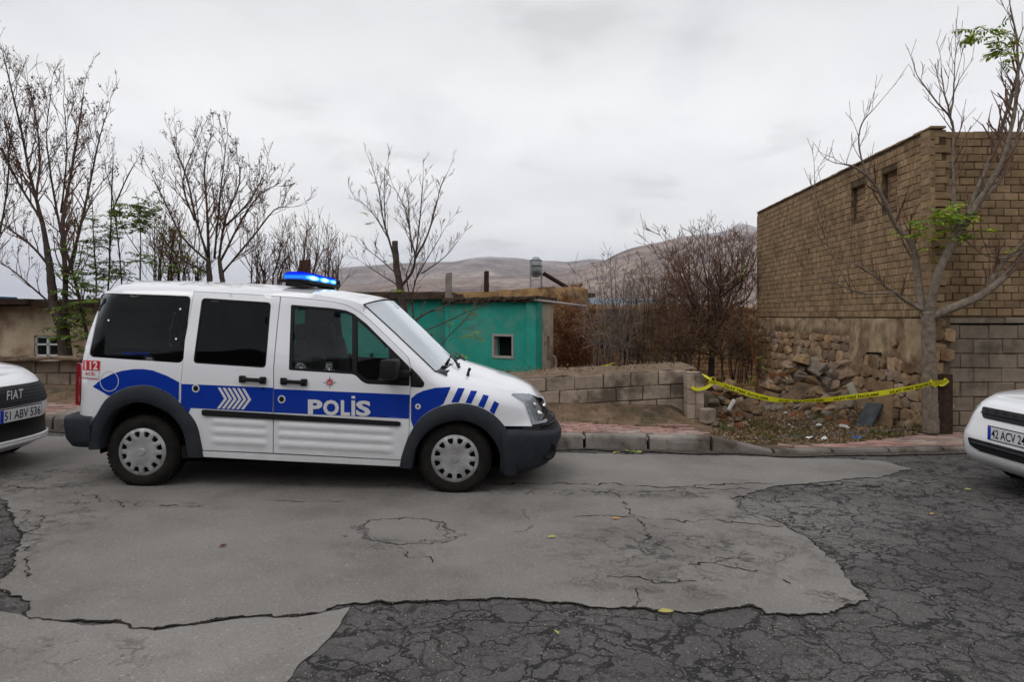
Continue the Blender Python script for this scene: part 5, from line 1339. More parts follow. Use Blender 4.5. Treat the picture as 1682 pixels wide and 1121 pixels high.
for y_ in (444, 460): a, b = at(871, y_, Yh - .22), at(890, y_, Yh - .22); t.tube([a, b], .014, 4)
t.tube([at(871, 445, Yh - .22), at(890, 468, Yh - .22)], .01, 4); t.tube([at(890, 445, Yh - .22), at(871, 468, Yh - .22)], .01, 4)
t.build('frame', M['tin'], sh, local=False)
t = MB(); a, b = at(892, 449, Yh), at(932, 473, Yh); d = (b - a); t.box((a + b) / 2, (d.length, .9, .07), rot=Matrix.Rotation(math.atan2(-d.z, d.x), 3, 'Y')); t.build('collector', M['oldwood'], sh, local=False)
# mud brick yard wall
yw = empty('yard_wall', (5, 26, -1.5), 'old brown mud-brick yard wall running behind the bare bushes', 'wall')
w = MB(); mudwall(w, [(2.6, 25.0), (10.6, 25.6)], -1.8, [(2.6, 1.95), (3.0, 1.98), (4.2, 1.92), (5.0, 1.98), (6.5, 2.0), (8.5, 1.9), (10.6, 1.9)], .45, 9, .25); w.build('core', M['adobe'], yw, local=False, smooth=True, normals=True)
M['mudcourse'] = pm('mud_brick_face', (.16, .092, .045), (.26, .160, .082), sc=4, rough=1, bump=.8, bsc=20, island=.3, c3=(.055, .038, .026), sc3=1.2, bd=.03)
w = MB(); Dw = Vector((8, .6, 0)).normalized(); Nw = Vector((Dw.y, -Dw.x, 0)); courses(w, Vector((2.6, 24.94, 0)), Dw, Nw, 8.0, -1.8, 25, .125, .30, .02, depth=.05, proud=.0, ch=.012, jit=.015, skip=.06, zlim=lambda u: 1.93); w.build('bricks', M['mudcourse'], yw, local=False)
y2 = MB(); mudwall(y2, [(1.55, 19.4), (2.9, 19.7)], -1.5, [(1.5, .95), (2.2, 1.05), (2.9, .85)], .3, 12); courses(y2, Vector((1.55, 19.32, 0)), Vector((1, .2, 0)).normalized(), Vector((.2, -1, 0)).normalized(), 1.35, -1.5, 18, .125, .28, .015, depth=.05, ch=.01, jit=.01)
tag(y2.build('mud_wall', M['mudcourse']), 'short stretch of mud-brick wall under the red creeper, right of the turquoise house', 'wall')
# far grey roofs
fr_ = empty('far_house', at(1050, 520, 48), 'distant grey-roofed house just above the yard wall', 'house'); a, b = at(972, 489, 48), at(1128, 489, 48)
w = MB(); w.box(((a.x + b.x) / 2, 50.2, .2), (b.x - a.x - .4, 4, 4.2)); w.build('wall', M['plaster'], fr_, local=False)
w = MB(); w.prism([(a.x, 47.6, 2.28), (a.x, 50.2, 2.85), (a.x, 52.6, 2.28), (a.x, 50.2, 2.15)], (b.x - a.x, 0, 0)); w.build('roof', pm('grey_roof', (.10, .13, .16), (.15, .18, .21), sc=3, rough=.6), fr_, local=False)

# left house
lh = empty('plaster_house', (-10.5, 15, -.3), 'low peeling beige plaster house with a white four-pane window behind the garden wall', 'house')
x0_, x1_ = -15.5, -8.3; wa, wb = at(56, 0, 15).x - x0_, at(97.5, 0, 15).x - x0_; za, zb = at(0, 585.5, 15).z, at(0, 551.5, 15).z
w = MB(); wallq(w, (x0_, 15), (x1_, 15), -.6, 1.80, .3, [(wa, wb, za, zb)]); wallq(w, (x1_, 15), (x1_ + .2, 19), -.6, 1.8, .3); w.build('wall', M['plaster'], lh, local=False)
w = MB(); w.box(((x0_ + x1_) / 2, 16.9, 1.86), (7.8, 4.3, .07)); w.build('roof', M['roofearth'], lh, local=False)
w = MB(); w.box(((x0_ + x1_) / 2 + .3, 14.72, 1.79), (7.4, .14, .10)); w.build('eaves_board', M['oldwood'], lh, local=False); w = MB(); w.box((at(-10, 0, 14.7).x, 14.7, 1.84), (1.6, .3, .12)); w.build('eaves_board', M['oldwood'], lh, local=False)
w = MB(); X = lambda px: at(px, 0, 15).x; Zy = lambda py: at(0, py, 15).z
for (pa, pb, ya, yb) in ((56, 97.5, 551.5, 555), (56, 58.2, 551, 586), (95.5, 97.8, 551, 586), (75, 78.5, 553, 586), (56, 97, 564.8, 567.6), (56, 97, 583, 586)): w.box(((X(pa) + X(pb)) / 2, 15.06, (Zy(ya) + Zy(yb)) / 2), (X(pb) - X(pa), .05, Zy(ya) - Zy(yb)))
wf = w.build('window_frame', M['plate'], lh, local=False)
w = MB(); w.box(((X(56) + X(97)) / 2, 15.09, (za + zb) / 2), (X(97) - X(56), .01, zb - za)); w.build('window_pane', glassm('old_pane', (.25, .27, .27), .06), wf, local=False)
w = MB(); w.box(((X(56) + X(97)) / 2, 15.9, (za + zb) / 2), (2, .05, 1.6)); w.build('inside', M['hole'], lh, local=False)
w = MB(); w.cbox(at(2, 491.5, 15.4), (.40, .5, .10), .03); tag(w.build('tarpaulin', pm('blue_tarp', (.01, .05, .12), (.02, .09, .19), sc=9, rough=.6)), 'folded blue tarpaulin lying on the roof edge at the far left', 'tarpaulin')

# ================================================================ HILLS
def hill(name, prof, Yr, Yn, seed, mat, rough_, snow=False, cols=260):
    mb = MB(); rows = []; nv = 45
    x0, x1 = prof[0][0], prof[-1][0]
    for k in range(nv + 1):
        t = k / nv; r_ = []
        for i in range(cols):
            px = lerp(x0, x1, i / (cols - 1)); tt = min(1, t / .8); Y = lerp(Yn, Yr, tt) if t <= .8 else lerp(Yr, Yr * 1.4, (t - .8) / .2)
            x = (px - CX) / F * Y; hr = (HY - tab(prof, px)) / F * Yr
            env = (tt ** 1.15) if t <= .8 else (1 - (t - .8) / .2 * 1.05)
            q = Vector((x / Yr * 9, Y / Yr * 9, seed)); rd = 0; am = 1
            for o in range(5): rd += am * (1 - abs(noise.noise(q)) * 2); q = q * 2.1; am *= .5
            z = -12 + (hr + 12) * env + hr * rough_ * (rd - 1.2) * math.sin(min(1, tt) * math.pi) * (1 if t <= .8 else .2)
            r_.append((x, Y, z))
        rows.append(r_)
    mb.grid(rows); return tag(mb.build(name, mat, smooth=True), kind='structure')
def hillm(name, c1, c2, c3, sc, snowz=None):
    m, nt = newmat(name); P = nd(nt, 'ShaderNodeTexCoord').outputs['Object']; g = nd(nt, 'ShaderNodeNewGeometry')
    a = nd(nt, 'ShaderNodeTexNoise', {'Vector': P, 'Scale': sc, 'Detail': 9.0, 'Roughness': .62}).outputs['Fac']
    col = ramp(nt, a, [(.36, c1), (.52, c2), (.66, c3)])
    b = nd(nt, 'ShaderNodeTexNoise', {'Vector': P, 'Scale': sc * 9, 'Detail': 6.0, 'Roughness': .7}).outputs['Fac']
    col = mixc(nt, 1.0, col, ramp(nt, b, [(.36, .60), (.64, 1.30)]), 'MULTIPLY')
    if snowz:
        z = nd(nt, 'ShaderNodeSeparateXYZ', {0: P}).outputs['Z']
        h = nd(nt, 'ShaderNodeMapRange', {0: z, 1: snowz[0], 2: snowz[1], 3: 0.0, 4: 1.0}).outputs[0]
        f = mth(nt, 'MULTIPLY', h, ramp(nt, b, [(.40, 0.0), (.60, 1.0)]))
        col = mixc(nt, f, col, (.62, .64, .70))
    return fin(m, nt, nd(nt, 'ShaderNodeBsdfPrincipled', {'Base Color': col, 'Roughness': 1.0, 'Specular IOR Level': 0.0, 'Normal': nd(nt, 'ShaderNodeBump', {'Height': b, 'Strength': .6, 'Distance': 12.0}).outputs[0]}).outputs[0])
back = [(-900, 512), (150, 506), (300, 486), (400, 466), (470, 452), (535, 444), (560, 440), (596, 437), (645, 433), (700, 431), (725, 430), (743, 430), (760, 427), (777, 423), (804, 421), (825, 422.5), (845, 423), (862, 425), (879, 428), (906, 428), (925, 430), (940, 429.5), (958, 426), (974, 425), (1000, 428), (1060, 420), (1200, 405), (1500, 410), (2400, 430)]
frt = [(300, 500), (560, 470), (700, 458), (860, 452), (930, 444), (965, 434), (995, 426.5), (1008, 419), (1020.6, 413.5), (1035, 408), (1049, 404.6), (1070, 400), (1088, 397), (1104, 392), (1117, 389), (1140, 386), (1167, 383), (1185, 380), (1199, 376), (1208, 370), (1217, 366.5), (1228, 369), (1243.6, 372.5), (1300, 385), (1500, 400), (1900, 430), (2500, 440)]
hill('hills', back, 7200, 2600, 3, hillm('far_hill', (.13, .108, .108), (.25, .205, .19), (.38, .31, .27), .0024, (560, 640)), .15)
hill('hills', frt, 4200, 900, 8, hillm('near_hill', (.13, .10, .09), (.25, .19, .165), (.38, .30, .25), .0034, (430, 540)), .12)
# haze
hz = MB(); hz.box((0, 5000, 395), (24000, 12500, 830)); hzo = tag(hz.build('haze', None or M['white']), kind='stuff')
m, nt = newmat('haze_air'); nd(nt, 'ShaderNodeOutputMaterial', {'Volume': nd(nt, 'ShaderNodeVolumePrincipled', {'Color': (.80, .82, .90, 1), 'Density': .00007, 'Anisotropy': 0.2}).outputs[0]}); hzo.data.materials[0] = m

# ================================================================ TREES
def barkm(name, c1, c2, sc=14): return pm(name, c1, c2, sc=sc, rough=.95, bump=.6, bsc=70, bd=.006)
M['barkg'] = barkm('grey_bark', (.125, .100, .078), (.23, .19, .15), 16)
M['barkb'] = barkm('brown_bark', (.050, .038, .032), (.095, .074, .062))
M['twigp'] = barkm('purple_twig', (.12, .066, .048), (.19, .115, .085))
M['twigg'] = barkm('pale_twig', (.13, .105, .095), (.21, .17, .155))
M['twigb'] = barkm('brown_twig', (.10, .058, .032), (.18, .11, .065))
M['twigr'] = barkm('rust_twig', (.11, .038, .018), (.20, .075, .035))
def leafm(name, cs, tr=.25):
    m, nt = newmat(name); g = nd(nt, 'ShaderNodeNewGeometry').outputs['Random Per Island']
    col = ramp(nt, g, [(i / (len(cs) - 1), c) for i, c in enumerate(cs)])
    d = nd(nt, 'ShaderNodeBsdfPrincipled', {'Base Color': col, 'Roughness': .55, 'Specular IOR Level': .35}).outputs[0]
    t = nd(nt, 'ShaderNodeBsdfTranslucent', {'Color': col}).outputs[0]
    return fin(m, nt, nd(nt, 'ShaderNodeMixShader', {0: tr, 1: d, 2: t}).outputs[0])
M['leafg'] = leafm('green_leaflets', [(.06, .14, .012), (.13, .24, .018), (.26, .36, .02), (.42, .44, .03)])
M['leafd'] = leafm('dark_leaflets', [(.030, .075, .010), (.06, .13, .014), (.12, .20, .02), (.20, .20, .03)])
M['seed'] = leafm('dry_seed_clusters', [(.05, .028, .014), (.10, .055, .028), (.15, .085, .04), (.07, .075, .02)], .1)
M['litter'] = leafm('dry_litter', [(.05, .028, .012), (.12, .07, .03), (.20, .13, .05), (.28, .23, .16)], .1)
M['rust'] = leafm('rust_leaves', [(.09, .03, .012), (.17, .06, .022), (.24, .10, .035), (.10, .05, .03)], .15)
def rv(rng, s=1.0): return Vector((rng.uniform(-s, s), rng.uniform(-s, s), rng.uniform(-s, s)))
def sprout(mb, p, d, L, r, lvl, rng, tips, nch=(3, 5), spread=.65, up=.25, wig=.16, short=.62, minr=.0022):
    n = 4 if lvl > 0 else 3; pts = [Vector(p)]; d = d.normalized(); dirs = []
    for i in range(n):
        d = (d + rv(rng, wig) + Vector((0, 0, up * .3))).normalized(); pts.append(pts[-1] + d * L / n); dirs.append(d.copy())
    mb.tube(pts, [max(minr, lerp(r, r * .45, i / n)) for i in range(n + 1)], 4 if r > .012 else 3, cap=False)
    if lvl <= 0: tips.append((pts[-1], d)); return
    for k in range(rng.randint(*nch)):
        t = rng.uniform(.25, 1.0); i = min(int(t * n), n - 1); q = pts[i].lerp(pts[i + 1], t * n - i)
        sd_ = rv(rng).cross(dirs[i]); sd_ = sd_.normalized() if sd_.length > 1e-3 else Vector((1, 0, 0))
        nd_ = (dirs[i] * (1 - spread * .4) + sd_ * spread * rng.uniform(.6, 1.2) + Vector((0, 0, up))).normalized()
        sprout(mb, q, nd_, L * short * rng.uniform(.7, 1.2), max(minr, r * .5), lvl - 1, rng, tips, nch, spread, up, wig, short, minr)
    tips.append((pts[-1], d))
def limb3(lp, Y, rng, wob):
    out = []; y = Y
    for i, (px, py) in enumerate(lp):
        if i: y += rng.uniform(-wob, wob)
        out.append(at(px, py, y))
    return [Vector(p) for p in cr([tuple(p) for p in out], 3)]
def pinnate(mb, p, d, L, n, w, rng, droop=.5):
    d = d.normalized(); pts = [Vector(p)]; k = 5
    for i in range(k): d = (d - Vector((0, 0, droop * .22))).normalized(); pts.append(pts[-1] + d * L / k)
    mb.tube(pts, .0025, 3, cap=False)
    for i in range(n):
        t = (i + .8) / n * k; j = min(int(t), k - 1); q = pts[j].lerp(pts[j + 1], min(1, t - j)); a = (pts[j + 1] - pts[j]).normalized()
        side = a.cross(Vector((0, 0, 1)) + rv(rng, .4))
        if side.length < 1e-3: continue
        side.normalize(); up = side.cross(a)
        for s_ in (1, -1):
            ld = (side * s_ + a * .55 - Vector((0, 0, rng.uniform(.1, .6))) + rv(rng, .18)).normalized(); ll = w * rng.uniform(.75, 1.15) * (1 - .35 * abs(2 * i / n - .9)); wd = a * ll * .17 + up * ll * rng.uniform(-.08, .08)
            e = q + ld * ll; m1 = q + ld * ll * .35; m2 = q + ld * ll * .7
            mb.add([q, m1 + wd, m2 + wd * .8, e, m2 - wd * .8, m1 - wd], [(0, 1, 2, 3), (0, 3, 4, 5)])
def tree(name, base, label, cat, limbs, Y, seed, bark, twig, twl=.6, lvl=2, every=.22, wob=.12, leaves=(), seeds=0, group=None, thin=.58, upb=.3, nch=(2, 4), leafmat='leafg', spread=.6, minr=.0022, start=.3, tipspr=True):
    rng = random.Random(seed); root = empty(name, base, label, cat, group); trunk = MB(); tw = MB(); tips = []; paths = []
    for lp, r0, r1, kind in limbs:
        if kind == 'l': r0 *= thin; r1 *= thin
        if kind == 't': lp = dens(lp, 14, False)
        pts = limb3(lp, Y, rng, 0 if kind == 't' else wob); n = len(pts) - 1; s_ = Y / F
        trunk.tube(pts, [lerp(r0, r1, i / n) * s_ for i in range(n + 1)], 12 if r0 > 6 else 7, cap=True)
        if kind == 't': continue
        ln = sum((pts[i + 1] - pts[i]).length for i in range(n)); acc = 0; nxt = ln * start
        for i in range(n):
            sg = pts[i + 1] - pts[i]
            while acc + sg.length > nxt:
                q = pts[i] + sg * ((nxt - acc) / sg.length); d = sg.normalized(); sd_ = rv(rng).cross(d).normalized()
                t = nxt / ln; rr_ = lerp(r0, r1, t) * s_
                sprout(tw, q, (d * .6 + sd_ * spread + Vector((0, 0, upb))).normalized(), twl * rng.uniform(.6, 1.25) * (1.15 - .5 * t), min(rr_ * .6, .016), lvl, rng, tips, nch=nch, spread=spread, up=upb, minr=minr)
                nxt += every * rng.uniform(.6, 1.4)
            acc += sg.length
        if tipspr: sprout(tw, pts[-1], pts[-1] - pts[-2], twl * .9, max(r1 * s_ * .9, minr), lvl, rng, tips, nch=nch, spread=spread, up=upb, minr=minr)
    for i, v in enumerate(trunk.v): trunk.v[i] = v + Vector((noise.noise(v * 9), noise.noise(v * 9 + Vector((7, 0, 0))), 0)) * .011 + Vector((noise.noise(v * 30), noise.noise(v * 30 + Vector((7, 0, 0))), 0)) * .004
    trunk.build('trunk', bark, root, local=False, smooth=True)
    tw.build('crown', twig, root, local=False)
    if seeds and tips:
        sm = MB()  # dry seed clusters at the twig tips, drawn as small flat quads
        for p, d in tips:
            if rng.random() > seeds: continue
            for k in range(rng.randint(2, 6)):
                q = p + rv(rng, .045); a = rv(rng).normalized() * rng.uniform(.012, .034); b = rv(rng).normalized() * rng.uniform(.008, .022); sm.add([q - a, q + b, q + a, q - b], [(0, 1, 2, 3)])
        sm.build('dry_seeds', M['seed'], root, local=False)
    if leaves:
        lm = MB()
        for (px, py, rx, ry, n_, L_, w_) in leaves:
            for k in range(n_):
                q = at(px + rng.uniform(-rx, rx), py + rng.uniform(-ry, ry), Y + rng.uniform(-.25, .25)); d = rv(rng); d.z = abs(d.z) * .4 + .05; pinnate(lm, q, d, L_ * rng.uniform(.7, 1.2), 7, w_, rng)
        lm.build('leaves', M[leafmat], root, local=False)
    return root
# street tree in front of the brick building
tree('street_tree', at(1527, 707, 9.2), 'tall pale grey bare tree by the brick building corner, a few green leaf sprays left', 'tree', [
    ([(1529, 712), (1527, 660), (1526, 600), (1525, 550), (1524, 512)], 12.5, 10.5, 't'),
    ([(1522, 520), (1514, 499), (1507, 450), (1497, 400), (1472, 372), (1455, 335), (1435, 300), (1405, 275), (1387, 270)], 9, 1.6, 'l'),
    ([(1430, 296), (1415, 260), (1411, 222), (1420, 196), (1434, 181)], 2.2, 1.0, 'l'),
    ([(1526, 522), (1533, 480), (1549, 430), (1589, 360), (1614, 320), (1644, 270), (1660, 215), (1670, 150), (1671, 80), (1660, 12)], 11, 1.3, 'l'),
    ([(1585, 366), (1606, 310), (1636, 240), (1655, 180), (1672, 120), (1692, 60)], 6, 1.5, 'l'),
    ([(1600, 340), (1640, 300), (1662, 250), (1680, 190), (1700, 120)], 5, 1.5, 'l'),
    ([(1572, 388), (1567, 330), (1566, 270), (1564, 200), (1540, 170), (1507, 125)], 4.5, 1.1, 'l'),
    ([(1564, 205), (1552, 155), (1546, 112)], 2.2, .9, 'l'), ([(1560, 195), (1566, 150), (1570, 78)], 2.2, .8, 'l'),
    ([(1528, 522), (1569, 504), (1614, 484), (1654, 450), (1680, 420), (1712, 370), (1750, 300)], 10, 5, 'l'),
    ([(1612, 486), (1644, 435), (1670, 409), (1702, 378)], 6, 3, 'l'),
    ([(1700, 400), (1660, 422), (1620, 420), (1588, 398)], 2.4, 1.0, 'l'),
    ([(1520, 512), (1490, 495), (1465, 477), (1435, 452), (1392, 426)], 5.5, 1.4, 'l'),
    ([(1468, 481), (1420, 482), (1370, 465), (1338, 448)], 2.4, 1.0, 'l'), ([(1400, 481), (1366, 415), (1342, 350), (1338, 285)], 2.0, .8, 'l'),
    ], 9.2, 11, M['barkg'], M['twigp'], thin=.76, twl=.45, lvl=1, every=.14, wob=.10, upb=.35, nch=(2, 3), minr=.0032,
    leaves=[(1550, 362, 34, 10, 26, .28, .11), (1530, 382, 24, 12, 10, .22, .11), (1588, 385, 18, 14, 10, .22, .11), (1528, 412, 8, 22, 3, .15, .07), (1615, 58, 16, 10, 14, .26, .11), (1645, 88, 12, 18, 14, .24, .10), (1658, 412, 16, 6, 3, .16, .06), (1462, 386, 12, 4, 2, .2, .05)])
# big left tree
tree('garden_tree', at(107, 590, 13), 'tallest bare many-stemmed tree at the far left, leaning dark trunk beside the plaster house', 'tree', [
    ([(108, 600), (107, 579), (103, 540), (88, 500), (82, 440), (70, 365)], 11, 3.2, 't'),
    ([(70, 365), (50, 290), (35, 215), (20, 150), (4, 84)], 5, 1, 'l'), ([(74, 385), (60, 330), (66, 260), (58, 190), (46, 135)], 4, 1, 'l'),
    ([(104, 545), (108, 465), (103, 365), (116, 290), (129, 210), (137, 150)], 8, 1, 'l'), ([(107, 465), (129, 385), (148, 300), (160, 240), (172, 195)], 5, 1, 'l'),
    ([(152, 600), (137, 520), (120, 450), (100, 380), (84, 290), (76, 220), (84, 150)], 5.5, 1, 'l'),
    ([(83, 440), (48, 400), (10, 372), (-30, 340)], 4, 1, 'l'), ([(70, 365), (30, 300), (2, 245), (-30, 200)], 4, 1, 'l'), ([(90, 505), (50, 470), (14, 440), (-30, 420)], 3, 1, 'l'),
    ([(60, 330), (35, 280), (5, 190)], 3, 1, 'l'), ([(100, 350), (110, 250), (104, 170)], 3, 1, 'l'), ([(-30, 470), (0, 380), (14, 280), (8, 200)], 4, 1, 'l'), ([(-60, 500), (-50, 300), (-20, 120)], 5, 1, 'l'),
    ], 13, 21, M['barkb'], M['twigp'], twl=.58, lvl=2, every=.13, wob=.22, seeds=.34, upb=.32, nch=(2, 3), leafmat='leafd', minr=.0036, start=.2,
    leaves=[(130, 490, 26, 40, 56, .36, .13), (112, 540, 20, 20, 30, .34, .13), (118, 430, 16, 34, 20, .30, .11), (132, 565, 8, 14, 9, .24, .11)])
tree('bare_tree', at(350, 560, 15), 'rounded bare tree with upswept branches behind the van roof, brown leaf tufts at its fork', 'tree', [
    ([(346, 560), (345, 470), (342, 424)], 8, 3.4, 't'), ([(368, 560), (366, 465), (360, 425)], 7, 3.2, 't'),
    ([(342, 424), (322, 360), (306, 290), (284, 232)], 4, 1, 'l'), ([(343, 424), (340, 340), (336, 280), (341, 240)], 4.5, 1, 'l'), ([(360, 425), (370, 360), (394, 300), (390, 262)], 4, 1, 'l'),
    ([(362, 430), (398, 360), (426, 320), (450, 306)], 3.5, 1, 'l'), ([(364, 450), (415, 390), (450, 345), (474, 340)], 3, 1, 'l'), ([(342, 430), (300, 390), (270, 330), (250, 290)], 3.5, 1, 'l'),
    ([(352, 425), (360, 340), (365, 290), (372, 235)], 3.5, 1, 'l'), ([(320, 362), (300, 300), (320, 240)], 3, 1, 'l'), ([(344, 450), (290, 420), (262, 380)], 3, 1, 'l'), ([(372, 370), (410, 330), (432, 290)], 3, 1, 'l'),
    ], 15, 31, M['barkb'], M['twigp'], twl=.58, lvl=2, every=.13, wob=.25, seeds=.34, upb=.30, nch=(2, 3), leafmat='rust', minr=.0040, start=.15, leaves=[(358, 366, 12, 8, 4, .16, .09)])
tree('sapling', at(230, 520, 14), 'slender sapling with drooping green leaf sprays above the rear of the van roof', 'sapling', [
    ([(231, 560), (230, 470), (231, 400), (228, 340)], 2.6, 1.2, 'l'), ([(231, 420), (200, 370), (196, 345)], 1.4, .8, 'l')], 14, 41, M['barkb'], M['twigp'], twl=.3, lvl=1, every=.3, wob=.08,
    leaves=[(214, 345, 20, 12, 30, .36, .13), (246, 340, 12, 12, 18, .32, .12), (222, 372, 28, 10, 26, .36, .13), (236, 425, 14, 8, 12, .26, .11)], leafmat='leafd')
tree('sapling', at(180, 520, 14.4), 'tall thin forked stem left of the green sapling, its tips bare and its foot leafy', 'sapling', [
    ([(172, 590), (178, 470), (182, 380), (184, 300), (186, 262)], 3.2, 1.0, 'l'), ([(183, 350), (205, 300), (220, 270)], 2.6, 1, 'l'), ([(156, 590), (158, 470), (154, 400), (152, 340)], 3, 1, 'l'), ([(190, 560), (200, 470), (186, 330), (175, 285)], 2.4, 1, 'l')], 14.4, 42, M['barkb'], M['twigp'], twl=.4, lvl=1, every=.22, wob=.10, seeds=.2,
    leaves=[(165, 395, 26, 14, 26, .32, .12), (172, 440, 24, 14, 28, .32, .12), (190, 452, 18, 8, 20, .30, .12), (150, 365, 18, 10, 12, .28, .11)], leafmat='leafd')
for k, (px, top, lab, lf) in enumerate([(285, 380, 'thicket of thin stems with yellow-green leaves left of the rounded bare tree', [(284, 400, 12, 26, 30, .28, .11), (290, 440, 30, 12, 24, .28, .11)]), (262, 360, 'thicket of bare upright stems between the green sapling and the rounded tree', []), (310, 400, 'low tangle of bare shoots at the left foot of the rounded tree', []),
        (420, 395, 'bare shoots rising right of the rounded tree, above the sliding door', []), (462, 380, 'bare shoots directly left of the lit roof light', []), (505, 372, 'bare fan of shoots round the red chimney', []), (540, 400, 'last bare shoots between the roof light and the pruned tree', [])]):
    rg = random.Random(50 + k); lim = []
    for j in range(7):
        bx = px + rg.uniform(-16, 16); tx = bx + rg.uniform(-14, 14); ty = top + rg.uniform(0, 50); lim.append(([(bx, 500), (bx + rg.uniform(-4, 4), 455), (lerp(bx, tx, .6), (455 + ty) / 2), (tx, ty)], 1.8, .7, 'l'))
    tree('scrub', at(px, 500, 16 + k * .2), lab, 'shrub', lim, 16 + k * .2, 60 + k, M['barkb'], M['twigp'], twl=.6, lvl=1, every=.17, wob=.2, upb=.25, nch=(2, 4), seeds=.12, leaves=lf, group=None, minr=.0048, thin=.75)
# pruned tree in front of the turquoise house
tree('pruned_tree', at(670, 640, 12.5), 'pruned tree with a cut stump and long straight shoots before the turquoise house', 'tree', [
    ([(674, 700), (671, 600), (665, 530), (658, 480), (651, 436), (648.5, 396)], 8.5, 4.6, 't'),
    ([(650, 430), (638, 392), (629, 358), (623, 318), (610, 271)], 3.2, .8, 'l'), ([(633, 372), (631, 330), (631, 287)], 2, .8, 'l'),
    ([(658, 470), (676, 450), (682, 423), (676, 396), (666, 345), (646, 306)], 4.5, .8, 'l'), ([(682, 425), (703, 385), (716, 338), (725, 304), (734, 286)], 3.2, .8, 'l'),
    ([(677, 415), (672, 362), (670, 318)], 2.4, .8, 'l'), ([(684, 415), (691, 345), (695, 290)], 2.6, .8, 'l'), ([(692, 450), (730, 423), (752, 396)], 2, .7, 'l'), ([(680, 465), (705, 420), (728, 380)], 2, .7, 'l'),
    ([(654, 452), (622, 424), (596, 405)], 2, .7, 'l'), ([(652, 468), (620, 448), (596, 432)], 1.8, .7, 'l'), ([(640, 395), (612, 350), (586, 326)], 1.8, .7, 'l'),
    ([(690, 640), (681, 560), (679, 524), (678, 480), (690, 440)], 4.5, 1.2, 'l'), ([(680, 528), (700, 515), (716, 508)], 3.4, 2.2, 'l'), ([(684, 550), (730, 530), (770, 512), (798, 504)], 1.8, .7, 'l'), ([(700, 600), (730, 560), (760, 530), (774, 512)], 1.6, .7, 'l'), ([(677, 500), (668, 450), (690, 400)], 2.4, .8, 'l'),
    ], 12.5, 71, M['barkb'], M['twigp'], twl=.34, lvl=2, every=.12, wob=.12, upb=.18, nch=(1, 3), spread=.5, minr=.0030, leaves=[(606, 303, 5, 2, 1, .22, .05), (592, 350, 8, 4, 2, .24, .05), (600, 372, 7, 3, 2, .2, .05), (775, 545, 8, 12, 4, .2, .08), (752, 520, 18, 12, 3, .16, .07), (645, 430, 8, 20, 4, .12, .05), (760, 590, 5, 8, 2, .18, .07), (650, 478, 10, 6, 3, .14, .06), (672, 446, 6, 3, 1, .1, .05)])
# dense bare tree in the yard
lim = [([(1166, 660), (1169, 589), (1176, 542), (1183, 491)], 6, 4, 't')]
for tx, ty in ((1116, 428), (1132, 432), (1150, 412), (1165, 424), (1178, 412), (1192, 420), (1214, 412), (1232, 420), (1240, 430), (1092, 436), (1082, 468), (1105, 420), (1236, 470), (1140, 430), (1205, 430), (1125, 450)):
    sy = R.uniform(480, 590); sx = tab([(480, 1184), (542, 1176), (590, 1169)], sy); lim.append(([(sx, sy), (lerp(sx, tx, .35) + R.uniform(-8, 8), lerp(sy, ty, .25)), (lerp(sx, tx, .7) + R.uniform(-8, 8), lerp(sy, ty, .62)), (tx, ty)], 3, .8, 'l'))
for tx, ty in ((1120, 500), (1130, 545), (1225, 520), (1100, 580), (1225, 570)): lim.append(([(1172, 585), (lerp(1172, tx, .5), lerp(570, ty, .6)), (tx, ty)], 2.5, .8, 'l'))
tree('orchard_tree', at(1166, 640, 18), 'dense dark bare tree in the yard, its crown against the hills beside the brick building', 'tree', lim, 18, 81, M['barkb'], M['twigp'], twl=.74, lvl=2, every=.20, wob=.45, upb=.22, nch=(3, 4), spread=.8, minr=.006, start=.08, thin=.8)
labs = ['pale-stemmed bare shrub in front of the yard wall, nearest the mud building', 'bare shrub with a thin upright top above the yard wall, second from the mud building', 'bare shrub in the middle of the yard wall, taller than its neighbours', 'bare shrub left of the dense dark yard tree', 'low thorny tangle under the left side of the dense yard tree', 'low tangle between the dense yard tree and the brick building']
for k, (px, top, Yk) in enumerate([(1000, 448, 17), (1032, 462, 19), (1060, 432, 18.5), (1090, 470, 19.5), (1120, 520, 17.5), (1210, 525, 17)]):
    rg = random.Random(90 + k); lim = []
    for j in range(13):
        bx = px + rg.uniform(-26, 26); tx = bx + rg.uniform(-30, 30); ty = top + abs(rg.gauss(0, 45)); lim.append(([(bx, 630), (bx + rg.uniform(-10, 10), 580), (lerp(bx, tx, .6), lerp(580, ty, .55)), (tx, ty)], 2.0, .8, 'l'))
    tree('thorn_shrub', at(px, 630, Yk), labs[k], 'shrub', lim, Yk, 100 + k, M['twigg'] if k in (0, 3) else M['barkb'], M['twigg'] if k in (0, 1) else M['twigb'], twl=.62, lvl=2 if k > 2 else 1, every=.2, wob=.4, upb=.1, nch=(3, 4), spread=.9, minr=.0045, seeds=.15)
tree('yard_sapling', at(1246, 650, 12.5), 'thin orange-brown sapling before the far corner of the brick building, green leaves at its top', 'sapling', [([(1247, 660), (1243, 620), (1234, 560), (1227, 500), (1223, 450)], 2.6, 1.2, 'l')], 12.5, 120, M['twigr'], M['twigr'], twl=.2, lvl=0, every=.5, wob=.05,
     leaves=[(1221, 452, 3, 10, 4, .16, .06), (1238, 628, 10, 10, 4, .15, .06), (1250, 600, 8, 16, 3, .15, .06)])
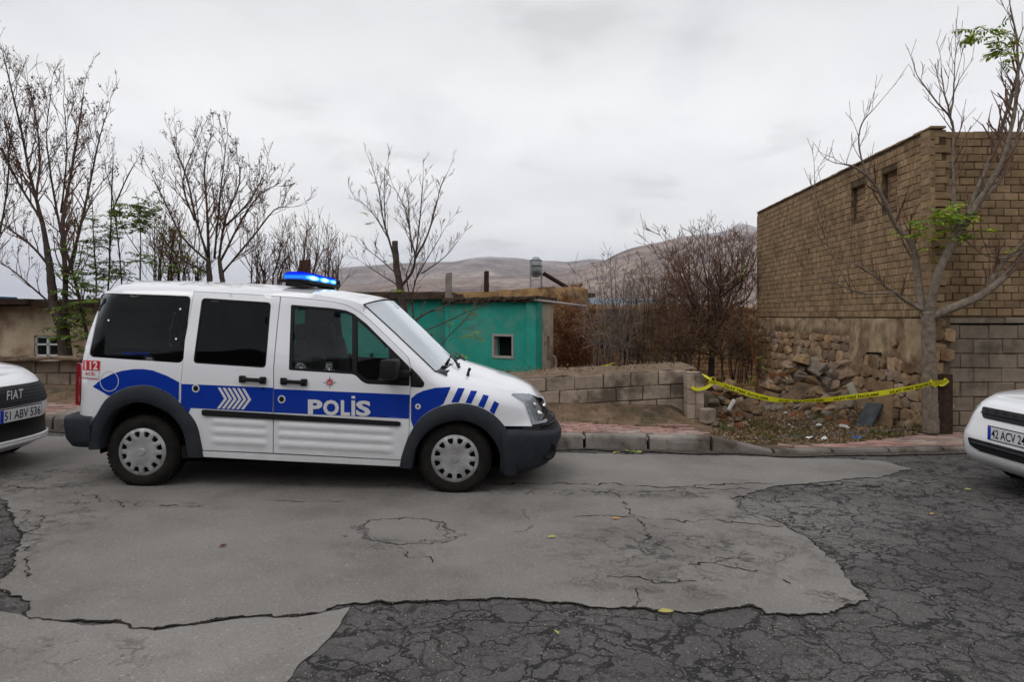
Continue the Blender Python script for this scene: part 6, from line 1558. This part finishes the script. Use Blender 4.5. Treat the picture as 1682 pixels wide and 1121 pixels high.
# red creeper on the mud walls
rg = random.Random(130); cm = MB(); lm = MB(); tips = []
for k in range(150):
    px, py = rg.uniform(908, 962), rg.uniform(505, 640); q = at(px, py, rg.uniform(18.8, 19.3) if py > 545 else 21.5); sprout(cm, q, Vector((rg.uniform(-1, 1), -.4, rg.uniform(-.3, 1))), .5, .008, 2, rg, tips, nch=(2, 4), spread=1.0, up=.0, wig=.4, minr=.005)
for p, d in tips:
    if rg.random() < .5:
        for k in range(2): q = p + rv(rg, .08); a = rv(rg).normalized() * .035; b = rv(rg).normalized() * .028; lm.add([q - a, q + b, q + a, q - b], [(0, 1, 2, 3)])
cp_ = empty('creeper', at(935, 620, 19), 'rust-red creeper tangle climbing the mud walls right of the turquoise house', 'creeper'); cm.build('stems', M['twigr'], cp_, local=False); lm.build('leaves', M['rust'], cp_, local=False)
# ================================================================ RUBBLE, TAPE, LITTER
def hit(px, py):
    for i in range(400):
        Y = 7.0 + i * .03; p = at(px, py, Y)
        if p.z <= gz(p.x, p.y): return p
    return at(px, py, 10)
def rockmesh(seed, flat=1.0, n=12):
    rg = random.Random(seed); b = bmesh.new()
    for i in range(n): v = rv(rg).normalized() * rg.uniform(.8, 1.0); b.verts.new((v.x, v.y * .85, v.z * .7 * flat))
    r_ = bmesh.ops.convex_hull(b, input=b.verts[:]); bmesh.ops.delete(b, geom=[e for e in r_['geom_interior'] if isinstance(e, bmesh.types.BMVert)], context='VERTS')
    bmesh.ops.bevel(b, geom=b.edges[:], offset=.035, segments=1, affect='EDGES')
    bmesh.ops.triangulate(b, faces=b.faces[:]); bmesh.ops.subdivide_edges(b, edges=b.edges[:], cuts=1)
    for v in b.verts: v.co *= 1 + .05 * noise.noise(v.co * 3 + Vector((seed, 0, 0)))
    me = bpy.data.meshes.new('rock'); b.to_mesh(me); b.free(); me.polygons.foreach_set('use_smooth', [True] * len(me.polygons)); me.set_sharp_from_angle(angle=math.radians(15)); return me
def stonem(name, c1, c2): return pm(name, c1, c2, sc=3.5, rough=.97, bump=.9, bsc=14, bd=.04)
SM = [stonem('tan_stone', (.20, .125, .065), (.33, .225, .13)), stonem('grey_stone', (.17, .14, .11), (.26, .215, .17)), stonem('rust_stone', (.15, .068, .032), (.25, .12, .055)), stonem('brown_stone', (.13, .085, .05), (.22, .15, .09)), stonem('pink_stone', (.25, .17, .12), (.36, .26, .19))]
RM = []
for k in range(12): me = rockmesh(200 + k, R.uniform(.7, 1.1)); me.materials.append(SM[k % 5]); RM.append(me)
def rock(name, me, p, s, label, cat, group=None, rot=None):
    o = bpy.data.objects.new(name, me); C.objects.link(o); o.location = p; o.scale = s if hasattr(s, '__len__') else (s, s, s); o.rotation_euler = rot or (R.uniform(-.5, .5), R.uniform(-.5, .5), R.uniform(0, 6)); return tag(o, label, cat, group)
hp = [(1165, 640), (1185, 632), (1215, 640), (1245, 660), (1250, 690), (1235, 705), (1190, 708), (1172, 700)]
cnt = 0
while cnt < 46:
    px, py = R.uniform(1162, 1252), R.uniform(625, 708)
    if not inpoly((px, py), hp): continue
    p = hit(px, py); s = R.uniform(.055, .15) * (1.1 if py < 690 else .7)
    rock('rubble_stone', RM[R.randrange(12)], p + Vector((0, 0, s * .25)), s, 'rough stone in the heap between the wall pillar and the brick building', 'stone', 'stones heaped beside the wall pillar'); cnt += 1
hp2 = [(1262, 640), (1275, 600), (1320, 590), (1360, 592), (1385, 600), (1395, 650), (1410, 700), (1300, 700), (1262, 680)]
cnt = 0
while cnt < 85:
    px, py = R.uniform(1256, 1412), R.uniform(585, 700)
    if not inpoly((px, py), hp2): continue
    p = hit(px, py)
    k_ = (px - CX) / F; u_ = (C0.x - k_ * C0.y) / (k_ * D1.y - D1.x); wp_ = C0 + D1 * u_       # keep in front of the side wall
    if p.y > wp_.y - .2: p = at(px, py, wp_.y - R.uniform(.25, .6))
    s = R.uniform(.08, .24); rock('rubble_stone', RM[R.randrange(12)], p, s, 'rough stone fallen against the collapsed side of the brick building', 'stone', 'stones fallen from the side of the brick building'); cnt += 1
def single(px, py, s, mat, label, cat, flat=.7, seed=1, name='rubble_stone', Y=None, rot=None):
    me = rockmesh(300 + seed, flat); me.materials.append(mat); p = hit(px, py) if Y is None else at(px, py, Y); return rock(name, me, p + Vector((0, 0, (s if not hasattr(s, '__len__') else s[2]) * .5 * (Y is None))), s, label, cat, rot=rot)
M['whitel'] = pm('white_plaster_lump', (.42, .41, .39), (.58, .57, .55), sc=6, rough=.95, bump=.5, bsc=20)
single(1291, 682, .075, M['whitel'], 'largest rounded whitish lump below the sagging middle of the tape', 'stone', seed=1)
single(1346, 702, .05, M['whitel'], 'small bright white lump in the weeds left of the dark leaning slab', 'stone', seed=2)
single(1387, 706, (.10, .07, .07), M['whitel'], 'grey-white lump lying just left of the dark leaning slab', 'stone', seed=3)
single(1297, 700, .03, M['whitel'], 'tiny white lump in front of the largest whitish lump', 'stone', seed=4)
single(1302, 704, .03, M['whitel'], 'lower tiny white crumb in the weeds under the tape', 'stone', seed=5)
single(1175, 646, (.13, .06, .04), SM[2], 'orange tile fragment on top of the heap beside the wall pillar', 'tile', seed=6, Y=9.6)
single(1176, 672, (.05, .05, .06), SM[2], 'small orange stone low in the heap beside the wall pillar', 'stone', seed=7, Y=9.45)
single(1197, 676, (.10, .08, .09), SM[4], 'pinkish block in the front of the heap beside the wall pillar', 'stone', seed=8, Y=9.45)
single(1215, 658, (.10, .08, .09), SM[4], 'pale grey boulder at the right end of the heap beside the wall pillar', 'stone', seed=9, Y=9.5)
single(1184, 655, (.13, .1, .09), SM[1], 'grey boulder near the top of the heap beside the wall pillar', 'stone', seed=10, Y=9.6)
def slabo(name, mat, a, b, w, th, label, cat, tw=0):   # flat slab from a (foot) to b (head)
    a, b = Vector(a), Vector(b); m = MB(); d = b - a; rot = d.to_track_quat('Z', 'Y').to_matrix() @ Matrix.Rotation(tw, 3, 'Z'); m.cbox((a + b) / 2, (w, th, d.length), min(th * .3, .02), rot=rot)
    for v in m.v: v += Vector((.015 * noise.noise(v * 7), .015 * noise.noise(v * 7 + Vector((5, 0, 0))), .015 * noise.noise(v * 7 + Vector((9, 0, 0)))))
    return tag(m.build(name, mat), label, cat)
slabo('plastered_slab', M['whitel'], at(1214, 672, 9.4) + Vector((-.16, 0, -.02)), at(1204, 657, 9.4) + Vector((.02, 0, 0)), .04, .05, 'narrow whitish broken slab lying on the heap beside the wall pillar', 'slab')
slabo('leaning_slab', pm('slate', (.028, .033, .038), (.055, .06, .064), sc=9, rough=.7, bump=.5), at(1415, 708, 9.6), at(1437, 664, 9.9), .22, .05, 'dark blue-grey slab leaning against the brick building base', 'slab')
slabo('standing_slab', SM[3], at(1449, 708, 9.8), at(1452, 630, 10.1), .26, .16, 'tall brown upright stone right behind the dark leaning slab', 'stone')
slabo('pale_slab', pm('pale_plaster', (.38, .37, .28), (.46, .45, .35), sc=5, rough=.9), at(1404, 652, 10.3), at(1394, 626, 10.4), .12, .04, 'pale greenish-white slab standing in the rubble above the tape', 'slab')
slabo('floor_board', pm('pink_board', (.22, .14, .12), (.30, .21, .18), rough=.9), gnd(1278, 731, .07), gnd(1303, 734, .07), .09, .02, 'pinkish board fragment lying at the pavement edge', 'board')
slabo('flat_stone', SM[2], hit(1395, 707), hit(1424, 706), .05, .05, 'long flat tan stone at the foot of the dark leaning slab', 'stone')
for k, (px, py, w_, h_) in enumerate([(1376, 608, .28, .24), (1412, 618, .34, .30), (1452, 612, .22, .20), (1478, 624, .26, .24), (1370, 632, .3, .22)]):
    pass
# dark void in the wall
# wooden post with tape
m = MB(); rows = []
for k in range(9):
    z = lerp(-.10, .735, k / 8); rows.append([(6.37 - 0.60 + x * .095 + .004 * noise.noise(Vector((x * 3, y * 3, z * 6))), 9.28 + y * .06, z + (.03 * noise.noise(Vector((x * 9, y * 9, 1))) if k == 8 else 0)) for x, y in ((-1, -1), (-.3, -1.1), (.4, -.95), (1, -1), (1, 1), (-1, 1))])
xo = at(1549, 660, 9.28).x - 5.77
rows = [[(x + xo, y, z) for x, y, z in r_] for r_ in rows]
m.grid(rows, close=True); m.f.append([len(m.v) - 6 + i for i in range(6)]); m.m.append(0)
tag(m.build('wooden_post', M['oldwood'], normals=True), 'dark weathered timber post right beside the street tree, tape wrapped round its head', 'post')
# police tape
mt, nt = newmat('yellow_tape'); col = (.72, .70, .02)
nd_p = nd(nt, 'ShaderNodeBsdfPrincipled', {'Base Color': (*col, 1), 'Roughness': .35}).outputs[0]; nd_t = nd(nt, 'ShaderNodeBsdfTranslucent', {'Color': (*col, 1)}).outputs[0]
M['tape'] = fin(mt, nt, nd(nt, 'ShaderNodeMixShader', {0: .3, 1: nd_p, 2: nd_t}).outputs[0])
def ribbon(mb, pts, w, rolls, nrm=Vector((0, -1, 0)), n=6):
    P = [Vector(p) for p in cr([tuple(p) for p in pts], n)]; rows = []; fr = []
    for i, p in enumerate(P):
        t = (P[min(i + 1, len(P) - 1)] - P[max(i - 1, 0)]).normalized(); u = Z3 - t * t.z; u.normalize(); s_ = t.cross(u)
        k = i / (len(P) - 1) * (len(rolls) - 1); a = lerp(rolls[int(k)], rolls[min(int(k) + 1, len(rolls) - 1)], k - int(k)); v = u * math.cos(a) + s_ * math.sin(a)
        rows.append([p - v * w / 2, p + .0 * v + s_ * .002, p + v * w / 2]); fr.append((p, v, t))
    mb.grid(rows); return P, fr
tp = empty('police_tape', at(1350, 657, 9.25), 'yellow and black police tape sagging from the wall pillar to the tree and timber post', 'tape')
b = MB(); main = [at(1163, 628, 9.36), at(1172, 628, 9.36), at(1200, 637, 9.3), at(1240, 650, 9.25), at(1275, 657.5, 9.22), at(1310, 659, 9.2), at(1350, 657.5, 9.2), at(1400, 652.5, 9.2), at(1450, 646, 9.18), at(1500, 637, 9.12), at(1525, 631, 9.05), at(1536, 629.5, 9.1), at(1556, 627, 9.19)]
P, fr = ribbon(b, main, .070, [.9, .9, .25, .0, .35, 1.15, .5, .1, .0, .35, .6, .5, .5])
ribbon(b, [at(1172, 628, 9.37), at(1160, 637, 9.36), at(1145, 640, 9.36), at(1136, 636, 9.37)], .045, [.6, .2, .1, .2])
ribbon(b, [at(1172, 629, 9.37), at(1163, 621, 9.38), at(1152, 615.5, 9.42), at(1138, 615, 9.44), at(1133, 620, 9.44), at(1134.5, 632, 9.38)], .035, [.9, .5, .9, .6, .3, .2])
ribbon(b, [at(1556, 624, 9.19), at(1547, 631, 9.19), at(1537, 627, 9.19)], .07, [.2, .3, .2]); ribbon(b, [at(1528, 624, 9.07), at(1532, 630, 9.05), at(1538, 636, 9.1)], .05, [.4, .1, .6])
for k in range(10): q = at(1170 + R.uniform(-4, 5), 627 + R.uniform(-5, 5), 9.35); b.add([q + rv(R, .03) for _ in range(4)], [(0, 1, 2, 3)])
tpo = b.build('ribbon', M['tape'], tp, local=False, smooth=True)
tx = MB(); arc = [0]
for i in range(1, len(P)): arc.append(arc[-1] + (P[i] - P[i - 1]).length)
def onr(s, h):
    for i in range(1, len(arc)):
        if arc[i] >= s:
            t = (s - arc[i - 1]) / max(1e-6, arc[i] - arc[i - 1]); p = P[i - 1].lerp(P[i], t); v = fr[i - 1][1].lerp(fr[i][1], t); return p + v * h + Vector((0, -.006, .0))
    return P[-1]
v, f = text2d('OLAY YERİ İNCELEME', .03, 1.1); s0 = .22
while s0 + .62 < arc[-1]:
    tx = MB(); tx.add([onr(s0 + a * .60, (c_ - .5) * .044) for a, c_ in v], f); s0 += .74
    tx.build('tape_lettering', M['ink'], tpo, local=False)
b = MB(); ribbon(b, [at(925, 619, 14.5), at(942, 614, 14.6), at(975, 606, 15), at(1008, 597, 15.5)], .06, [.3, .6, .2, .9]); tag(b.build('police_tape', M['tape']), 'short far strip of yellow tape stretched across the yard behind the low wall', 'tape')
# grey hose / pipe along the ground
b = MB(); hpnts = [(1228, 724), (1300, 720), (1400, 714), (1480, 709), (1530, 707), (1545, 711)]; b.tube([hit(*q) + Vector((0, 0, .02)) for q in dens(hpnts, 18, False)], .009, 6); tag(b.build('pipe', pm('grey_pipe', (.13, .13, .15), rough=.5)), 'long thin grey pipe lying through the weeds to the foot of the tree', 'pipe')
b = MB(); c = hit(1409, 722); b.cbox(c + Vector((0, 0, .02)), (.13, .06, .035), .008, rot=Matrix.Rotation(.2, 3, 'Z')); po = b.build('drink_carton', pm('carton_blue', (.03, .12, .42), rough=.4)); tag(po, 'flattened blue and white carton at the pavement edge below the slab', 'carton')
b = MB(); b.box((c.x - .01, c.y - .031, c.z + .022), (.06, .004, .022)); b.build('carton_panel', M['plate'], po, local=False)
b = MB(); c = hit(1344, 725); rg = random.Random(5); rows = [[c + Vector((-.14 + i * .035, -.04 + j * .03, .02 + .025 * rg.random() + .02 * math.sin(i)))for j in range(4)] for i in range(8)]; b.grid(rows); tag(b.build('plastic_bag', M['silver']), 'crumpled pale plastic bag at the pavement edge', 'bag')
# weeds and litter
rg = random.Random(77); g = MB(); l = MB()
for k in range(5200):
    px, py = rg.uniform(1172, 1545), rg.uniform(672, 732)
    if py < 690 and (px < 1240 or px > 1500) or py > tab([(1172, 716), (1230, 730), (1400, 728), (1545, 712)], px): continue
    p = hit(px, py); dn = noise.noise(Vector((p.x * 2.3, p.y * 2.3, 7)))
    if dn > .20:
        h = rg.uniform(.03, .10) * (1 + dn); q = Vector((rg.uniform(-.5, .5), rg.uniform(-.5, .5), 1)) * h; w_ = Vector((rg.uniform(-1, 1), rg.uniform(-1, 1), 0)) * .006; m1 = p + q * .6; e = p + q + Vector((q.x, q.y, -.2 * h)); g.add([p - w_, p + w_, m1 + w_ * .7, e, m1 - w_ * .7], [(0, 1, 2, 3, 4)])
    if dn < .35:
        for _ in range(2): q = p + Vector((rg.uniform(-.06, .06), rg.uniform(-.06, .06), rg.uniform(.005, .03))); a = rv(rg).normalized() * rg.uniform(.012, .035); c_ = rv(rg).normalized() * rg.uniform(.006, .018); l.add([q - a, q + c_, q + a, q - c_], [(0, 1, 2, 3)])
M['weed'] = leafm('weeds', [(.04, .06, .012), (.09, .11, .02), (.16, .15, .04), (.12, .08, .03)], .2)
tag(g.build('grass', M['weed']), 'sparse yellow-green weeds along the foot of the brick building', 'weeds', kind='stuff')
for k in range(2600):
    if rg.random() < .45: x = rg.uniform(-9, 2.3); y = kb_at(x) + rg.uniform(.7, 1.7)
    else: x = rg.uniform(-3, 2.4); y = rg.uniform(9.75, 10.6)
    z = gz(x, y) + .012
    if y > 9.74 and -2.7 < x < 2.5: z = .54 + .055 * (x + 2.7) + rg.uniform(-.05, .05)
    q = Vector((x, y, z)); a = rv(rg).normalized() * rg.uniform(.008, .025); c_ = rv(rg).normalized() * rg.uniform(.005, .014); l.add([q - a, q + c_, q + a, q - c_], [(0, 1, 2, 3)])
for k in range(1300):
    x = rg.uniform(-9, 8); y = kb_at(x) - abs(rg.gauss(0, .10)) - .01; q = Vector((x, y, road_z(x) + .018)); a = Vector((rg.uniform(-1, 1), rg.uniform(-1, 1), rg.uniform(-.2, .2))) * rg.uniform(.006, .018); c_ = Vector((rg.uniform(-1, 1), rg.uniform(-1, 1), rg.uniform(-.2, .2))) * .008; l.add([q - a, q + c_, q + a, q - c_], [(0, 1, 2, 3)])
tag(l.build('leaf_litter', M['litter']), 'dry brown leaf litter and chips along kerb, wall foot and rubble', 'litter', kind='stuff')
def leaf(p, L_, ang, mat, label, group=None):
    m = MB(); d = Vector((math.cos(ang), math.sin(ang), 0)); s_ = Vector((-d.y, d.x, 0)) * L_ * .22; p = Vector(p); up = Vector((0, 0, 1))
    m.add([p + up * .003, p + d * L_ * .35 + s_ + up * .012, p + d * L_ * .75 + s_ * .6 + up * .010, p + d * L_ + up * .004, p + d * L_ * .75 - s_ * .6 + up * .004, p + d * L_ * .35 - s_ + up * .006, p + d * L_ * .4 + up * .002], [(0, 1, 6), (1, 2, 6), (2, 3, 6), (3, 4, 6), (4, 5, 6), (5, 0, 6)])
    return tag(m.build('fallen_leaf', mat), label, 'leaf', group)
YL = pm('yellow_leaf', (.30, .27, .07), (.42, .38, .12), sc=30, rough=.7); GLf = pm('green_leaf', (.07, .13, .02), (.12, .18, .03), sc=30, rough=.7); OL = pm('orange_leaf', (.36, .20, .06), (.45, .27, .09), sc=30, rough=.7); BLf = pm('brown_leaf', (.09, .035, .02), (.14, .06, .03), sc=30, rough=.7)
for px, py, L_, an, mt_, lb in [(1004, 853, .10, .1, OL, 'orange fallen leaf alone on the grey asphalt right of the van'), (899, 884, .09, .3, YL, 'yellow fallen leaf on the asphalt between the cracked ring and the orange leaf'), (360, 900, .08, 1.0, BLf, 'dark red-brown fallen leaf on the asphalt below the van sill'), (1080, 1006, .12, .0, YL, 'long yellow-green leaf strip on the edge of the grey asphalt patch'), (918, 1044, .07, 2.0, YL, 'small yellow leaf on the dark cracked asphalt, bottom centre'), (1527, 846, .07, .4, OL, 'small tan leaf on the dark cracked asphalt at right'), (1584, 805, .10, .1, YL, 'yellow-green leaf on the dark asphalt in front of the right white car')]:
    leaf(gnd(px, py, .012), L_ * .72, an, mt_, lb)
for k in range(9):
    leaf(gnd(R.uniform(1003, 1052), R.uniform(740, 745), .016), R.uniform(.06, .11), R.uniform(0, 6), YL if k % 3 else GLf, 'pale yellow leaf in the small cluster under the kerb right of the van', 'leaves clustered under the kerb')
for o in S.objects:
    if o.parent is None and 'label' in o.keys() and not 4 <= len(o['label'].replace('-', ' ').split()) <= 16: print('LABEL', len(o['label'].split()), o.name, o['label'])
